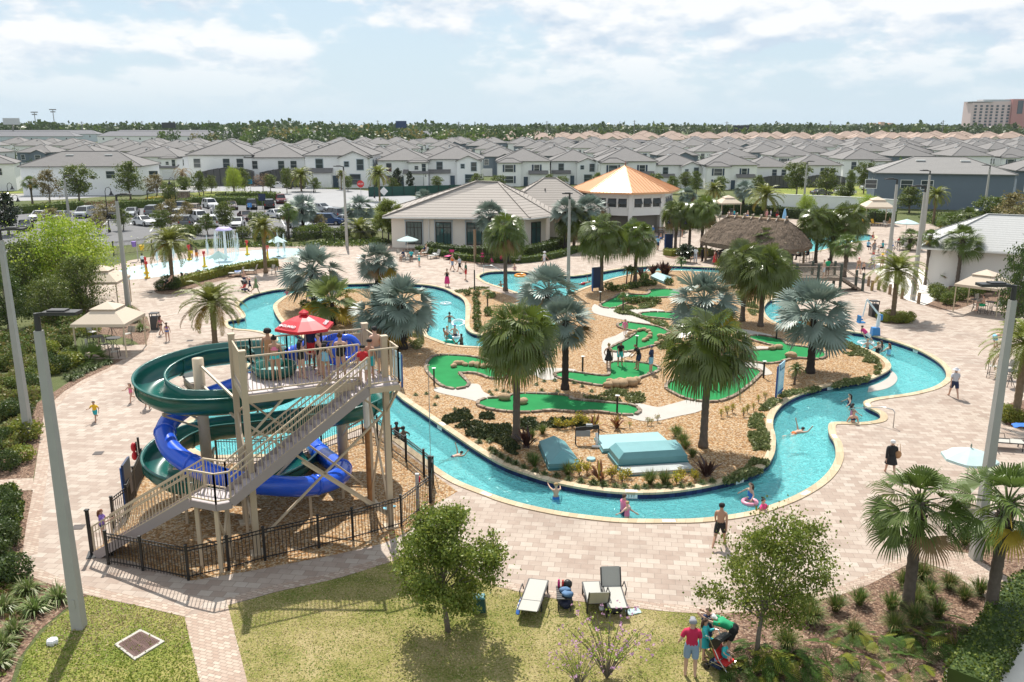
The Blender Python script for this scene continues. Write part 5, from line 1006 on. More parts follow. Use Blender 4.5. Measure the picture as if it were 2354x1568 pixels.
row(268,-128,165,17.5,GK,'second housing row'); row(304,-215,190,17.5,GK,'third housing row'); row(341,-165,215,17.5,GK,'fourth housing row'); row(379,-225,240,17.5,GK,'fifth housing row'); row(416,-250,255,16.5,GK,'sixth housing row')
row(448,-75,290,16.5,['gab','por','blu','lan'],'seventh housing row'); row(482,-50,320,13,['mod','mob','mod'],'dark roofed modern row')
row(528,-20,300,19,['pnk'],'nearest pink roofed row'); row(570,10,330,19,['pnk'],'second pink roofed row'); row(610,-40,360,19,['pnk'],'third pink roofed row'); row(670,0,400,20,['pnk'],'farthest pink roofed row')
def long_block(name,label,a,b,depth,h,wall,roof,nw,slope=.42,wins2=None,ww=1.1,group=None,rows=(3.6,)):
 A_,B_=V(a),V(b); d=(B_-A_); L=d.length; rz=atan2(d.y,d.x); t=thing(name,label,'long house' if 'house' in name else 'building',((A_+B_)/2).to_3d(),rz,group)
 W_=MB(); W_.prism([(-L/2,0),(L/2,0),(L/2,depth),(-L/2,depth)],0,h); W_.build('wall',wall,t); Rf=MB(); hip(Rf,-L/2,0,L/2,depth,h,slope); r=Rf.build('roof',roof,t)
 for x in(-L*.15,L*.18):MB().box((x,depth*.36,h+slope*depth*.36+.25),(1.6,.7,.22)).build('roof_vent',TRIM,r)
 for z in rows:
  for i in range(nw):x=(wins2[i]if wins2 else-L/2+L*(i+.5)/nw); window(t,x,-.03,z,ww,1.5)
 for y in(2,5):window(t,-L/2-.03,y,3.6,.7,1.5,'l')
 return t
g1,g2=G(55,450),G(330,448); long_block('long_house','long white house block with grey tiled roof behind the street trees',g1[:2],g2[:2],13,6.2,WW,ROOFG,3,wins2=[6.0,9.6,15.0],ww=1.8)
g1,g2=G(-260,446),G(40,438); long_block('long_house','white house block cut off by the left frame edge',g1[:2],g2[:2],13,6.2,WW,ROOFG,4)
g1,g2=G(2006,478),G(2322,486); long_block('long_house','long blue grey house block with pale grey roof behind the light poles',g1[:2],g2[:2],14,6.4,WG,ROOFM,4,.36,wins2=[-12,-6,-2.6,14],ww=1.9)
g1,g2=G(2330,470),G(2600,476); long_block('long_house','blue grey house block at the right frame edge',g1[:2],g2[:2],14,6.4,WG,ROOFG,4)
for i,(x0,x1,Y,lab)in enumerate([(-420,-250,620,'leftmost far townhouse terrace with slate roof'),(-240,-120,640,'far townhouse terrace second from the left'),(-112,-40,655,'far townhouse terrace with pale blue walls'),(-36,10,660,'shorter far townhouse terrace left of the wooded gap'),(-470,-300,760,'back townhouse terrace at far left'),(-290,-190,770,'back townhouse terrace behind the pale one')]):
 if x0>-100 and Y<660:pass
 long_block('townhouse_terrace',lab,(x0-60,Y),(x1-60,Y+8),14,6.5,WP if i%2==0 else WW,ROOFS,14,.45,group='far townhouse terraces',rows=(3.8,))
ch=thing('clubhouse','low white clubhouse with pale tiled hip roof and tall black windows','clubhouse',(-5,106.5,0),0)
W_=MB(); W_.prism([(-10.0,.9),(6.7,-.6),(9.2,1.6),(10.0,7.5),(10,14.5),(-10,14.5)],0,3.95); W_.prism([(4,14.4),(17,8.5),(17,20),(4,20)],0,3.9); W_.build('wall',WK,ch)
def roofpoly(mb,pts,faces,z):mb.add(pts,faces)
Rf=MB(); e=3.95; P_=[(-10.9,.0,e),(7.2,-1.6,e),(10.3,1.2,e),(11.0,15.4,e),(-10.9,15.4,e),(.4,7.6,7.75),(3.2,7.9,7.6)]
Rf.add(P_,[(0,1,6,5),(1,2,6),(2,3,6),(3,4,5,6),(4,0,5)]); Rf.add([(p[0],p[1],e-.22)for p in P_[:5]]+P_[:5],[(0,1,6,5),(1,2,7,6),(2,3,8,7),(3,4,9,8),(4,0,5,9),(4,3,2,1,0)])
for a,b in((0,5),(1,6),(2,6),(3,6),(4,5),(5,6)):Rf.bar(V(P_[a])+V((0,0,.05)),V(P_[b])+V((0,0,.05)),.26,.12)
hip(Rf,3.5,8.6,17,20.5,3.9,.6,.5); rf_=Rf.build('roof',ROOFL,ch); MB().cyl((9.5,12,5.5),(9.5,12,6.5),.09,.09,8).build('roof_vent',BLK,rf_)
gut=MB(); gut.bar((-10.95,-.08,e-.13),(7.22,-1.7,e-.13),.12,.14); gut.bar((7.22,-1.7,e-.13),(10.4,1.16,e-.13),.12,.14); gut.build('gutter',TRIM,rf_)
ang=atan2(-1.5,16.7)
for i,fr in enumerate((.17,.39,.62,.86)):
 p=V((-10.0,.9)).lerp(V((6.7,-.6)),fr); o=window(ch,p.x,p.y-.04,.55,1.75,2.6,'f',fr=BLK,gl=GLB,bars=0); o.rotation_euler=(0,0,ang)
 mb=MB(); mb.bar((0,-.03,0),(0,-.03,2.6),.07); mb.bar((-.87,-.03,2.0),(.87,-.03,2.0),.07)
 for x in(-.45,.45):mb.bar((x,-.03,0),(x,-.03,2.6),.03)
 mb.build('mullion',BLK,o); mb=MB()
 for s in(-1,1):mb.bar((s*1.08,.03,-.2),(s*1.08,.03,2.95),.2,.1,(1,0,0))
 mb.bar((-1.2,.035,2.86),(1.2,.035,2.86),.09,.18); mb.build('surround',TRIMB,o)
p=V((6.7,-.6)).lerp(V((9.2,1.6)),.5); o=window(ch,p.x+.03,p.y-.04,.55,1.4,2.6,'f',fr=BLK,gl=GLB,bars=0); o.rotation_euler=(0,0,atan2(2.2,2.5)); mb=MB(); mb.bar((0,-.03,0),(0,-.03,2.6),.07); mb.bar((-.7,-.03,2.0),(.7,-.03,2.0),.07); mb.build('mullion',BLK,o)
for fr in(.28,.99):p=V((-10.0,.9)).lerp(V((6.7,-.6)),fr); MB().bar((p.x,p.y-.07,0),(p.x,p.y-.07,3.7),.1).build('downpipe',TRIM,ch)
m,nt,out=newmat('copper_roof'); c=coords(nt,'obj'); cc=mixc(nt,noi(nt,c,.5,4,.6),(.58,.28,.13),(.70,.40,.22)); princ(nt,out,cc,.42,None,.25,.5); COPPER=m
PC=G(1437,560); PC=V((16.4,127.0,0)); pv=thing('pavilion','two storey octagonal pavilion with orange copper roof','pavilion',PC); n8=8; ph=radians(-90+0)
def oct_(r,z,k):a=ph+2*pi*k/8; return V((r*cos(a),r*sin(a),z))
Rf=MB(); Rf.add([oct_(8.0,5.85,k)for k in range(8)]+[(0,0,9.15)],[(k,(k+1)%8,8)for k in range(8)]); Rf.add([oct_(8.0,5.6,k)for k in range(8)]+[oct_(8.0,5.85,k)for k in range(8)],[(k,(k+1)%8,8+(k+1)%8,8+k)for k in range(8)]+[tuple(range(7,-1,-1))])
rf_=Rf.build('roof',COPPER,pv); mb=MB()
for k in range(8):
 a,b=oct_(8.0,5.87,k),oct_(8.0,5.87,(k+1)%8); mb.bar(a,(0,0,9.17),.14,.1); mid=(a+b)/2
 for j in range(1,12):t_=j/12; p=a.lerp(b,t_); f_=1-abs(2*t_-1); top=p.lerp(V((0,0,9.17)),f_); q_n=a.lerp(V((0,0,9.17)),0); mb.bar(p,p+(V((0,0,9.17))-mid)*f_,.05,.06)
mb.build('standing_seam',COPPER,rf_); mb=MB(); mb.lathe([(.01,9.9),(.06,9.6),(.03,9.55),(.14,9.35),(.02,9.25),(.18,9.1)],10); mb.build('finial',mat('dark_copper',(.25,.10,.06),.4),rf_)
W_=MB(); rw=6.7
for k in range(8):
 a,b=oct_(rw,0,k),oct_(rw,0,(k+1)%8); d=(b-a).normalized(); L=(b-a).length; nn=V((d.y,-d.x,0))
 W_.bar(a+V((0,0,0)),a+V((0,0,5.6)),.55,.55); W_.bar(a+V((0,0,3.05)),b+V((0,0,3.05)),.26,.9); W_.bar(a+V((0,0,5.28)),b+V((0,0,5.28)),.26,.66)
 W_.bar(a+V((0,0,3.62)),b+V((0,0,3.62)),.24,.25)
 for j in range(4):p=a.lerp(b,(j*.94+.09)/3.0); p=a.lerp(b,.06+j*.293); W_.bar(p+V((0,0,3.7)),p+V((0,0,5.0)),.55 if j in(1,2)else .7,.24,d)
W_.build('wall',TRIM,pv)
for k in(5,6,7,0,1,2):
 a,b=oct_(rw,0,k),oct_(rw,0,(k+1)%8); d=(b-a).normalized(); nn=V((d.y,-d.x,0)); rz=atan2(d.y,d.x)
 for j in range(3):
  p=a.lerp(b,.06+(j+.5)*.293); o=MB().box((0,.06,.62),(1.0,.04,1.25)).build('window',GLS,pv,False,p+V((0,0,3.75)),rz)
  s=MB(); s.add([(-.58,-.02,1.3),(.58,-.02,1.3),(.58,-.62,.52),(-.58,-.62,.52),(-.58,.03,1.32),(.58,.03,1.32),(.58,-.57,.50),(-.58,-.57,.50)],[(0,1,2,3),(7,6,5,4),(3,2,6,7),(0,3,7,4),(1,5,6,2)]); s.build('awning_shutter',mat('slate_shutter',(.06,.075,.085),.6,.1),o)
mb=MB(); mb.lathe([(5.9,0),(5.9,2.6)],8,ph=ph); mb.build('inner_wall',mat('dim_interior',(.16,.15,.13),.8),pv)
mb=MB()
for k in range(8):a=oct_(rw,0,k); mb.box((a.x,a.y,.45),(.85,.85,.9))
mb.build('stone_base',BORD,pv)
m,nt,out=newmat('thatch'); c=coords(nt,'obj'); st_=nd(nt,'ShaderNodeMapping'); st_.inputs['Scale'].default_value=(3.0,3.0,.7); lk(nt,c,st_.inputs[0]); f=noi(nt,st_.outputs[0],5.5,5,.75); cc=ramp(nt,f,[(.3,(.07,.052,.04)),(.5,(.19,.145,.11)),(.7,(.35,.28,.215))]); princ(nt,out,cc,.95,bump(nt,f,1.0,.12),spec=.1); THATCH=m
HC_=V((27.0,95.4,0)); hut=thing('thatched_hut','open pool bar hut with a grey thatched palm roof','hut',HC_,atan2(-.65,.76)); q=random.Random(5); Rf=MB(); L2,D2,RL,ZR,ZE=6.0,3.9,3.4,4.95,2.25
nu,nv=56,9; ring0=[]
def eave(t):
 a=2*pi*t; cx_,sx_=cos(a),sin(a); p=3.2; r=(abs(cx_)**p+abs(sx_)**p)**(-1/p); return V((L2*cx_*r,D2*sx_*r,ZE))
def rid(t):e_=eave(t); return V((max(-RL,min(RL,e_.x*RL/L2*1.2)),0,ZR))
vs=[]
for j in range(nv+1):
 for i in range(nu):s=j/nv; e_,r_=eave(i/nu),rid(i/nu); p=e_.lerp(r_,s); p.z+=.28*sin(pi*s)+q.uniform(-.07,.07)*(1 if j<nv else 0); p+=V((q.uniform(-.06,.06),q.uniform(-.06,.06),0)); vs.append(p)
for i in range(nu):e_=eave(i/nu); vs.append(e_*.985+V((0,0,-.38+q.uniform(-.12,.08)-ZE*.015+.03)))
fs=[(j*nu+i,j*nu+(i+1)%nu,(j+1)*nu+(i+1)%nu,(j+1)*nu+i)for j in range(nv)for i in range(nu)]+[((nv+1)*nu+i,(nv+1)*nu+(i+1)%nu,(i+1)%nu,i)for i in range(nu)]
Rf.add(vs,fs)
for k in range(3800):
 i=q.random(); s=q.random()**.8; e_,r_=eave(i),rid(i); p=e_.lerp(r_,s); p.z+=.28*sin(pi*s)+.05; dn=(e_-r_).normalized(); sd_=V((-dn.y,dn.x,0)).normalized()*.035; l=q.uniform(.25,.6)
 tip=p+dn*l*(.6 if s<.08 else 1)+V((q.uniform(-.06,.06),q.uniform(-.06,.06),q.uniform(0,.09)-(.25 if s<.08 else 0))); Rf.add([p-sd_,p+sd_,tip],[(0,1,2)])
rf_=Rf.build('roof',THATCH,hut); mb=MB(); mb.box((0,0,ZR-.02),(RL*2+.2,.5,.2)); mb.build('ridge_cap',mat('ridge_wood',(.36,.24,.15),.8,.3),rf_)
for i in range(8):
 x=-RL+i*RL*2/7; mb=MB()
 for s in(-1,1):mb.bar((x,-s*.25,ZR+.38),(x,s*.55,ZR-.12),.11)
 mb.build('ridge_pole',mat('pole_wood',(.34,.28,.23),.8,.3),rf_)
for x,y in((-4.6,-2.6),(0,-2.8),(4.6,-2.6),(-4.6,2.6),(0,2.8),(4.6,2.6)):MB().cyl((x,y,0),(x,y,2.9),.13,.12,8).build('post',mat('hut_post',(.30,.23,.15),.85,.3),hut)
MB().box((0,0,.5),(7.6,3.4,1.0)).box((0,0,1.04),(8.2,4.0,.08)).build('bar_counter',mat('bar_wood',(.13,.09,.06),.7,.3),hut)
hd=V((.897,-.44)).normalized(); hall=thing('white_hall','plain white hall with pale grey tiled hip roof by the beach sand','hall',(39.9,82.0,0),atan2(hd.y,hd.x))
MB().prism([(0,0),(15,0),(15,9.5),(0,9.5)],0,3.6).build('wall',mat('hall_stucco',(.72,.69,.65),.85,.05,.5,spec=.2),hall); Rf=MB(); hip(Rf,0,0,15,9.5,3.65,.52,.7); rf_=Rf.build('roof',ROOFW,hall)
MB().bar((-.72,-.76,3.52),(15.7,-.76,3.52),.12,.16).build('gutter',TRIM,rf_)
wl=GP([(1745,472),(1990,484),(2060,490)]); mb=MB()
for a,b in zip(wl,wl[1:]):mb.bar((a.x-wl[0].x,a.y-wl[0].y,1.1),(b.x-wl[0].x,b.y-wl[0].y,1.1),.25,2.2); mb.bar((a.x-wl[0].x,a.y-wl[0].y,2.25),(b.x-wl[0].x,b.y-wl[0].y,2.25),.4,.12)
tag_mesh(mb,'garden_wall',WW,'long white garden wall behind the main pool palms','wall',wl[0].to_3d())
wl=GP([(2160,572),(1880,514)]);
ht=thing('hotel','tall pink and white hotel tower on the horizon at right','hotel',(640,1180,0)); W_=MB(); W_.prism([(-36,-10),(14,-10),(14,14),(-36,14)],0,47); W_.prism([(-38,-12),(-16,-12),(-16,6),(-38,6)],0,45); W_.build('wall',wallm('hotel_pale',(.72,.57,.55)),ht)
ht.scale=(1,1,.93); MB().prism([(14,-14),(34,-14),(34,14),(14,14)],0,50).build('tower',WPK,ht); MB().prism([(34,-9),(90,-9),(90,14),(34,14)],0,48).build('side_wing',wallm('hotel_wing',(.66,.55,.54)),ht); MB().box((0,0,48),(44,16,3)).box((-26,-4,46.4),(28,18,.8)).build('roof',wallm('hotel_roof',(.42,.46,.46)),ht); MB().box((24,-14.3,39),(7,.5,18)).build('glass_bay',GLS,ht)
for r_ in range(9):
 for c_ in range(7):MB().box((-33+c_*7.4,-12.3 if c_<3 else-10.3,7+r_*4.2),(3.0,.5,2.6)).build('window',GLS,ht)
for r_ in range(9):
 for c_ in range(3):MB().box((41+c_*9,-9.3,7+r_*4.2),(2.2,.5,2.2)).build('window',GLS,ht)
ht2=thing('hotel','distant tan stepped hotel on the horizon','hotel',(790,1900,0)); W_=MB()
for i,h in enumerate((13,17,15,19,15,17,13)):W_.box((-27+i*9.2,(i%2)*.6,h/2),(9.2,14,h))
W_.build('wall',wallm('tan_hotel',(.62,.44,.32)),ht2);
for i in range(7):
 for r_ in range(3):MB().box((-27+i*9.2,-7.6+(i%2)*.6,3.5+r_*4),(5,.6,1.6)).build('window',GLS,ht2)
tag_mesh(MB().box((0,0,3),(90,20,6)),'shop_building',wallm('store',(.42,.12,.09)),'low red roofed store on the horizon left of the pink hotel','building',(700,1500,0))
PW=mat('utility_pole_grey',(.24,.23,.22),.8); WIRES=[]
for i,px in enumerate((190,328,482,632,763,869,1055,1257,1458,1670,1908,2166)):
 p=XY(px,300,800+40*(i%3)); t=thing('utility_pole','tall grey utility pole on the skyline, %s from the left'%ORD[i],'utility pole',(p.x,p.y,0),0,'utility poles along the skyline'); hh=15+(15+i%3)/1980*p.y*1.0+2
 MB().cyl((0,0,0),(0,0,hh-6),.55,.35,6).build('pole',PW,t); MB().bar((-1.8,0,hh-7),(1.8,0,hh-7),.25).bar((-1.4,0,hh-9),(1.4,0,hh-9),.25).build('crossarm',PW,t)
for px,y0,y1,lab in((84,300,258,'floodlight tower at far left on the skyline'),(127,300,252,'taller floodlight tower on the skyline')):
 p=XY(px,300,900); h=HZ(900,y1); t=thing('floodlight_tower',lab,'floodlight tower',(p.x,p.y,0)); MB().cyl((0,0,0),(0,0,h),.5,.3,6).build('mast',PW,t); MB().box((0,0,h),(7,.6,1.0)).box((0,0,h-2.2),(5,.6,1.0)).build('lamp_bank',PW,t)
for px,py,w,h,c,lab in((26,279,36,14,(.55,.56,.58),'white billboard at the far left of the skyline'),(388,288,30,12,(.03,.035,.045),'dark billboard above the far terrace roofs'),(922,286,24,15,(.02,.05,.14),'dark blue pylon sign in the wooded gap'),(1704,295,34,13,(.02,.022,.03),'black billboard above the pink roofs')):
 Yd=640 if px!=1704 else 900; p=XY(px,py,Yd); t=thing('billboard',lab,'billboard',(p.x,p.y,0)); k=Yd/1980; MB().box((0,0,p.z),(w*k,1,h*k)).build('panel',mat('board'+str(px),c,.6),t); MB().cyl((0,.8,0),(0,.8,p.z),.5,.5,8).build('pole',PW,t)
def woods(label,n,area_,hmin,hmax,mats,seed,ls=1.5,per=46,gap=None):
 q=random.Random(seed); mb=MB(); k=0
 while k<n:
  x,y=q.uniform(area_[0],area_[1]),q.uniform(area_[2],area_[3])
  if abs(x)>y*.64+20:continue
  if gap and gap(x,y):continue
  k+=1; h=q.uniform(hmin,hmax)*(1+.3*noise.noise(V((x*.012,y*.012,seed)))); r=h*q.uniform(.36,.56); cid=0 if q.random()<.6 else q.choice(range(len(mats)))
  mb.tube([(x,y,0),(x,y,h*.7)],[.35,.15],4,False)
  for j in range(per):
   d=V((q.gauss(0,1),q.gauss(0,1),q.gauss(0,1))).normalized()*q.uniform(.5,1.05); mb.cur=cid; s=ls*h/11
   leaf(mb,V((x+d.x*r,y+d.y*r,h*.62+d.z*h*.36)),s*q.uniform(.7,1.4),q)
 o=mb.build('distant_woods',mats); return tag(o,label,'woods',None,'stuff')
WMD=[LV['dark'][0],LV['dark'][1],LV['dark'][0],LV['mid'][0]]
WM=[LV['dark'][0],LV['dark'][1],LV['mid'][0],LV['tan'][0]]
woods('dense woodland belt along the horizon',1500,(-1000,1250,860,1500),10,15.5,WMD,3,2.6,30)
woods('leafy woodland in the gap behind the left housing rows',430,(-230,25,470,840),7,13,WM,4,1.7,70,lambda x,y:y<560 and x<-150)
woods('tree belt behind the far townhouse terraces',420,(-620,-60,790,880),11,16,WMD,5,2.3,46)
woods('flat green treeline far beyond the pink roofs',900,(-200,2100,1500,3200),9,13,WMD,6,3.4,20)
woods('low trees scattered between the house gardens',560,(-230,300,250,470),3,6.5,WM,7,.8,60,lambda x,y:False)
woods('small trees among the pink roofed villas',120,(-40,420,480,720),5,8,WM,8,1.0,50)
CONCP=mat('pole_concrete',(.40,.39,.36),.85,.10,2,spec=.2,bmp=.3); DKM=mat('dark_bronze',(.035,.033,.032),.45,.15,4); SLING=mat('sling_fabric',(.42,.41,.37),.75,.08,20); SLD=mat('dark_sling',(.10,.10,.10),.75,.1,20)
CANV=mat('beige_canvas',(.62,.52,.41),.8,.05,1,trans=.12); POSTT=mat('cream_post',(.55,.46,.33),.5,.05); WOOD=mat('weathered_wood',(.27,.18,.11),.85,.3,6); GPOST=mat('green_grey_post',(.07,.085,.07),.85,.2,5)
TEAL=mat('teal_cover',(.13,.31,.33),.5,.16,1.4); TEALD=mat('teal_cover_side',(.05,.19,.21),.5,.15,1.5); TEALL=mat('pale_teal_cover',(.25,.43,.45),.5,.14,1.2); AQUA=mat('pale_aqua_canvas',(.55,.70,.70),.8,.05,trans=.25); BLUEP=mat('royal_blue',(.02,.09,.30),.45,.08); NAVP=mat('navy_panel',(.012,.028,.085),.45,.1); SGN=mat('sign_pale_blue',(.36,.55,.66),.5,.1,1.2); YELP=mat('yellow_paint',(.75,.48,.02),.4,.05); REDP=mat('red_paint',(.60,.03,.03),.4,.05); PURP=mat('purple_paint',(.25,.15,.50),.5,.05); LEDM=mat('led_panel',(.35,.35,.34),.3,.05)
def light_pole(bx,by,top,side,label,w=.275):
 b=G(bx,by); h=HZ(b.y,top); t=thing('light_pole',label,'light pole',b,0,'concrete light poles')
 mb=MB(); mb.add([(sx_*q,sy_*q,z)for z,q in((0,w*.62),(h,w*.36))for sx_,sy_ in((-1,-1),(1,-1),(1,1),(-1,1))],[(3,2,1,0),(4,5,6,7),(0,1,5,4),(1,2,6,5),(2,3,7,6),(3,0,4,7)]); mb.box((0,-w*.62,.9),(.1,.03,.3)); mb.build('shaft',CONCP,t)
 MB().cyl((0,0,h),(0,0,h+.5),.09,.08,8).bar((0,0,h+.45),(side*.35,0,h+.5),.10).build('bracket',DKM,t)
 mb=MB(); mb.box((side*.72,0,h+.52),(.95,.42,.09)); mb.box((side*.62,0,h+.58),(.5,.3,.06)); hd_=mb.build('lamp_head',DKM,t); MB().box((side*.78,0,h+.47),(.7,.32,.02)).build('lens',LEDM,hd_)
for a in[(183,1443,760,1,'big concrete light pole on the corner lawn next to the storm drain'),(68,1010,552,1,'concrete light pole in the left planting strip'),(296,714,462,1,'concrete light pole beside the second cabana'),(162,525,412,1,'concrete pole among the parked cars at far left'),(798,568,392,-1,'pale pole at the car park fence behind the yellow date palm'),(1306,668,458,-.3,'concrete pole in front of the clubhouse right end'),(1846,488,378,1,'pole by the white garden wall behind the main pool'),(2038,645,424,-1,'pole left of the pair beside the main pool tables'),(2098,690,442,-1,'pole standing in the white sand'),(2118,570,402,-1,'pole behind the one in the sand'),(2258,520,388,-1,'pole in front of the blue grey long house'),(2242,1284,690,-1,'large concrete pole behind the two foreground palms')]:light_pole(*a)
def lamp_proto():
 t=thing('street_lamp','','street lamp'); MB().lathe([(.16,0),(.16,.3),(.09,.5),(.06,.9),(.045,4.0)],8).tube([(0,0,4.0),(0,0,4.5),(.12,0,4.85),(.4,0,4.95),(.62,0,4.8),(.66,0,4.5)],.035,6).build('post',BLK,t)
 MB().lathe([(.02,.45),(.08,.4),(.12,.2),(.27,.02),(.27,-.03)],10,(.66,0,4.1)).build('lamp_shade',BLK,t); return t
LPRO=lamp_proto()
for i,(x,y,tp)in enumerate([(27,505,420),(40,537,447),(252,534,430),(407,492,408),(591,496,444),(721,443,393),(861,455,388),(974,438,399),(1112,445,400),(1545,580,499),(1562,582,500),(1400,560,476)]):
 b=G(x,y); s=HZ(b.y,tp)/4.97; place(LPRO,'black crook necked street lamp, %s from the left'%ORD[i],b,R.choice((0,pi)),s,'black street lamps')
def cabana_proto():
 t=thing('cabana','','cabana'); w=1.75
 for x,y in((-1,-1),(1,-1),(1,1),(-1,1)):MB().bar((x*w*.93,y*w*.93,0),(x*w*.93,y*w*.93,2.3),.075).build('post',POSTT,t)
 def pyr(mb,r0,z0,r1,z1,val):vs=[(x*r0,y*r0,z0-val)for x,y in((-1,-1),(1,-1),(1,1),(-1,1))]+[(x*r0,y*r0,z0)for x,y in((-1,-1),(1,-1),(1,1),(-1,1))]+[(x*r1,y*r1,z1)for x,y in((-1,-1),(1,-1),(1,1),(-1,1))]; mb.add(vs,[(0,1,5,4),(1,2,6,5),(2,3,7,6),(3,0,4,7),(4,5,9,8),(5,6,10,9),(6,7,11,10),(7,4,8,11)])
 mb=MB(); pyr(mb,w,2.32,w*.36,3.12,.2); mb.build('canopy',CANV,t); mb=MB(); pyr(mb,w*.48,3.12,.01,3.5,.06); mb.build('top_canopy',CANV,t); return t
CB=cabana_proto()
for x,y,rz,s,l in[(-27.1,56.5,.02,1.0,'near beige cabana left of the slide, with chairs under it'),(-34.6,71.8,.1,1.0,'beige cabana half hidden by the olive tree, beside a light pole'),(38.7,69.5,-.8,1.0,'beige cabana in front of the white hall with two people'),(*G(1672,497)[:2],.1,1.0,'farthest beige cabana by the dark hedge behind the hut'),(*G(2012,515)[:2],-.15,1.2,'beige cabana beside the yellow loungers')]:place(CB,l,(x,y,0),rz,s,'beige canopy cabanas')
for i,q in enumerate([G(243,800),G(2262,722),G(1675,500),G(2018,518)]):pass
sheet('cabana_floor',[V((-29.2,54.6)),V((-25.2,54.6)),V((-25.2,58.4)),V((-29.2,58.4))],[],.014,PAVER);
def lounger(back,name='sun_lounger',sl_=SLING):
 t=thing(name,'','lounger'); fr=MB(); z=.38
 for s in(-1,1):fr.bar((s*.32,-.95,z),(s*.32,.35,z),.045); fr.bar((s*.32,.35,z),(s*.32,.35+.62*cos(back),z+.62*sin(back)),.04); fr.tube([(s*.36,-.25,z+.03),(s*.40,-.2,z+.24),(s*.40,.25,z+.24),(s*.36,.34,z+.02)],.02,5)
 for y in(-.95,.35):fr.bar((-.32,y,z),(.32,y,z),.04)
 fr.build('frame',DKM,t)
 for x,y in((-.32,-.85),(.32,-.85),(.32,.3),(-.32,.3)):MB().bar((x,y,0),(x,y,z),.045).build('leg',DKM,t)
 MB().box((0,-.3,z+.012),(.60,1.28,.018)).build('seat',sl_,t); mb=MB(); mb.bar((0,.36,z+.01),(0,.36+.64*cos(back),z+.64*sin(back)),.60,.018); mb.build('backrest',sl_,t); return t
LA,LB,LC=lounger(radians(62)),lounger(radians(3)),lounger(radians(70),sl_=SLING)
def put_l(pr,x,y,rz,l):return place(pr,l,G(x,y),rz,1.0,'sun loungers')
put_l(LB,1226,1392,radians(168),'flat grey lounger on the lawn with a striped towel beside it'); put_l(LA,1370,1398,radians(183),'grey lounger with its back raised toward the camera'); put_l(LA,1408,1386,radians(2),'grey lounger with tall back raised on the deck side')
for x,y,rz,l in[(2300,1030,1.35,'lounger with a blue towel at the right frame edge'),(385,665,-1.0,'lounger with a sunbather under the splash pad date palm'),(418,652,-.9,'lounger right of the sunbather near the hedge'),(446,644,-.8,'striped sling lounger by the clipped hedge'),(548,636,-1.6,'lounger piled with towels by the stroller group'),(580,630,-1.6,'empty lounger at the end of the stroller group'),(974,588,-1.0,'lounger with a reading sunbather by the clubhouse hedge'),(1001,594,-.9,'lounger with white towels by the clubhouse'),(1650,500,-1.4,'lounger near the farthest cabana'),(1690,502,1.5,'lounger before the hedge behind the hut'),(440,884,.6,'lounger with a rescue tube seen through the green slide')]:put_l(LC,x,y,rz,l)
PKS=mat('magenta_sling',(.62,.03,.18),.7); YS=mat('yellow_sling',(.70,.42,.02),.7)
t=put_l(LC,1034,595,-.4,'bright pink backed lounge chair by the clubhouse'); [pm(c,PKS)for c in t.children if c.name.split('.')[0]in('seat','backrest')]
for x,l in((1990,'left yellow lounger beside the pool cabana'),(2010,'right yellow lounger beside the pool cabana')):t=put_l(LC,x,519,.5,l); [pm(c,YS)for c in t.children if c.name.split('.')[0]in('seat','backrest')]
def cloth(x,y,z,sx_,sy_,m,label,cat='towel',stripes=None,rz=0,drop=0,seed=1):
 q=random.Random(seed); n=8; mb=MB(); vs=[]; mi=[]
 for j in range(n+1):
  for i in range(n+1):u,v=i/n-.5,j/n-.5; vs.append((u*sx_,v*sy_,.05*noise.noise(V((u*4+seed,v*4,0)))+.03-drop*max(0,abs(v)-.25)))
 for j in range(n):
  for i in range(n):mb.cur=(j%2)if stripes else 0; mb.add([],[]); mb.f.append((j*(n+1)+i,j*(n+1)+i+1,(j+1)*(n+1)+i+1,(j+1)*(n+1)+i)); mb.mi.append(mb.cur)
 k=len(vs); mb.v=vs+[(a,b,c-.03)for a,b,c in vs]
 for f_ in list(mb.f):mb.f.append(tuple(i+k for i in reversed(f_))); mb.mi.append(0)
 b=G(x,y); return tag(mb.build(cat.replace(' ','_'),[m,stripes]if stripes else m,None,True,(b.x,b.y,z),rz),label,cat)
BLT=mat('blue_towel',(.04,.16,.52),.9); WT=mat('white_towel',(.68,.68,.68),.9); TQ=mat('turquoise_cloth',(.05,.42,.50),.9); DEN=mat('denim',(.10,.19,.33),.9,.3,12); PKT=mat('pink_towel',(.70,.16,.30),.9)
o=cloth(1197,1405,.30,.12,1.0,BLT,'blue and white striped towel hanging beside the flat lounger','towel',WT,radians(-12),.5)
cloth(2345,1010,.72,.6,.8,BLT,'blue towel over the lounger at the right edge','towel',None,1.3,.3); cloth(548,634,.45,.7,1.0,WT,'white and navy towels heaped on the lounger','towel',BLT,.3,.1,3); cloth(1001,592,.45,.6,1.0,WT,'white towels on the clubhouse lounger','towel',None,.5,.1,4)
cloth(1456,1408,.02,.45,.3,AQUA,'crumpled pale cloth on the grass by the upright lounger','cloth',None,.4,0,5); cloth(895,1168,.02,.5,.25,mat('aqua_cloth',(.25,.55,.68),.9),'small blue cloth dropped on the deck by the river','cloth',None,.8,0,6); cloth(1512,545,.02,1.6,.9,BLT,'blue mat on the paving by the pavilion','mat',None,.2,0,7)
def table_proto(h,r,low=False):
 t=thing('patio_table','','table'); mb=MB(); mb.lathe([(.0,h),(r,h),(r,h-.03),(0,h-.03)],18); mb.build('table_top',DKM,t); mb=MB()
 for k in range(4):a=pi/4+k*pi/2; mb.tube([(cos(a)*r*.75,sin(a)*r*.75,0),(cos(a)*.08,sin(a)*.08,h*.5),(cos(a)*r*.6,sin(a)*r*.6,h-.03)],.018,5)
 mb.build('legs_frame',DKM,t); return t
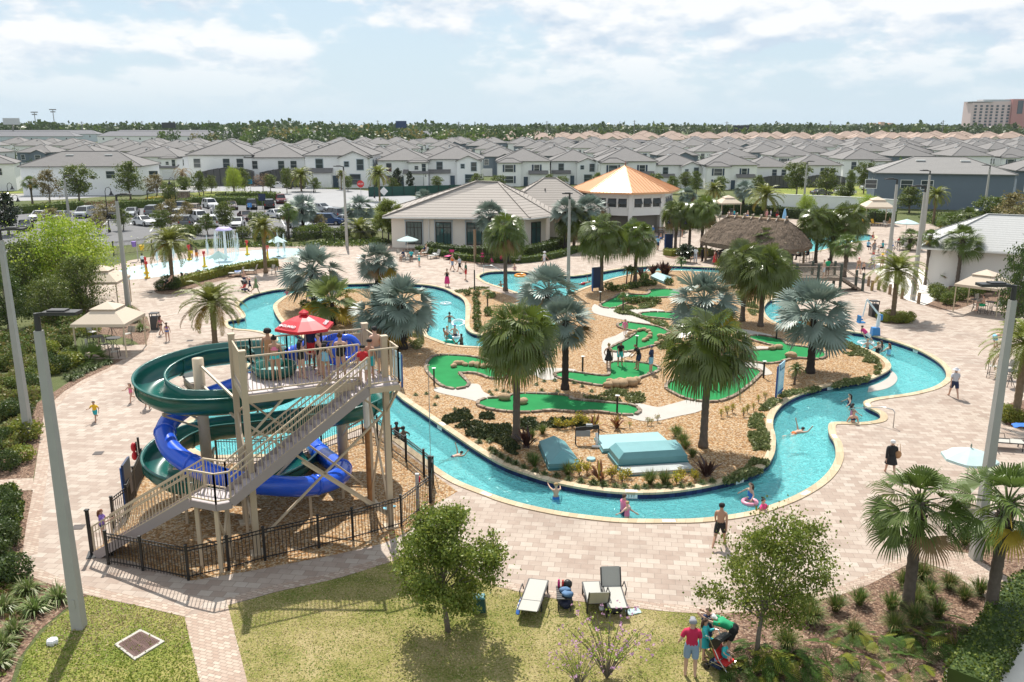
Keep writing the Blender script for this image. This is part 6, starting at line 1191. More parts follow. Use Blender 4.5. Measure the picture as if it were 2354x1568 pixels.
def chair_proto(h):
 t=thing('patio_chair','','chair')
 for x,y in((-.24,-.24),(.24,-.24),(.24,.24),(-.24,.24)):MB().bar((x*1.15,y*1.15,0),(x,y,h),.03).build('leg',DKM,t)
 fr=MB()
 for s in(-1,1):fr.bar((s*.25,.25,h),(s*.25,.33,h+.52),.03); fr.tube([(s*.25,-.22,h),(s*.27,-.22,h+.2),(s*.27,.25,h+.22)],.015,4)
 if h>.6:
  for z in(.25,):fr.bar((-.27,-.27,z),(.27,-.27,z),.025); fr.bar((-.27,.27,z),(.27,.27,z),.025); fr.bar((-.27,-.27,z),(-.27,.27,z),.025); fr.bar((.27,-.27,z),(.27,.27,z),.025)
 fr.build('frame',DKM,t); MB().box((0,0,h),(.48,.48,.02)).build('seat',SLING,t); MB().bar((0,.26,h+.08),(0,.34,h+.52),.46,.015).build('backrest',SLING,t); return t
TH,TL,CHH,CHL=table_proto(1.02,.42),table_proto(.72,.5),chair_proto(.72),chair_proto(.42)
for pr,x,y,l in[(TH,226,806,'tall black table under the near cabana'),(TL,262,800,'low table with cups under the near cabana'),(TH,258,770,'tall table with folded blue towels behind the near cabana'),(TL,252,715,'round table piled with bags under the second cabana'),(TH,2240,716,'tall black table at the left of the right cabana'),(TH,2275,722,'tall table between the two people in the right cabana'),(TH,2030,580,'tall table of the busy group by the main pool'),(TH,2062,575,'second tall table of the busy pool group'),(TL,938,592,'table under the white patio umbrella'),(TL,1170,605,'table by the dark hedge with a family'),(TH,2320,890,'tall table behind the big light pole')]:place(pr,l,G(x,y),R.uniform(0,6),1,'patio tables')
for i,(pr,x,y,rz,w)in enumerate([(CHL,245,805,1,'front, under the near cabana'),(CHL,265,822,3.3,'with a striped towel, front right of the near cabana'),(CHH,295,790,-1,'tall, right side of the near cabana'),(CHH,215,785,1.2,'tall, back left of the near cabana'),(CHL,205,812,.8,'left edge of the near cabana'),(CHH,238,722,.5,'under the second cabana'),(CHH,2282,868,2.4,'tall, holding a towel, left of the big leaning pole'),(CHH,2312,872,-2,'tall, right of the big leaning pole'),(CHH,2258,722,1.4,'tall, used by the pink towel in the right cabana'),(CHH,2290,724,-1.4,'tall, right one in the right cabana'),(CHH,2248,708,2,'tall, back of the right cabana'),(CHH,2014,585,1.4,'tall, leftmost of the busy pool group'),(CHH,2046,590,3.2,'tall, front of the busy pool group'),(CHH,2075,580,-1.4,'tall, right of the busy pool group'),(CHH,2050,570,.2,'tall, back of the busy pool group'),(CHL,920,592,1.2,'left of the white umbrella table'),(CHL,952,594,-1.2,'right of the white umbrella table'),(CHL,938,602,3.1,'in front of the white umbrella table'),(CHL,1190,606,-1,'right of the family by the hedge'),(CHL,640,634,.5,'beside the splash pad date palm'),(CHL,625,630,-.5,'left of the pair at the splash pad palm'),(CHL,2105,570,1,'by the white tent umbrella'),(CHL,1965,520,.3,'by the pool cabana, used by a seated woman'),(CHL,2035,522,.4,'right of the yellow loungers'),(CHH,1860,600,2,'bar stool at the right end of the thatched hut'),(CHH,1846,604,2.2,'second bar stool at the right end of the thatched hut')]):place(pr,'dark framed patio chair, '+w,G(x,y),rz,1,'patio chairs')
tp=G(1296,1392); t=thing('side_table','dark slatted side table between the loungers','table',tp); mb=MB()
for i in range(7):mb.box((0,-.36+i*.12,.46),(.48,.09,.025))
mb.build('table_top',DKM,t)
for x,y in((-.2,-.34),(.2,-.34),(.2,.34),(-.2,.34)):MB().bar((x,y,0),(x,y,.45),.035).build('leg',DKM,t)
def onT(mb,nm,m,lab,cat,dx,dy,dz=.475):return tag_mesh(mb,nm,m,lab,cat,tp+V((dx,dy,dz)),0,None,True)
for dx,dy,m,l in((-.15,.32,mat('magenta_plastic',(.65,.02,.22),.3),'magenta water bottle on the side table'),(-.02,.28,REDP,'red water bottle on the side table')):onT(MB().lathe([(.0,0),(.042,0),(.042,.19),(.025,.22),(.03,.23),(.03,.27),(0,.27)],10),'water_bottle',m,l,'bottle',dx,dy)
onT(MB().ell((0,0,.12),(.15,.13,.14),10,7,.12,3),'bag',BLK,'small black bag on the side table','bag',.13,.3); onT(MB().ell((0,0,.06),(.2,.12,.08),10,6,.25,4),'clothes',DEN,'crumpled denim clothes on the side table','clothes',.05,.05); onT(MB().ell((0,0,.06),(.19,.15,.09),10,6,.25,5),'clothes',DEN,'second bundle of denim on the near end of the side table','clothes',.08,-.22)
tag_mesh(MB().ell((0,0,.16),(.24,.3,.17),10,6,.15,6),'bag',mat('navy_bag',(.015,.02,.05),.7),'dark bag on the grass under the side table','bag',tp+V((.05,-.05,0)),0,None,True); tag_mesh(MB().ell((0,0,.13),(.28,.2,.14),10,6,.15,7),'bag',BLK,'black bag under the upright lounger','bag',G(1412,1408),0,None,True); tag_mesh(MB().ell((0,0,.07),(.1,.13,.08),8,6,.2,8),'cloth',WT,'white bundle left of the upright lounger','cloth',G(1383,1402),0,None,True)
t=thing('irrigation_box','rounded dark green utility box on the lawn by the young oak','utility box',G(1102,1402)); MB().box((0,0,.24),(.42,.40,.48),0,.82).build('body',mat('green_box',(.015,.07,.06),.5),t); MB().box((0,0,.49),(.36,.34,.04),0,.8).build('lid',TEALD,t)
tag_mesh(MB().lathe([(.17,0),(.18,.1),(.15,.15),(.0,.16)],6),'utility_cover',WT,'white hexagonal valve cap in the corner lawn','cap',G(121,1480))
C4=[G(*p)for p in((263,1484),(323,1449),(379,1477),(310,1520))]; cc_=sum(C4,V())/4; dg=thing('storm_drain','square concrete framed storm drain with rusty grate in the corner lawn','drain',cc_); mb=MB(); q4=[p-cc_ for p in C4]
for i in range(4):a,b=q4[i],q4[(i+1)%4]; mb.add([a+V((0,0,.05)),b+V((0,0,.05)),b*.8+V((0,0,.05)),a*.8+V((0,0,.05)),a,b],[(0,1,2,3),(4,5,1,0)])
mb.build('frame',CONC,dg); mb=MB(); a,b,c,d=[p*.78 for p in q4]; RU=mat('rusty_iron',(.11,.06,.05),.8,.3,8)
for i in range(15):
 u=(i+.5)/15; s,e=a.lerp(d,u),b.lerp(c,u)
 for k0,k1 in((.03,.47),(.53,.97)):mb.bar(s.lerp(e,k0)+V((0,0,.035)),s.lerp(e,k1)+V((0,0,.035)),.045,.03)
for u in(0,.5,1):mb.bar(a.lerp(b,u)+V((0,0,.036)),d.lerp(c,u)+V((0,0,.036)),.08,.034)
mb.bar(a+V((0,0,.037)),b+V((0,0,.037)),.06,.03); mb.bar(d+V((0,0,.037)),c+V((0,0,.037)),.06,.03); mb.build('grate',RU,dg); MB().prism([p*.79 for p in q4],-.05,.013).build('pit',BLK,dg)
for i,(x,y)in enumerate([(180,1212),(226,1042),(437,783),(470,727),(372,690),(345,672),(2185,722),(1095,672)]):MB(); tag_mesh(MB().box((0,0,.006),(.42,.42,.02)).box((0,0,.018),(.36,.04,.01)).box((0,.12,.018),(.36,.04,.01)).box((0,-.12,.018),(.36,.04,.01)),'deck_drain',mat('drain_iron',(.09,.075,.07),.7),'dark square drain in the paving, %s from the left'%ORD[[3,1,4,5,2,0,7,6].index(i)if 0 else[0,1,4,5,3,2,7,6][i]],'drain',G(x,y,.006),.12,'deck drains')
def bin_proto():
 t=thing('trash_bin','','trash bin'); MB().box((0,0,.5),(.56,.56,1.0)).build('body',mat('bin_grey',(.06,.06,.062),.5),t)
 mb=MB();
 for x,y in((-1,-1),(1,-1),(1,1),(-1,1)):mb.bar((x*.27,y*.27,1.0),(x*.27,y*.27,1.22),.05)
 mb.box((0,0,1.25),(.62,.62,.07)); mb.build('lid',DKM,t); return t
BP=bin_proto()
for x,y,l in((358,757,'dark trash bin beside the two girls on the left deck'),(2007,727,'dark trash bin behind the white pool lift'),(1518,549,'trash bin at the pavilion corner'),(1680,498,'trash bin near the farthest cabana')):place(BP,l,G(x,y),.1,1,'trash bins')
b=G(2011,771); t=thing('pool_lift','white and blue pool lift on the river edge at right','pool lift',b); LW=mat('lift_white',(.66,.72,.76),.4); LBm=mat('lift_blue',(.03,.20,.48),.4)
MB().box((0,0,.3),(.6,.5,.6),0,.85).build('base',LBm,t); MB().bar((.08,0,.55),(.16,0,1.65),.14).bar((.2,-.1,.7),(.2,-.1,1.5),.07).build('mast',LW,t); MB().bar((.14,0,1.55),(-.75,.2,2.65),.13).bar((-.75,.2,2.65),(-.95,.2,1.35),.07).build('arm',LW,t); MB().box((.3,0,1.35),(.2,.25,.4)).build('control_box',LBm,t)
MB().box((-1.05,.15,.95),(.5,.45,.08)).box((-1.2,.15,1.2),(.1,.45,.5),.1).box((-1.05,.4,1.1),(.45,.06,.1)).build('seat',LBm,t)
def umbrella(x,y,r,zr,zt,m,label,closed=0,n=8,name='patio_umbrella'):
 t=thing(name,label,'umbrella',G(x,y)); mb=MB()
 if closed==2:mb.lathe([(.10,zr),(.34,zr+.1),(.26,zr+.8),(.12,zt-.15),(.0,zt)],9)
 elif closed==1:
  vs=[(0,0,zt)]
  for k in range(16):a=2*pi*k/16; rr=r*(1 if k%2==0 else .72); vs.append((rr*cos(a),rr*sin(a),zr+(0 if k%2==0 else .16)))
  mb.add(vs,[(0,1+k,1+(k+1)%16)for k in range(16)])
 else:canopy(mb,r,zr,zt,n,.2)
 mb.build('canopy',m,t); MB().cyl((0,0,0),(0,0,zt+.08),.028,.028,8).cyl((0,0,zt+.05),(0,0,zt+.16),.04,.02,6).build('pole',STEEL,t); MB().lathe([(0,.08),(.26,.08),(.26,0)],12).build('base',DKM,t)
 mb=MB()
 for k in range(n):
  a=.2+2*pi*k/n
  if closed==0:mb.bar((0,0,zt-.05),(r*.96*cos(a),r*.96*sin(a),zr-.03),.02)
 if closed==0:mb.build('ribs',STEEL,t)
umbrella(938,592,1.25,2.05,2.5,AQUA,'pale aqua umbrella open in front of the clubhouse'); umbrella(506,631,1.25,1.65,2.45,mat('teal_canvas',(.30,.47,.47),.8,trans=.2),'teal umbrella half folded before the splash pad',1); umbrella(2081,548,1.55,2.1,2.6,AQUA,'pale umbrella open beside the main pool tables'); umbrella(2214,1162,1.05,2.1,2.5,AQUA,'pale umbrella open beside the big foreground light pole'); umbrella(1802,517,.3,.9,2.5,mat('sky_canvas',(.25,.45,.68),.8),'closed sky blue umbrella standing by the main pool',2); umbrella(640,590,1.2,1.7,2.4,AQUA,'pale umbrella half folded at the right end of the splash pad',1)
pp=[(1996,658),(2004,668),(2019,667),(2045,677),(2073,687),(2111,698)]; RP=mat('rope',(.45,.36,.24),.9); pr=thing('wooden_post','','post'); MB().cyl((0,0,0),(0,0,.95),.14,.13,10).build('log',WOOD,pr); MB().lathe([(.15,.74),(.165,.78),(.15,.82)],10).build('rope_collar',RP,pr)
for i,(x,y)in enumerate(pp):place(pr,'stout wooden rope post along the sand, %s from the left'%ORD[i],G(x,y),0,1,'rope posts along the sand')
mb=MB(); g=[G(x,y)for x,y in pp[2:]]; o0=g[0].copy()
for a,b in zip(g,g[1:]):mb.tube([a.lerp(b,k/6)-o0+V((0,0,.78-.30*sin(pi*k/6)))for k in range(7)],.022,5)
tag_mesh(mb,'rope',RP,'pale rope slung between the wooden posts by the sand','rope',o0)
br_=thing('footbridge','wooden footbridge with mesh railing over the river behind the silver palm','bridge',(27,78.4,0)); X0,X1,zb=-2.9,3.3,1.25; mb=MB()
for i in range(22):mb.box((X0+(X1-X0)*(i+.5)/22,.8,zb),(.26,1.7,.06))
mb.bar((X0,0,zb-.16),(X1,0,zb-.16),.1,.26); mb.bar((X0,1.6,zb-.16),(X1,1.6,zb-.16),.1,.26); mb.build('bridge_deck',mat('bridge_wood',(.24,.19,.15),.85,.25,5),br_); BWD=MATS['bridge_wood']
for sx_,e_ in((-1,X0),(1,X1)):
 mb=MB()
 for i in range(7):mb.box((e_+sx_*(.14+i*.28),.8,zb-.17*(i+1)),(.32,1.5,.06)); mb.box((e_+sx_*(.28+i*.28),.8,zb-.17*(i+1)-.09),(.03,1.5,.16))
 mb.build('stairs',BWD,br_)
 for y in(0,1.6):MB().bar((e_+sx_*.1,y,zb+1.0),(e_+sx_*2.1,y,1.0),.07).bar((e_+sx_*.1,y,zb-.05),(e_+sx_*2.1,y,.02),.08,.2).build('handrail',BWD,br_)
m,nt,out=newmat('net'); tr=nd(nt,'ShaderNodeBsdfTransparent'); df=nd(nt,'ShaderNodeBsdfDiffuse'); df.inputs[0].default_value=rgb(.25,.22,.18); mx=nd(nt,'ShaderNodeMixShader',i0=.3); lk(nt,tr.outputs[0],mx.inputs[1]); lk(nt,df.outputs[0],mx.inputs[2]); lk(nt,mx.outputs[0],out.inputs[0]); NET=m
for y in(0,1.6):MB().bar((X0,y,zb+1.02),(X1,y,zb+1.02),.12,.06).build('handrail',BWD,br_); MB().box(((X0+X1)/2,y,zb+.52),(X1-X0,.012,.92)).build('net_panel',NET,br_)
for x in(X0,-.8,1.2,X1,X1+2.1,X0-2.0):
 for y in(-.02,1.62):MB().cyl((x,y,-.2 if abs(x)<3.4 else 0),(x,y,(zb+1.3)if abs(x)<3.4 else 1.7),.14,.13,8).build('post',GPOST,br_)
def board(p,w,h,z0,rz,front,lab,title=None,back=NAVP,name='sign_board'):
 t=thing(name,lab,'sign',p,rz)
 for s in(-1,1):MB().box((s*(w/2-.06),.06,(z0+h*.92)/2),(.1,.1,z0+h*.92)).build('post',BLUEP,t)
 f=MB().box((0,-.02,z0+h/2),(w,.05,h)).build('panel',front,t); MB().box((0,.03,z0+h/2),(w*.98,.04,h*.98)).build('back_panel',back,t)
 if title:
  M=Matrix.Rotation(pi/2,4,'X'); M.translation=(0.05,-.05,z0+h*.80); text_mesh(title,.118,'title',NAVP,f,M,.002); mb=MB()
  for i in range(11):l=w*(.78-.12*((i*7)%4)); mb.box((-w*.42+l/2,-.048,z0+h*.72-i*.075),(l,.006,.022))
  mb.build('text_lines',WHT,f); MB().box((-w*.40,-.05,z0+h*.9),(w*.12,.008,h*.18)).build('ribbon_mark',BLUEP,f); MB().box((0,-.049,z0+.1),(w,.008,.14)).build('footer_band',BLUEP,f)
a,b=G(907,878),G(922,893); board((a+b)/2,1.1,1.75,.35,radians(-58),SGN,'pale blue lazy river rules board between tower and green','LAZY RIVER RULES')
a,b=G(1779,921),G(1803,911); board((a+b)/2,1.1,1.75,.35,radians(58),SGN,'pale blue lazy river rules board on the right of the island','LAZY RIVER RULES')
board(G(1372,668),1.15,1.95,.25,radians(205),SGN,'dark navy sign back standing at the upper channel','LAZY RIVER RULES'); board(G(300,1166),1.0,1.5,.5,radians(100),NAVP,'dark blue board seen edge on by the stair foot'); board(G(1536,575),1.0,1.9,.1,radians(180),SGN,'navy sign back beside the lamp before the pavilion')
SP_=thing('hole_marker','','golf sign'); MB().box((0,0,.5),(.09,.09,1.0)).build('post',BLK,SP_); MB().box((0,-.02,1.06),(.22,.16,.03),0).build('score_plate',WHT,SP_)
for i,(x,y)in enumerate(sorted(Z4([(175,885),(1422,780),(1877,595),(1570,200),(1712,1130)])+Z5([(990,1000),(1093,690)]))):place(SP_,'black hole marker post with white plate, %s from the left'%ORD[i],G(x,y),R.uniform(-.4,.4),1,'golf hole markers')
for x,y,l in zip(*zip(*[(p[0],p[1])for p in Z5([(560,1090),(605,1097)])]),('taller short wooden post on the wide green','shorter wooden post on the wide green')):tag_mesh(MB().cyl((0,0,0),(0,0,.95 if 'taller' in l else .75),.09,.08,8),'wooden_post',mat('grey_wood',(.20,.17,.12),.9,.3),l,'post',G(x,y,.03))
t=thing('thin_pole','thin dark pole at the tip of the peninsula bed','pole',G(1091,667)); MB().cyl((0,0,0),(0,0,1.9),.06,.06,8).build('sleeve',BLK,t); MB().cyl((0,0,1.9),(0,0,5.2),.018,.012,6).build('rod',STEEL,t)
tag_mesh(MB().cyl((0,0,0),(0,0,3.6),.18,.16,10),'shower_post',WOOD,'brown outdoor shower post before the clubhouse hedge','post',G(1092,602)); tag_mesh(MB().cyl((0,0,0),(0,0,4.6),.018,.018,6).box((0,0,4.6),(.12,.04,.04)),'thin_pole',STEEL,'thin steel rod beside the river near the yard fence','pole',G(990,1062))
ROCK=mat('tan_boulder',(.40,.28,.17),.85,.22,2.5,spec=.2,bmp=.9,kind='obj'); RK=[tag_mesh(MB().ell((0,0,.22),(.5,.36,.3),12,8,.10,s),'boulder',ROCK,'','boulder',(0,0,0),0,None,True)for s in(1,2,3)]
RL_=[(p,s,'in the rock row on the kidney shaped green')for p,s in zip(Z4([(340,735),(365,712),(400,712),(435,722),(495,722),(540,730),(590,738),(640,728),(690,722)]),(.8,.8,.8,.7,.9,1,.9,.9,.8))]+[(Z4([(765,1008)])[0],1.15,'pale flat one at the left end of the long green'),(Z4([(920,1040)])[0],1.0,'round one in the middle of the long green')]
RL_+=[(p,s,'in the rock wall below the putting people')for p,s in zip(Z4([(1640,900),(1700,895),(1760,895),(1820,885),(1870,865),(1650,860),(1740,858)]),(1,1.3,1.4,1.4,1.1,.7,.8))]+[(p,.75,'in the curling rock ring')for p in Z4([(1800,485),(1825,460),(1860,445),(1900,432),(1940,428),(1975,440),(1992,462),(1985,488),(1960,508),(1940,518),(2075,480),(2095,505),(2085,530),(2050,545),(2100,488)])]+[(p,s,'on the forked green')for p,s in zip(Z5([(1060,775),(1110,768),(1210,838)]),(.9,1,1.2))]
cnt_={}
for k,(p,s,w)in enumerate(RL_):cnt_[w]=cnt_.get(w,0)+1; place(RK[k%3],'tan boulder, %s %s'%(ORD[cnt_[w]-1],w),G(p[0],p[1],.02),R.uniform(0,6),s*.66,'tan boulders')
def lid(px,z0,z1,ins,label,m,rz_=None):
 P=[G(x,y)for x,y in px]; c=sum(P,V())/4; Q=[p-c for p in P]; t=thing('teal_hatch',label,'hatch',c); mb=MB(); base=[q*1.04 for q in Q]; mb.prism([(q.x,q.y)for q in base],0,z0*.4); mb.build('rim',TEALD,t); mb=MB()
 if ins is None:mb.prism([(q.x,q.y)for q in Q],z0*.4,z1)
 else:
  lo=[q+V((0,0,z0*.4))for q in Q]; md=[q+V((0,0,z0))for q in Q]; a,b=(Q[0]+Q[3])/2,(Q[1]+Q[2])/2
  if ins=='ridge':a,b=a.lerp(b,.16)+V((0,0,z1)),a.lerp(b,.80)+V((0,0,z1)); mb.add(lo+md+[a,b],[(0,1,5,4),(1,2,6,5),(2,3,7,6),(3,0,4,7),(4,5,9,8),(6,7,8,9),(5,6,9),(7,4,8)])
  else:tp_=[q*ins+V((0,0,z1))for q in Q]; mb.add(lo+md+tp_,[(0,1,5,4),(1,2,6,5),(2,3,7,6),(3,0,4,7),(4,5,9,8),(5,6,10,9),(6,7,11,10),(7,4,8,11),(8,9,10,11)])
 o=mb.build('lid',m,t); bm_=bmesh.new(); bm_.from_mesh(o.data); bmesh.ops.recalc_face_normals(bm_,faces=bm_.faces); bm_.to_mesh(o.data); bm_.free()
 return t
lid(Z6([(1125,320),(1190,478),(1408,470),(1300,320)]),.3,.75,'ridge','ridged teal hatch cover left of the flat one',TEAL)
lid(Z6([(1507,268),(1560,362),(2012,318),(1930,245)]),.2,.22,None,'flat pale teal hatch slab behind the raised one',TEALL); lid(Z6([(1600,385),(1665,468),(2130,440),(2080,360)]),.45,.72,.84,'raised teal box hatch with sloped top',TEAL); lid(Z6([(1662,475),(1722,520),(2178,488),(2135,445)]),.12,.16,None,'flat grey teal slab in front of the raised hatch',mat('worn_slab',(.36,.38,.37),.7,.25,2))
lid(zmap(2150,850,.4833,[(598,400),(706,447),(762,410),(655,372)]),.25,.5,'ridge','teal hatch by the upper channel cordylines',TEALL); lid(zmap(2150,850,.4833,[(1110,420),(1160,440),(1215,420),(1150,400)]),.25,.6,'ridge','teal hatch half hidden by the silver palm near the hut',TEALL); lid(zmap(1000,750,.4464,[(355,825),(470,885),(520,850),(430,800)]),.2,.5,'ridge','teal hatch hidden behind the left silver palms',TEALL)
t=thing('pump_frame','black frame with white pipes behind the flat teal hatch','pump equipment',G(*Z6([(1450,300)])[0])); MB().bar((-.55,0,0),(-.55,0,.8),.06).bar((.55,0,0),(.55,0,.95),.06).bar((-.55,0,.75),(.55,0,.9),.05,.2).build('frame',BLK,t); MB().box((.1,.05,.95),(.3,.2,.1)).box((-.2,0,.55),(.7,.08,.3)).build('control_box',mat('grey_gear',(.25,.26,.27),.5),t); MB().tube([(.45,-.3,.05),(.45,-.3,.45),(.45,-.1,.6)],.07,8).tube([(.2,-.5,.08),(.9,-.6,.08)],.07,8).build('pipe',WPIPE,t)
tag_mesh(MB().lathe([(.0,.1),(.2,.1),(.22,.03),(.22,0)],12),'utility_cover',TEALL,'round pale valve lid between the hatches','lid',G(*Z6([(1478,408)])[0])); tag_mesh(MB().lathe([(.0,.14),(.13,.1),(.15,0)],10),'utility_cover',mat('mint_cap',(.35,.55,.45),.5),'mint dome cap on the flat hatch','lid',G(*Z6([(1860,316)])[0],.23))
def handrail(pts,label):g0=pts[0]; tag_mesh(MB().tube([p-g0 for p in pts],.028,8),'handrail',STEEL,label,'handrail',g0,0,None,True)
a,b=G(2053,983),G(1952,966,-.2); handrail([a,a+V((0,0,.8)),a+V((-.1,0,.95)),a.lerp(b,.25)+V((0,0,1.0)),b+V((0,0,.65)),b],'steel handrail at the river steps on the right'); a,b=G(512,733),G(566,752,-.2); handrail([a,a+V((0,0,.9)),b+V((0,0,.6)),b],'thin steel handrail at the left pool entry'); a,b=G(1112,632),G(1160,640,-.2); handrail([a,a+V((0,0,.95)),a+V((.8,0,1.0)),b+V((0,0,.6)),b],'pale handrail at the upper pool steps')
def near(loop,p):
 k=min(range(len(loop)),key=lambda i:(loop[i]-V((p.x,p.y))).length); t=(loop[(k+1)%len(loop)]-loop[k-1]).normalized(); return loop[k],t
MK=0
for x,y,lp,flat,l in[(1447,1138,'I',0,'on the wall tile at the front of the island'),(1008,982,'I',0,'on the wall tile near the slide'),(1718,1105,'I',0,'on the wall tile at the inner bend'),(1925,893,'I',0,'on the wall tile right of the rules board'),(1450,1128,'I',1,'on the coping at the front of the island'),(1004,975,'I',1,'on the coping near the slide'),(1710,1095,'I',1,'on the coping at the inner bend'),(1768,968,'I',1,'on the coping by the ground cover ribbon'),(1910,1003,'O',1,'on the deck coping at the river steps'),(1872,1143,'O',1,'on the deck coping at lower right'),(2011,934,'O',1,'on the deck coping above the steps'),(1535,1214,'O',1,'on the deck coping behind the walking man'),(1098,1148,'O',1,'on the deck coping above the young oak'),(2098,805,'O',0,'on the far wall tile at upper right'),(1445,619,'O',0,'on the far wall of the upper channel')]:
 loop=ISL if lp=='I' else OUT; p,tg=near(loop,G(x,y,0)); outw=V((-tg.y,tg.x))*(1 if lp=='O' else-1)
 if tg.x*1<0:tg=-tg
 t=thing('depth_marker','white 3 FT depth tile '+l,'depth marker',(0,0,0),0,'white depth marker tiles'); tx=V((tg.x,tg.y,0)).normalized()
 if flat:up=V((-tx.y,tx.x,0)); nz=V((0,0,1)); c=V((p.x,p.y,.049))-V((outw.x,outw.y,0))*.16; h=.2
 else:up=V((0,0,1)); nz=tx.cross(up); c=V((p.x,p.y,-.13))+nz*.012; h=.2
 M=Matrix((tx,up,nz)).transposed().to_4x4(); M.translation=c; t.matrix_world=M; MB().box((0,0,0),(.5,h,.012)).build('plate',WHT,t); M2=Matrix.Translation((0,0,.007)); text_mesh('3 FT',.17,'lettering',BLK,t,M2,.002)
FW=None; m,nt,out=newmat('falling_water'); tr=nd(nt,'ShaderNodeBsdfTransparent'); df=nd(nt,'ShaderNodeBsdfDiffuse'); df.inputs[0].default_value=rgb(.85,.9,.92); mx=nd(nt,'ShaderNodeMixShader',i0=.42); lk(nt,tr.outputs[0],mx.inputs[1]); lk(nt,df.outputs[0],mx.inputs[2]); lk(nt,mx.outputs[0],out.inputs[0]); FW=m
b=G(520,596); t=thing('mushroom_fountain','white mushroom fountain with purple scalloped top in the splash pad','fountain',b); MB().cyl((0,0,0),(0,0,3.4),.14,.12,12).build('stem',WHT,t); mb=MB(); mb.lathe([(.12,3.35),(.85,3.3),(.95,3.4),(.7,3.6),(.0,3.72)],20); mb.build('cap',mat('lilac_paint',(.42,.36,.62),.5),t); mb=MB(); q=random.Random(2)
for k in range(28):a=2*pi*k/28; r=.95+q.uniform(0,.1); mb.tube([(cos(a)*r,sin(a)*r,3.35),(cos(a)*r*1.12,sin(a)*r*1.12,2.2),(cos(a)*r*1.2,sin(a)*r*1.2,.02)],[.012,.02,.03],3,False)
mb.build('water_curtain',FW,t)
spr=thing('water_sprayer','','sprayer'); MB().lathe([(.26,0),(.26,.14),(.12,.2),(.1,.9),(.1,1.0)],10).build('base',YELP,spr); MB().cyl((0,0,.9),(0,0,1.5),.07,.07,8).tube([(.14,0,1.3),(.14,0,1.55),(-.14,0,1.55),(-.14,0,1.3)],.05,6).build('nozzle',REDP,spr)
for i,(x,y)in enumerate([(337,629),(339,640),(436,598),(471,614),(569,586),(616,600)]):place(spr,'red and yellow splash pad sprayer, %s from the left'%ORD[i],G(x,y),R.uniform(0,6),1.1,'splash pad sprayers')
q=random.Random(9); jt=thing('water_jet','','water jet'); mb=MB()
for k in range(26):a=q.uniform(0,6.3); h=q.uniform(1.0,2.6); s_=q.uniform(.05,.25); mb.tube([(0,0,0),(cos(a)*s_*.5,sin(a)*s_*.5,h),(cos(a)*s_*1.6,sin(a)*s_*1.6,h*.3)],[.02,.018,.012],3,False)
mb.build('spray',FW,jt)
for i,(x,y)in enumerate([(362,606),(400,600),(478,590),(497,582),(548,584),(640,577),(655,586),(380,612)]):place(jt,'white water jet on the splash pad near %s'%['the left sprayer','the two boys','the mushroom','the fence','the upright sprayer','the right palms','the silver palm','the date palm'][i],G(x,y),i,1,'splash pad water jets')
t=thing('bucket_toy','purple and yellow bucket dumper at the left of the splash pad','water toy',G(318,600)); MB().tube([(0,0,0),(0,0,2.3),(.15,0,2.6),(.35,0,2.5)],.06,8).build('pole',GRYP,t); MB().lathe([(.2,1.6),(.28,2.2),(.0,2.2)],10,(-.3,0,0)).build('bucket',PURP,t); MB().lathe([(.2,1.2),(.28,1.8),(.0,1.8)],10,(.55,0,0)).build('bucket',YELP,t)
fence([(262,588),(350,577),(440,571),(560,566),(660,562),(770,560),(880,560),(904,566)],'iron_fence','black iron fence between splash pad and car park',1.6,.16,.1); fence([(1690,496),(1780,500),(1900,510),(2010,514)],'iron_fence','black iron fence along the dark hedge behind the main pool',1.7,.2,.1); fence([(2116,505),(2202,512),(2290,518)],'iron_fence','black iron fence before the blue grey long house',1.6,.2,.1); fence([(340,462),(423,460),(470,464),(520,466)],'iron_fence','black entrance fence by the stone pillar',2.0,.25,.14)
t=thing('entrance_pillar','pale stone entrance pillar behind the car park hedge','pillar',G(423,470)); MB().box((0,0,1.2),(2.2,1.2,2.4)).build('stone',BORD,t); MB().box((0,0,2.5),(2.5,1.5,.2)).build('cap',CONC,t)
a,b=G(848,452),G(1060,446); mb=MB(); mb.bar(V((0,0,1.0)),b-a+V((0,0,1.0)),.06,2.0); t=thing('privacy_fence','dark green screened construction fence behind the clubhouse','fence',a); mb.build('screen',mat('green_mesh',(.02,.075,.06),.8),t)
for k in range(9):p=(b-a)*k/8; MB().cyl(p+V((0,-.1,0)),p+V((0,-.1,2.1)),.05,.05,6).build('post',BLK,t)
def road_sign(x,y,h,shape,m,label,txt=None,sz=.75):
 t=thing('road_sign',label,'sign',G(x,y)); MB().cyl((0,0,0),(0,0,h),.05,.05,6).build('post',GRYP,t); n={'oct':8,'dia':4,'sq':4}[shape]; ph_={'oct':pi/8,'dia':0,'sq':pi/4}[shape]; mb=MB(); L=[(sz*cos(ph_+2*pi*k/n),sz*sin(ph_+2*pi*k/n))for k in range(n)]
 mb.add([(u,-.1,h-sz*.6+v)for u,v in L]+[(u,-.06,h-sz*.6+v)for u,v in L],[tuple(range(n)),tuple(range(2*n-1,n-1,-1))]+[(k,n+k,n+(k+1)%n,(k+1)%n)for k in range(n)]); f=mb.build('panel',m,t)
 if txt:M=Matrix.Rotation(pi/2,4,'X'); M.translation=(0,-.12,h-sz*.6); text_mesh(txt,sz*.62,'lettering',WHT,f,M,.005)
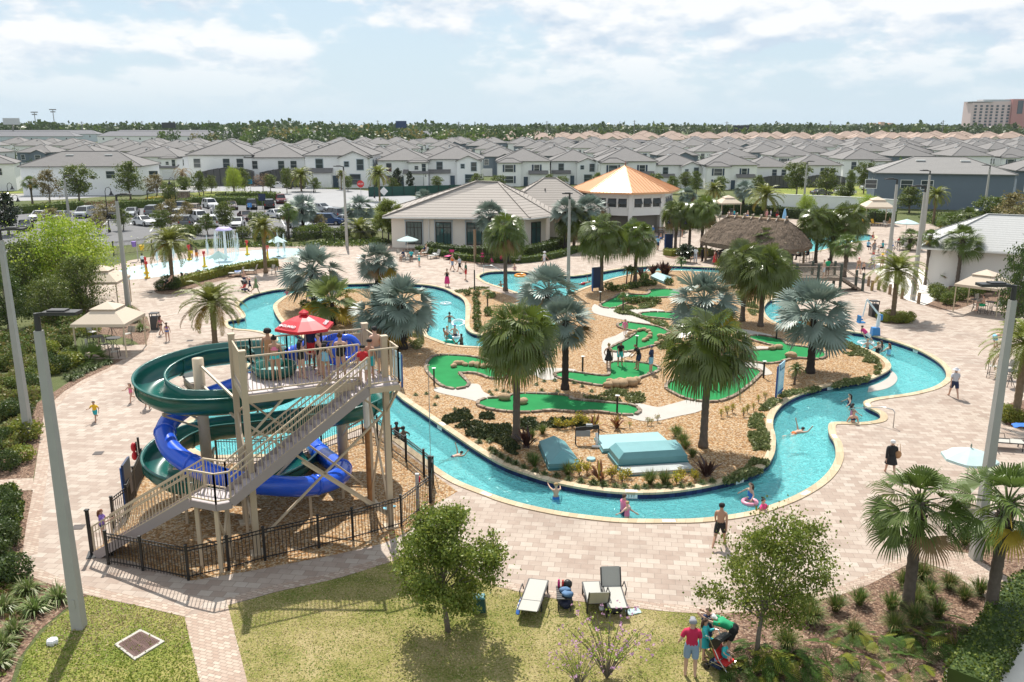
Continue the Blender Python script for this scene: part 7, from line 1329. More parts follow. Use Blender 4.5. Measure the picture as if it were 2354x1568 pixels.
road_sign(830,449,2.9,'oct',REDP,'red octagonal stop sign in front of the white pickup','STOP',.8); road_sign(577,447,3.2,'sq',mat('sign_blue',(.03,.28,.60),.5),'blue street name sign at the street corner',None,.7); road_sign(604,480,2.6,'sq',NAVP,'navy notice sign in the car park hedge',None,.9); road_sign(576,498,2.2,'sq',mat('park_blue',(.06,.25,.62),.5),'blue and white parking sign before the black SUV','P',.5); road_sign(883,456,2.0,'dia',WHT,'white diamond sign on the green construction fence',None,.9)
TYR=mat('tyre',(.02,.02,.02),.8); CGL=glassm('car_glass',(.02,.024,.028),.05); LAMP=mat('headlight',(.7,.7,.7),.15); TAIL=mat('taillight',(.35,.01,.01),.3); RIM=mat('rim',(.4,.4,.4),.3,metal=.8)
CP0=mat('car_paint',(.6,.6,.6),.25)
def car_proto(kind):
 S=dict(suv=(4.7,1.9,1.05,1.72,-1.1,2.25,.55,.35),sedan=(4.75,1.82,.92,1.44,-.75,1.75,.75,.65),van=(5.1,1.98,1.08,1.78,-1.5,2.45,.7,.3),pick=(5.6,1.98,1.12,1.86,-.9,1.0,.55,.2),bus=(5.9,2.05,1.3,2.55,-2.2,2.85,.5,.15))[kind]
 L,Wd,hb,hr,y0,y1,sf,sr=S; t=thing(dict(suv='parked_suv',sedan='parked_sedan',van='parked_minivan',pick='pickup_truck',bus='passenger_van')[kind],'','car'); w=Wd/2; f,b=-L/2,L/2
 prof=[(f,.35),(f-.02,.62),(f+.12,hb-.18),(f+.9,hb-.02),(y0+sf*.3,hb+.02),(b-.15,hb+.03),(b+.01,hb-.15),(b+.03,.45),(b-.1,.3),(f+.1,.25)]; mb=MB()
 def sec(k,zs=1):return[(k,y,z*zs)for y,z in prof]
 vs=sec(-w+.12)+sec(-w)+sec(w)+sec(w-.12); n=len(prof); vs=[(x,y,z-(.03 if abs(x)<w-.05 else 0))if 0 else(x,y,z)for x,y,z in vs]
 vs=[(x*(.90 if z>hb-.1 and abs(x)>w-.05 else 1),y,z)for x,y,z in vs]
 mb.add(vs,[tuple(range(n)),tuple(range(4*n-1,3*n-1,-1))]+[(j*n+i,j*n+(i+1)%n,(j+1)*n+(i+1)%n,(j+1)*n+i)for j in range(3)for i in range(n)])
 r=[(-w*.70,y0+sf,hr),(w*.70,y0+sf,hr),(w*.70,y1-sr,hr-.02),(-w*.70,y1-sr,hr-.02)]; k_=[(-w*.88,y0,hb),(w*.88,y0,hb),(w*.88,y1,hb),(-w*.88,y1,hb)]
 mb.add(r+[(x,y,z-.07)for x,y,z in r],[(0,1,2,3),(7,6,5,4),(0,4,5,1),(1,5,6,2),(2,6,7,3),(3,7,4,0)])
 for i in range(4):mb.bar(k_[i],V(r[i])-V((0,0,.03)),.09)
 for s in(-1,1):ym=(y0+y1)/2; mb.bar((s*w*.88,ym,hb),(s*w*.71,ym,hr-.04),.09)
 if kind=='pick':mb.add([(-w*.85,1.15,hb+.035),(w*.85,1.15,hb+.035),(w*.85,b-.25,hb+.035),(-w*.85,b-.25,hb+.035)],[(0,1,2,3)])
 o=mb.build('body',CP0,t)
 g=MB(); q=.97; kk=[(x*q,y,z+.01)for x,y,z in k_]; rr=[(x*q,y,z-.05)for x,y,z in r]; g.add(kk+rr,[(0,1,5,4),(1,2,6,5),(2,3,7,6),(3,0,4,7)]); g.build('window',CGL,t)
 for x in(-w+.08,w-.08):
  for y in(f+.9,b-.95):wh=MB().lathe([(.0,-.1),(.33,-.1),(.33,.1),(.0,.1)],14).build('wheel',TYR,t); wh.location=(x,y,.33); wh.rotation_euler=(0,pi/2,0); MB().lathe([(.0,-.11),(.2,-.11),(.2,.11),(.0,.11)],10).build('rim',RIM,wh)
 for s in(-1,1):MB().box((s*w*.72,f+.02,.68),(.36,.1,.16)).build('headlight',LAMP,t); MB().box((s*w*.80,b,.85),(.2,.08,.28)).build('taillight',TAIL,t)
 MB().box((0,f-.02,.55),(.9,.06,.22)).build('grille',BLK,t); return t
CARS={k:car_proto(k)for k in('suv','sedan','van','pick','bus')}
CC=dict(white=(.74,.74,.74),silver=(.42,.44,.46),grey=(.16,.17,.18),black=(.012,.012,.014),blue=(.012,.05,.15),red=(.13,.015,.02),tan=(.30,.23,.18),maroon=(.06,.02,.022))
CM={k:mat('paint_'+k,v,.22,.02,1,spec=.7)for k,v in CC.items()}
for kd,x,y,col,rz,lab in[('suv',445,492,'tan',.15,'tan SUV facing the camera behind the white ones'),('suv',484,478,'white',.6,'white SUV in the back row left of the maroon sedan'),('sedan',533,481,'maroon',.4,'dark maroon sedan in the back row'),('pick',504,496,'white',.5,'white pickup behind the thin car park tree'),('suv',460,509,'white',.7,'white SUV in the middle of the car park front row'),('suv',486,520,'white',3.5,'white SUV seen from behind near the fountain'),('suv',428,520,'grey',3.4,'dark grey SUV behind the left date palm'),('sedan',546,522,'white',.15,'white sedan facing the fountain fence'),('sedan',566,506,'maroon',.5,'brown maroon sedan between white sedans'),('suv',579,480,'black',.3,'black SUV left of the navy notice sign'),('suv',620,479,'black',3.4,'black SUV right of the navy notice sign'),('suv',646,467,'red',.3,'dark red SUV partly behind the hedge'),('sedan',637,501,'white',.8,'white sedan left of the silver palm'),('sedan',714,505,'silver',.9,'silver sedan behind the silver palm trunk'),('suv',757,516,'blue',1.4,'bright blue SUV parked along the fence'),('suv',768,501,'grey',3.9,'grey SUV behind the blue one'),('sedan',742,486,'silver',.9,'silver sedan farthest right in the back row'),('van',196,499,'silver',.12,'silver minivan facing the camera right of the pole'),('sedan',140,506,'silver',.15,'silver sedan left of the minivan'),('sedan',303,497,'silver',.2,'silver sedan right of the tan tree'),('suv',352,494,'grey',3.3,'grey SUV seen from behind near the back hedge'),('suv',407,506,'white',.2,'white SUV behind the yellow bucket toy'),('sedan',360,513,'silver',.6,'silver car between white SUV and date palm'),('sedan',332,518,'white',.9,'white car partly hidden by small palm at left'),('sedan',60,528,'black',.4,'black car at the left edge of the car park'),('sedan',90,505,'white',.2,'white car behind the low tan tree'),('sedan',690,525,'silver',.8,'silver car behind the small cabbage palm'),('sedan',800,515,'white',1.2,'white car right of the blue SUV'),('suv',262,500,'black',.2,'black SUV between the silver sedans and the tan tree'),('sedan',385,483,'silver',.3,'silver sedan tucked under the back hedge'),('suv',416,486,'grey',.3,'grey SUV tucked under the back hedge'),('sedan',512,512,'white',.6,'white sedan behind the thin tree trunk'),('sedan',592,522,'grey',.5,'grey sedan at the fountain fence, left of the date palm'),('suv',668,500,'white',.8,'white SUV left of the silver palm trunk'),('sedan',688,484,'black',.7,'black sedan in the back row behind the silver palm'),('suv',600,428,'black',1.75,'black SUV driving on the street before the porch screens'),('sedan',641,432,'white',1.5,'white sedan parked on the street'),('suv',681,434,'black',1.6,'black car behind the street date palm'),('pick',826,431,'white',1.5,'white pickup truck behind the stop sign'),('bus',956,426,'white',1.5,'tall white van in the house driveway'),('suv',1942,447,'white',1.9,'white SUV on the lawn before the white houses'),('sedan',1888,449,'grey',1.9,'grey car left of the white SUV on the lawn'),('suv',2000,437,'white',1.9,'white SUV next to the blue grey long house')]:
 o=place(CARS[kd],lab,G(x,y),rz,1,'parked cars'); [pm(c,CM[col])for c in o.children if c.name.startswith('body')]
def skel(lean=0,hl=(0,0),hr=(0,0),al=(8,10,12),ar=(8,10,12),head=0,kid=0,spread=4,fat=1.0,arc=0):
 """joints by forward kinematics; hl/hr = hip flex, knee bend; al/ar = shoulder flex, abduction, elbow bend (degrees); +Y is forward"""
 Vt=[]; Rd=[]; Ed=[]; Sg=[]
 def v(p,r):Vt.append(V(p)); Rd.append(r); return len(Vt)-1
 def e(a,b,tg_):Ed.append((a,b)); Sg.append((a,b,tg_))
 D=radians; s1=lambda a:V((0,sin(D(a)),cos(D(a)))); k=1.22 if kid else 1
 P0=V((0,0,0)); pe=v(P0,.125*fat); w=v(P0+s1(lean)*.15,.108*fat); c=v(P0+s1(lean+arc*.5)*.32,.125*fat); n0=v(Vt[c]+s1(lean+arc)*.14,.085); nk=v(Vt[n0]+s1(lean+arc*.8+head*.4)*.09,.050)
 hd=v(Vt[nk]+s1(lean*.4+head)*.10*k,.088*k); f=V((0,cos(D(lean*.4+head)),-sin(D(lean*.4+head)))); ht=v(Vt[hd]+s1(lean*.4+head)*.085*k,.074*k)
 e(pe,w,'lo'); e(w,c,'up'); e(c,n0,'top'); e(n0,nk,'neck'); e(nk,hd,'head'); e(hd,ht,'head')
 ns=v(Vt[hd]+f*.095*k-V((0,0,.01)),.016); e(hd,ns,'head')
 for s in(-1,1):er=v(Vt[hd]+V((s*.088*k,-.01,0)),.016); e(hd,er,'head')
 for s,(hf,kb)in((-1,hl),(1,hr)):
  h=v((s*.085,0,-.04),.098*fat); d=V((s*sin(D(spread)),sin(D(hf)),-cos(D(hf)))).normalized(); kn=v(Vt[h]+d*.41,.058*fat); a2=hf-kb; d2=V((s*.02,sin(D(a2)),-cos(D(a2)))).normalized(); tm=v(Vt[h]+d*.2,.082*fat); cf=v(Vt[kn]+d2*.14,.054*fat); an=v(Vt[kn]+d2*.40,.036)
  fa=a2+90 if a2<-35 else 90; toe=v(Vt[an]+V((s*.02,sin(D(min(fa,90+a2*.5)))*.17,-.045 if a2>-35 else-.12)),.030); heel=v(Vt[an]+V((0,-.045,-.05)),.030)
  e(pe,h,'pel'); e(h,tm,'th1'); e(tm,kn,'th2'); e(kn,cf,'shin'); e(cf,an,'shin'); e(an,toe,'foot'); e(an,heel,'foot')
 for s,(sf,ab,eb)in((-1,al),(1,ar)):
  B=s1(lean+arc*.5); sh=v(Vt[c]+B*.09+V((s*.175*fat,0,0)),.056); q=lean*.5+sf; d=V((s*sin(D(ab)),sin(D(q))*cos(D(ab)),-cos(D(q))*cos(D(ab)))); el=v(Vt[sh]+d*.28,.039); q2=q+eb; d2=V((s*sin(D(ab*.5))-s*.12*(eb>40),sin(D(q2)),-cos(D(q2)))).normalized(); wr=v(Vt[el]+d2*.245,.027); pm_=v(Vt[wr]+d2*.075,.034)
  e(c,sh,'sho'); e(sh,el,'ua'); e(el,wr,'fa'); e(wr,pm_,'hand'); lat=d2.cross(V((1,0,0)))
  lat=lat.normalized()if lat.length>.1 else V((0,1,0))
  for j,(o_,l)in enumerate(((-.026,.062),(-.009,.075),(.009,.072),(.025,.055))):b0=v(Vt[pm_]+d2*.035+lat*o_,.0095); t0=v(Vt[b0]+d2*l*.8-V((s*.022,0,0)),.008); e(pm_,b0,'hand'); e(b0,t0,'hand')
  th=v(Vt[pm_]-d2*.02-lat*.045,.011); e(pm_,th,'hand')
 mz=min(p.z-r for p,r in zip(Vt,Rd)); return[p-V((0,0,mz))for p in Vt],Rd,Ed,Sg,-mz,hd,f,k
POSES=dict(stand=dict(),standk=dict(kid=1),hip=dict(al=(-12,24,60),ar=(5,8,8),hl=(4,4)),walk=dict(hl=(26,8),hr=(-20,14),al=(-24,9,10),ar=(24,9,16),lean=3),walkk=dict(hl=(26,10),hr=(-20,16),al=(-24,12,20),ar=(24,12,30),lean=3,kid=1),stride=dict(hl=(-24,26),hr=(24,6),al=(22,9,14),ar=(-24,9,8),lean=4),run=dict(hl=(38,30),hr=(-22,50),al=(-30,26,55),ar=(34,26,60),lean=10,kid=1),hold=dict(al=(38,8,75),ar=(38,8,75),head=6),holdk=dict(al=(30,8,90),ar=(24,12,50),kid=1),putt=dict(lean=22,al=(26,-4,12),ar=(26,-4,12),hl=(14,14),hr=(14,14),head=30),sit=dict(hl=(86,84),hr=(86,84),al=(30,8,50),ar=(30,8,50),arc=8),sitk=dict(hl=(86,80),hr=(86,80),al=(30,8,50),ar=(30,8,50),kid=1),rec=dict(lean=-48,hl=(48,28),hr=(44,8),al=(30,16,50),ar=(10,16,40),head=30),bend=dict(lean=78,hl=(14,8),hr=(22,14),al=(60,8,20),ar=(52,6,10),head=20),wade=dict(al=(24,46,30),ar=(24,46,30),hl=(8,10),hr=(-4,12)),wadek=dict(al=(24,50,30),ar=(24,50,30),kid=1),swim=dict(lean=80,hl=(-70,4),hr=(-84,20),al=(130,30,20),ar=(70,40,40),head=-10),reach=dict(al=(95,14,10),ar=(70,24,20),hl=(6,6),kid=1),lean=dict(al=(-18,22,6),ar=(-18,22,6),lean=8))
_sk={}
for nm,kw in POSES.items():
 vs,rd,ed,sg,pz,hd,f,kk=skel(**kw); me=bpy.data.meshes.new('pose'); me.from_pydata([tuple(p)for p in vs],ed,[]); ob=bpy.data.objects.new('pose',me); COL.objects.link(ob); ob.modifiers.new('skin','SKIN'); su=ob.modifiers.new('sub','SUBSURF'); su.levels=2; su.render_levels=2
 for i,r in enumerate(rd):d=me.skin_vertices[0].data[i]; d.radius=(r,r); d.use_root=(i==0)
 _sk[nm]=(ob,vs,rd,sg,pz,hd,f,kk)
dg_=bpy.context.evaluated_depsgraph_get(); dg_.update(); BODY={}
for nm,(ob,vs,rd,sg,pz,hd,f,kk)in _sk.items():
 me=bpy.data.meshes.new_from_object(ob.evaluated_get(dg_)); me.name='body'; me.polygons.foreach_set('use_smooth',[True]*len(me.polygons)); cls=[]
 for p in me.polygons:
  best=None
  for a,b,tg_ in sg:
   A,Bq=vs[a],vs[b]; d=Bq-A; t=max(0,min(1,(p.center-A).dot(d)/d.length_squared)); dist=(p.center-A-d*t).length/(rd[a]+(rd[b]-rd[a])*t)
   if best is None or dist<best[0]:best=(dist,tg_,t)
  cls.append(best[1:])
 BODY[nm]=dict(me=me,cls=cls,head=vs[hd],f=f,k=kk,pz=pz,g={}); sk_ob=ob; bpy.data.objects.remove(ob)
GTEST=dict(tee=lambda c,t:c in('lo','up','top','sho')or(c=='ua' and t<.62),lng=lambda c,t:c in('lo','up','top','sho','ua')or(c=='fa' and t<.9),tank=lambda c,t:c in('lo','up')or(c=='top' and t<.75),trunk=lambda c,t:c in('pel','th1')or(c=='th2' and t<.55)or(c=='lo' and t<.45),suit=lambda c,t:c in('lo','up','pel')or(c=='top' and t<.45),brief=lambda c,t:c=='pel' or(c=='lo' and t<.3)or(c=='th1' and t<.12),top=lambda c,t:c=='up' and t>.45,pants=lambda c,t:c in('pel','th1','th2')or(c=='shin' and t<.8)or(c=='lo' and t<.45))
GOFF=dict(tee=.020,lng=.020,tank=.014,trunk=.022,suit=.008,brief=.009,top=.010,pants=.02)
def garment(pose,g):
 B=BODY[pose]
 if g in B['g']:return B['g'][g]
 me=B['me']; T=GTEST[g]; idx={}; vs=[]; fs=[]
 for p,(c,t)in zip(me.polygons,B['cls']):
  if not T(c,t):continue
  f_=[]
  for i in p.vertices:
   if i not in idx:idx[i]=len(vs); v_=me.vertices[i]; vs.append(v_.co+v_.normal*GOFF[g])
   f_.append(idx[i])
  fs.append(tuple(f_))
 m2=MB(); m2.add(vs,fs); B['g'][g]=m2.mesh(g,MATS['white_print'],True); return B['g'][g]
def hairmesh(pose,st):
 B=BODY[pose]; key='h'+st
 if key in B['g']:return B['g'][key]
 me=B['me']; h,f,k=B['head'],B['f'],B['k']; up=V((0,0,1)); idx={}; vs=[]; fs=[]; m2=MB()
 for p,(c,t)in zip(me.polygons,B['cls']):
  if c!='head':continue
  d=p.center-h
  if d.dot(up)*1.0-d.dot(f)*.75<(.012 if st!='c' else .03)*k:continue
  f_=[]
  for i in p.vertices:
   if i not in idx:idx[i]=len(vs); v_=me.vertices[i]; vs.append(v_.co+v_.normal*(.018 if st!='a' else .06))
   f_.append(idx[i])
  fs.append(tuple(f_))
 m2.add(vs,fs)
 if st=='l':m2.tube([h-f*.05*k+up*.03,h-f*.085*k-up*.08,h-f*.10*k-up*.22,h-f*.09*k-up*.33],[.07*k,.085*k,.075*k,.03],8,True,(1.1,.6))
 if st=='b':m2.ell(h-f*.06*k+up*.11*k,(.045,.045,.045),8,6)
 if st=='c':m2.ell(h+f*.12*k+up*.055*k,(.075,.085,.012),10,4)
 if st=='w':m2.lathe([(.19,-.03),(.10,.0),(.09,.05),(0,.09)],14,h+up*.06*k)
 B['g'][key]=m2.mesh('hair',MATS['white_print'],True); return B['g'][key]
def eyemesh(pose):
 B=BODY[pose]
 if 'eye' not in B['g']:
  m2=MB();
  for s in(-1,1):m2.ell(B['head']+B['f']*.083*B['k']+V((s*.030,0,.014)),(.012,.008,.008),6,4)
  m2.ell(B['head']+B['f']*.085*B['k']-V((0,0,.048)),(.022,.007,.006),6,4); B['g']['eye']=m2.mesh('face',MATS['black_metal'],True)
 return B['g']['eye']
PCOL=dict(white=(.72,.72,.72),black=(.012,.012,.014),navy=(.015,.03,.085),red=(.55,.02,.03),crim=(.50,.015,.07),teal=(.02,.38,.42),aqua=(.05,.52,.55),blue=(.03,.16,.50),lblue=(.22,.50,.70),grey=(.26,.26,.28),pink=(.75,.20,.34),hot=(.70,.04,.20),yel=(.78,.48,.02),org=(.68,.16,.02),olive=(.20,.24,.11),green=(.01,.32,.14),dgreen=(.03,.11,.06),purp=(.26,.16,.50),lgrey=(.52,.53,.58),denim=(.24,.33,.46),tan=(.40,.22,.11),br=(.06,.032,.018),bk=(.010,.008,.008),bl=(.36,.24,.11),gy=(.60,.59,.57),au=(.16,.06,.03))
SKIN=dict(l=(.56,.35,.26),m=(.43,.25,.165),d=(.13,.07,.045),p=(.62,.41,.32))
def pmat(c):return mat('cloth_'+c,PCOL[c],.8,.10,8)
for c in PCOL:pmat(c)
for c,v_ in SKIN.items():mat('skin_'+c,v_,.55,.07,4,spec=.3)
HAIRM={c:MATS['cloth_'+c]for c in PCOL}
NPER=[0]
def kid_(t,me,nm,m):o=bpy.data.objects.new(nm,me); COL.objects.link(o); o.parent=t; return pm(o,m)
NAMES=dict(tee='shirt',lng='long_shirt',tank='tank_top',trunk='shorts',suit='swimsuit',brief='swim_briefs',top='bikini_top',pants='trousers')
def person(pose,loc,rz,h,skin,hair,cl,label):
 B=BODY[pose]; base=1.62 if B['k']>1 else 1.66; s=h/base; o=bpy.data.objects.new('person',B['me']); COL.objects.link(o); tag(o,label,'person'); o.location=loc; o.rotation_euler=(0,0,rz); o.scale=(s,s,s)
 if not B['me'].materials:B['me'].materials.append(MATS['skin_l'])
 pm(o,MATS['skin_'+skin]); hs,hc=hair.split(':'); kid_(o,hairmesh(pose,hs),'hat' if hs in 'cw' else 'hair',HAIRM[hc]); kid_(o,eyemesh(pose),'face',MATS['black_metal'])
 for q in cl.split():
  g,c=q.split(':')
  if g=='skirt' or g=='dress':m2=MB(); zt=B['pz']+.06; zb_=B['pz']-(.32 if g=='skirt' else .62); m2.lathe([(.15,zt),(.19,B['pz']-.05),(.27,zb_)],14); m2.build(g,MATS['cloth_'+c],o,True)
  elif g=='shoe':
   pass
  else:kid_(o,garment(pose,g),NAMES[g],MATS['cloth_'+c])
 return o
ZA=lambda x,y:zmap(500,1150,.4464,[(x,y)])[0]; ZB=lambda x,y:zmap(2600,1250,.5268,[(x,y)])[0]; ZC=lambda x,y:Z6([(x,y)])[0]; ZD_=lambda x,y:Z4([(x,y)])[0]
A_,T_=pi,0.0
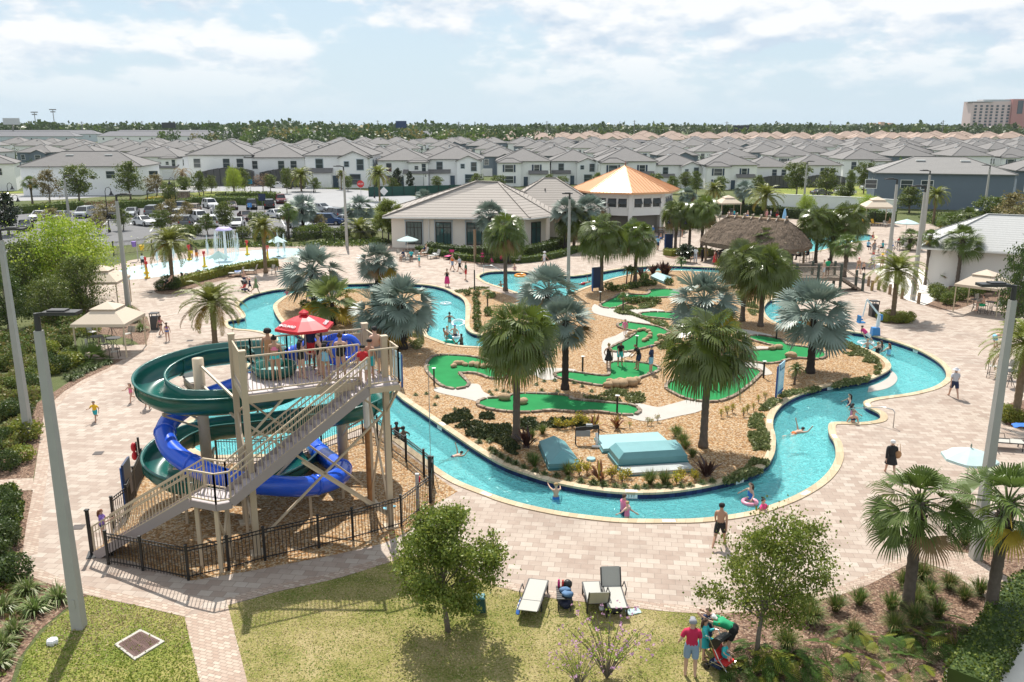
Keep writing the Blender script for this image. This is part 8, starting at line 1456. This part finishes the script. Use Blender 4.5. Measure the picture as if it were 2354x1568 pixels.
for pose,p,rz,h,sk_,hr_,cl,lab,z in[('run',(221,968),A_,1.12,'m','s:bk','tee:yel trunk:teal','boy in yellow life vest running on the left deck',0),('run',(303,924),2.9,1.12,'l','l:br','suit:pink','girl in pink swimsuit running on the left deck',0),('walk',(340,938),.3,1.7,'m','s:br','trunk:red','person whose legs show under the green slide',0),('walk',(371,770),-.4,1.5,'l','l:br','top:pink brief:black','girl in black bikini bottom beside the trash bin',0),('stand',(386,784),.2,1.35,'l','l:br','top:purp brief:blue','girl in bright blue bikini bottom near the trash bin',0),('hold',(241,1258),-1.2,1.35,'l','l:au','tee:purp brief:navy','girl in purple shirt climbing onto the stair foot',.15),('stand',ZA(1150,560),.2,1.66,'m','a:bk','suit:tan','girl with big curly hair standing in the green start tub',6.12),('stand',ZA(1205,628),.1,1.68,'m','b:bk','top:pink brief:aqua','woman in striped turquoise bikini bottom at the tub',6),('holdk',ZA(1420,605),-.5,1.4,'l','l:bk','suit:black','girl in black swimsuit left of the lifeguard',6),('hip',ZA(1505,520),2.8,1.72,'d','s:bk','lng:navy trunk:red','lifeguard wrapped in a navy striped towel',6),('standk',ZA(1570,575),2.2,1.5,'l','s:br','suit:black','child in black beside the lifeguard',6),('standk',ZA(1625,620),-.2,1.4,'m','l:bk','tank:lblue brief:lblue','girl in blue patterned swimwear on the platform',6),('hold',ZA(1750,605),.1,1.68,'l','b:br','suit:black','woman in black swimsuit at the blue slide entrance',6),('standk',ZA(1935,632),.1,1.3,'l','s:bk','tee:red trunk:white','boy in red shirt at the stair head',6),('standk',ZA(1995,605),-.3,1.42,'m','s:bk','trunk:teal','boy in teal shorts behind the stair head',6),('stand',ZA(2040,570),.7,1.82,'l','s:bk','trunk:grey','shirtless bearded man in grey shorts on the platform',6),('hip',ZD_(1640,752),-.5,1.68,'l','b:bl','tank:black skirt:black','blonde woman in black dress on the putting green',0),('putt',ZD_(1735,722),A_,1.68,'m','s:bk','tee:black trunk:aqua','boy in black shirt and aqua shorts putting',.03),('putt',ZD_(1895,757),1.9,1.74,'m','s:br','tee:black trunk:navy','man in black shirt and dark shorts putting',.03),('stand',ZD_(1995,783),1.0,1.75,'l','c:navy','tee:navy trunk:lblue','man in navy shirt and sky blue shorts watching',.0),('walkk',ZD_(1778,472),2.9,1.2,'l','s:br','lng:pink brief:pink','girl in pink rash guard on the golf path',.02),('wade',ZD_(305,350),0,1.6,'m','b:bk','top:navy','swimmer with dark bun left of the clear tube',-1.1),('wade',ZD_(350,475),2.6,1.7,'l','c:blue','trunk:navy','man with blue cap leaning on a clear tube',-1.05),('wadek',ZD_(285,490),-1.0,1.5,'l','s:bl','tee:white','child in white next to the blue capped man',-.9),('rec',ZD_(300,520),-1.4,1.6,'m','s:bk','trunk:teal','person lying in the green tube',-.25),('wade',ZD_(405,550),1.2,1.7,'d','s:bk','trunk:black','dark haired man swimming right of the green tube',-1.1),('wade',ZD_(735,60),A_,1.6,'m','s:bk','trunk:navy','lone head near the palm in the upper pool',-1.25),('wade',ZD_(820,545),1.0,1.5,'l','s:br','tee:org','swimmer in orange behind the glossy palm',-1.0),('sitk',(1183,627),A_,1.4,'l','b:bl','top:purp brief:purp','girl in purple bikini sitting on the upper pool edge',-.42),('swim',(1342,655),-1.5,1.6,'m','s:bk','trunk:red','swimmer near the dark blue sign in the upper channel',-.5),('walk',(1040,622),-.9,1.8,'l','s:bl','tank:org trunk:denim','man in orange tank top walking with a blue cup',0),('stride',(1057,626),1.2,1.74,'l','s:br','tee:lgrey trunk:black','man in grey shirt carrying a beach bag',0),('stand',(1071,644),1.6,1.78,'l','s:bk','tee:dgreen trunk:red','man in dark green shirt and red shorts',0),('hold',(1028,659),A_,1.68,'l','b:br','tank:black dress:hot','woman in long pink skirt holding a phone',0),('stand',(1109,608),A_,1.66,'d','l:bk','top:hot brief:hot','woman in pink bikini by the clubhouse hedge',0),('sit',(1131,611),2.5,1.6,'d','l:bk','tank:hot brief:hot','person in hot pink sitting among bags by the hedge',-.1),('sit',(1152,608),-2,1.6,'d','s:bk','tee:crim trunk:black','person in dark red sitting right of the pink one',0),('stand',(1171,608),2.5,1.66,'d','l:bk','lng:black dress:black','woman in long black clothes by the hedge palm',0),('walk',(1251,612),-1.2,1.65,'l','w:white','tee:white trunk:lgrey','person in white sun hat behind the silver palm',0),('rec',(974,590),2.0,1.65,'l','s:bl','suit:navy','sunbather reading on the lounger by the clubhouse',.12),('sit',(946,600),A_,1.7,'m','s:bk','tee:aqua trunk:navy','person in aqua shirt at the white umbrella table',0),('sit',(928,600),2.4,1.7,'m','s:bk','tee:navy trunk:grey','person in navy at the white umbrella table',0),('standk',(964,612),1,1.1,'l','w:aqua','tee:aqua brief:aqua','toddler in aqua sun hat by the silver palm',0),('standk',(329,614),.4,1.4,'d','s:bk','tee:white trunk:black','boy under the left splash pad sprayer',0),('stand',(441,593),.5,1.45,'d','s:bk','trunk:yel','boy in yellow trunks behind the splash pad palm',0),('standk',(453,598),-.3,1.45,'d','s:bk','trunk:org','boy in orange trunks in the splash pad',0),('sit',(561,652),-1.8,1.7,'l','s:bl','trunk:navy','shirtless man sitting by the striped towels',0),('walkk',(575,668),-1.5,1.1,'l','c:red','tee:navy trunk:navy','child with red cap walking beside the stroller',0),('stride',(589,675),-1.3,1.68,'l','c:grey','tee:olive skirt:olive','woman in olive dress by the splash pad hedge',0),('rec',(388,668),1.7,1.75,'l','s:br','trunk:black','sunbathing man on the lounger under the date palm',.15),('sit',(420,655),1.9,1.6,'d','l:bk','suit:black','dark dressed person on the second lounger at the hedge',0),('wadek',(660,683),A_,1.0,'l','s:br','tee:hot','small child in pink float vest in the left pool',-.62),('swim',ZC(535,385),-1.1,1.4,'l','s:bk','brief:navy','boy swimming near the left island wall',-.66),('reach',ZC(1240,672),.2,1.35,'l','s:bl','trunk:blue','boy splashing with raised arm at the island wall',-.95),('wade',ZC(1700,775),-1.2,1.7,'l','s:br','tee:pink trunk:navy','man in red shirt standing in the front river',-1.08),('wadek',ZC(1722,808),.8,1.2,'p','s:bl','suit:pink','blond child beside the man in the front river',-.75),('wade',ZC(160,265),.3,1.65,'d','l:bk','suit:black','woman in black in the river behind the yard fence',-1.0),('wade',ZC(205,290),.6,1.65,'d','s:bk','trunk:black','man with dark hair in the river by the yard fence',-1.05),('wade',(594,966),A_,1.65,'d','s:bk','trunk:navy','dark head in the water seen under the tower',-1.2),('wadek',ZB(402,1195),1.9,1.35,'l','l:br','suit:blue','girl with a pink ring in the bottom river bend',-.85),('wadek',ZB(490,1295),-2.4,1.4,'l','b:bk','tee:hot','girl with snorkel mask at the near river edge',-1.0),('swim',ZB(715,712),-1.2,1.6,'l','s:bk','brief:org','boy swimming face down in the right river bend',-.68),('wadek',ZB(1108,512),1.5,1.35,'l','l:bk','suit:navy','dark haired child farther from the river steps',-1.0),('wadek',ZB(1127,590),-1.2,1.35,'l','l:bk','suit:pink','dark haired child in pink just behind the woman at the steps',-.95),('lean',ZB(1130,668),A_,1.62,'l','l:br','top:navy brief:navy','woman in patterned bikini leaning on the river edge',-.95),('rec',ZB(1228,66),-1.5,1.7,'l','s:bk','tee:hot trunk:white','person in pink lounging on a clear float at the river bend',-.35),('wadek',ZB(1236,112),A_,1.4,'l','s:bl','trunk:navy','boy with fair hair below the floating person',-.98),('wade',ZB(1308,150),.2,1.6,'l','b:bl','suit:black','blonde woman in black swimsuit seen from behind in the river',-1.0),('wade',ZB(1333,122),.3,1.6,'l','l:br','suit:navy','brown haired swimmer beside the blonde woman',-1.15),('wade',ZB(1388,155),.5,1.6,'l','l:au','suit:lblue','girl in light blue swimsuit at the right of the river group',-1.02),('stride',(1653,1257),-.45,1.76,'m','s:bk','trunk:black','shirtless young man in black shorts walking along the river',0),('walk',(2191,914),-.15,1.76,'l','w:lgrey','tee:lgrey trunk:navy','man in grey sun hat walking past the right bend',0),('walk',(2045,1092),-.2,1.68,'l','s:white','lng:black skirt:black','white haired woman in black cover up with a tan bag',0),('hip',(1586,1556),-.15,1.80,'l','c:grey','tee:crim trunk:denim','man in crimson shirt and denim shorts on the lawn',0),('holdk',(1617,1515),-1.9,1.25,'l','l:br','lng:aqua skirt:teal','girl in aqua swim dress beside the stroller',0),('standk',(1624,1490),2.6,1.25,'l','s:br','tee:navy trunk:navy','boy in navy shirt behind the aqua girl',0),('bend',(1684,1508),1.1,1.68,'l','c:white','tee:green trunk:black','woman in green shirt bending over the stroller',0),('sitk',(1662,1538),3.9,.8,'p','s:bl','tee:aqua trunk:teal','toddler in aqua sitting in the stroller',.22),('stand',(1892,640),1.4,1.72,'l','s:br','trunk:lgrey','shirtless man in grey shorts on the footbridge',1.28),('hip',(1901,636),.2,1.7,'m','s:bk','tee:green trunk:black','person with green backpack on the footbridge',1.28),('walk',(1972,628),A_,1.68,'l','s:hot','top:tan brief:olive','pink haired woman in bikini walking hand in hand',0),('walkk',(1984,629),A_,1.2,'l','s:bl','trunk:black','small boy walking with the pink haired woman',0),('walk',(2005,618),0,1.78,'l','c:red','tee:white trunk:grey','man in white shirt and red cap walking to the pool',0),('stand',(2026,620),.1,1.7,'m','w:yel','brief:black','person with yellow visor by the date palm',0),('sit',(2258,724),1.2,1.75,'l','s:bk','trunk:green','shirtless man with pink towel in the right cabana',.28),('sit',(2292,722),-1.6,1.75,'l','s:bk','tee:black trunk:navy','man in black shirt in the right cabana',.28),('bend',(2283,800),-1.5,1.6,'l','s:br','trunk:lblue','person in blue shorts behind the right edge palm',0),('sit',(1994,582),-.9,1.7,'m','s:bk','tee:lblue trunk:navy','man in light blue at the busy pool table',.28),('stand',(2008,586),.2,1.76,'m','s:br','tank:grey trunk:grey','standing person in grey at the busy pool table',0),('sit',(2028,584),1.2,1.7,'l','w:black','tee:teal trunk:black','person with black hat at the busy pool table',.28),('sit',(2050,580),1.5,1.7,'l','s:bk','tee:white trunk:blue','man in white at the busy pool table',.28),('sit',(2066,572),2.5,1.6,'d','l:bk','tee:red trunk:black','woman in red right of the busy pool table',.28),('sit',(2092,562),-2,1.7,'m','s:br','tee:red trunk:red','man in red under the pale pool umbrella',0),('sitk',(2006,551),2.2,1.6,'l','b:bl','suit:red','woman in red sitting at the main pool rim',-.3),('sit',(1966,520),2.6,1.65,'l','s:gy','tank:pink brief:pink','woman in pink seated left of the yellow loungers',0),('stand',(1762,506),.3,1.7,'l','s:bl','top:pink brief:pink','woman in pink bikini behind the hut ridge',0),('stand',(1786,507),2.4,1.76,'d','s:bk','tank:black trunk:red','man in black and red left of the closed blue umbrella',0),('stand',(1771,505),1.2,1.6,'l','s:br','tee:white trunk:navy','person in white behind the thatched hut',0),('standk',(1627,520),1.6,1.1,'l','s:bk','tee:teal trunk:teal','small child in teal at the tip of the main pool',0),('sit',(1688,500),1,1.7,'l','s:bk','tee:aqua trunk:blue','person in aqua on a chair by the farthest cabana',0),('sit',(1660,499),2,1.7,'d','s:bk','tee:black trunk:black','person in black under the farthest cabana',0),('sit',(2045,520),1,1.7,'l','s:br','tee:tan trunk:tan','person seated right under the pool cabana',0),('walk',(1581,602),.4,1.72,'m','c:white','tee:black trunk:red','man in black shirt and red shorts before the hut',0),('stand',(1598,605),-.5,1.78,'m','s:bk','tee:white pants:lgrey','man in white shirt and grey trousers before the hut',0),('stand',(1614,602),.8,1.66,'d','s:bk','tee:black pants:black','person in all black before the hut corner',0),('walk',(1643,608),.9,1.66,'l','s:br','tank:red dress:red','woman in red dress under the hut edge',0),('stand',(1650,610),1.6,1.72,'m','s:bk','tee:black pants:black','person in black right of the red dress',0),('sit',(1838,604),1.6,1.7,'d','s:bk','tee:black trunk:black','person in black on a bar stool at the hut',.3),('sit',(1856,602),1.4,1.7,'d','s:bk','tee:navy trunk:black','person in navy on a bar stool at the hut',.3),('stand',(1664,604),0,1.7,'l','s:br','tee:navy trunk:grey','person in navy ordering at the hut counter',0),('walk',(1512,575),-.4,1.74,'m','s:bk','tee:lblue trunk:navy','man in light blue walking left of the round clipped hedge',0),('stand',(1622,600),-.9,1.68,'l','l:br','tank:yel brief:yel','woman in yellow between the hut post and the black shirts',0),('walk',(1480,560),1.4,1.72,'d','s:bk','tee:purp trunk:grey','person in purple under the drooping palms by the pavilion',0),('sit',(1676,503),.6,1.66,'l','s:bl','tee:pink trunk:white','person in pink beside the trash bin near the farthest cabana',0),('stand',(1718,508),2.0,1.7,'l','s:br','trunk:blue','shirtless man in blue trunks above the hut ridge',0),('walk',(1925,560),-1.1,1.66,'l','l:br','top:black brief:black','woman in black bikini on the main pool deck',0),('stand',(2040,598),.4,1.74,'m','c:black','tee:lgrey trunk:blue','man with black cap in front of the busy pool tables',0),('sit',(2110,575),-1.2,1.68,'l','s:gy','tee:white trunk:tan','grey haired person by the pale pool umbrella',0),('wade',(1850,555),2,1.7,'l','s:bk','trunk:red','swimmer in the main pool right of the hut',-1.05),('wadek',(1900,545),1,1.4,'m','s:br','tee:yel','child in yellow in the main pool',-.9),('walk',(1530,565),A_,1.76,'l','s:br','trunk:black','shirtless man in black shorts near the pavilion',0),('sitk',(1519,553),2,1.2,'l','s:br','trunk:blue','child sitting by the bin at the pavilion corner',0),('stand',(1568,545),1,1.65,'l','l:br','tank:hot brief:hot','woman in pink behind the slim palms',0),('stand',(1556,540),2,1.7,'d','s:bk','tee:white trunk:navy','man in white behind the lamp by the pavilion',0),('stand',(1500,548),.4,1.7,'l','s:gy','tee:blue trunk:tan','man in blue under the pavilion edge',0)]:
 b=G(p[0],p[1],z if z>3 else(z if z>.5 else(-.25 if z<-.3 else 0))); b.z=z if z>-.3 or z<-.3 else z; person(pose,b,rz,h,sk_,hr_,cl,lab)
def torus(R_,r_,n=22,m=10):mb=MB(); mb.tube([(R_*cos(2*pi*k/n),R_*sin(2*pi*k/n),0)for k in range(n+1)],r_,m,False); return mb
m,nt,out=newmat('clear_vinyl'); tr=nd(nt,'ShaderNodeBsdfTransparent'); gl=nd(nt,'ShaderNodeBsdfPrincipled',Roughness=.12); gl.inputs['Base Color'].default_value=rgb(.85,.9,.92); mx=nd(nt,'ShaderNodeMixShader',i0=.5); lk(nt,tr.outputs[0],mx.inputs[1]); lk(nt,gl.outputs[0],mx.inputs[2]); lk(nt,mx.outputs[0],out.inputs[0]); CLR=m
for p,R_,r_,m,l,tl in[(ZD_(378,365),.48,.12,CLR,'clear swim tube in the narrow channel, tilted up',.35),(ZD_(272,200),.42,.12,CLR,'clear swim tube at the top of the narrow channel',0),(ZD_(345,475),.5,.12,CLR,'clear swim tube beside the blue capped man',0),(ZD_(300,535),.5,.14,mat('green_vinyl',(.01,.40,.28),.25),'emerald green swim tube in the narrow channel',.1),((1196,634),.5,.15,mat('orange_vinyl',(.75,.26,.01),.3),'orange swim tube at the upper pool edge',.1),(ZD_(820,530),.4,.12,MATS['orange_vinyl'],'orange swim tube behind the glossy palm',0),(ZB(1228,70),.5,.12,CLR,'clear float under the lounging person at the river bend',0),(ZB(402,1200),.28,.08,mat('pink_vinyl',(.75,.30,.40),.3),'pink swim ring round the girl in the bottom bend',0)]:
 b=G(p[0],p[1],-.2); o=tag(torus(R_,r_).build('swim_tube',m,None,True,b),l,'swim tube'); o.rotation_euler=(tl,0,0)
b=G(*ZA(1760,470),6.9); tag(torus(.42,.12).build('swim_tube',BLU,None,True,G(*ZA(1770,600),6)+V((.05,.45,1.0))),'blue swim tube held by the woman in black on the platform','swim tube').rotation_euler=(1.4,0,.2)
for p,dx,l in((ZD_(1790,738),-.18,'thin golf putter held by the boy in aqua shorts'),(ZD_(1858,748),.2,'thin golf putter held by the man in black')):tag_mesh(MB().bar((0,0,.03),(dx,.02,.85),.02).box((.04,0,.03),(.12,.04,.04)),'golf_putter',STEEL,l,'golf club',G(*p))
tag_mesh(MB().ell((0,0,0),(.17,.08,.19),10,7).tube([(-.1,0,.15),(-.06,0,.5),(.06,0,.5),(.1,0,.15)],.012,4),'shoulder_bag',MATS['cloth_tan'],'tan shoulder bag on the white haired woman','bag',G(2045,1092)+V((.27,.02,.95)),0,None,True)
def stroller(b,rz,lab):
 t=thing('stroller',lab,'stroller',b,rz); fr=MB()
 for s in(-1,1):x=s*.24; fr.tube([(x,.42,.1),(x,.05,.45),(x,-.32,1.02),(x,-.42,1.0)],.014,5); fr.tube([(x,-.32,.1),(x,.1,.5)],.014,5); fr.tube([(x,.3,.3),(x,-.2,.28)],.012,5)
 fr.bar((-.24,.05,.42),(.24,.05,.42),.02); fr.build('frame',STEEL,t)
 for x in(-.26,.26):
  for y in(.42,-.32):
   for dx in(-.03,.03):o=MB().lathe([(.0,-.015),(.085,-.015),(.085,.015),(.0,.015)],12).build('wheel',BLK,t); o.location=(x+dx,y,.09); o.rotation_euler=(0,pi/2,0)
 mb=MB(); mb.bar((0,.28,.36),(0,-.02,.36),.42,.05); mb.bar((0,-.02,.36),(0,-.24,.78),.42,.04); mb.build('seat',REDP,t); mb=MB(); P=[(-.30*cos(a),.72+.34*sin(a))for a in[k*pi/7*.62 for k in range(8)]]
 for i in range(7):(y0,z0),(y1,z1)=P[i],P[i+1]; mb.add([(-.25,y0,z0),(.25,y0,z0),(.25,y1,z1),(-.25,y1,z1),(-.25,y0,z0+.02),(.25,y0,z0+.02),(.25,y1,z1+.02),(-.25,y1,z1+.02)],[(0,1,2,3),(7,6,5,4),(1,5,6,2),(4,0,3,7)])
 for x in(-.25,.25):mb.add([(x,P[0][0],P[0][1])]+[(x,y,z)for y,z in P[1:]]+[(x,-.06,.72)],[tuple(range(9))])
 mb.build('sun_canopy',BLK,t); MB().box((0,-.1,.2),(.4,.35,.15)).build('basket',MATS['cloth_navy'],t); return t
stroller(G(1658,1540),3.9,'black umbrella stroller with red seat and a toddler on the lawn'); stroller(G(561,670),1.2,'black stroller beside the splash pad hedge')
for o in list(bpy.data.objects):
 if '_u' in o:del o['_u']
m,nt,out=newmat('haze_air'); pv_=nd(nt,'ShaderNodeVolumePrincipled'); pv_.inputs['Color'].default_value=rgb(.80,.88,.97); pv_.inputs['Density'].default_value=.00005; pv_.inputs['Anisotropy'].default_value=.2; lk(nt,pv_.outputs[0],out.inputs['Volume'])
o=MB().box((0,1600,29),(6800,3560,64)).build('haze',m); o['kind']='stuff'
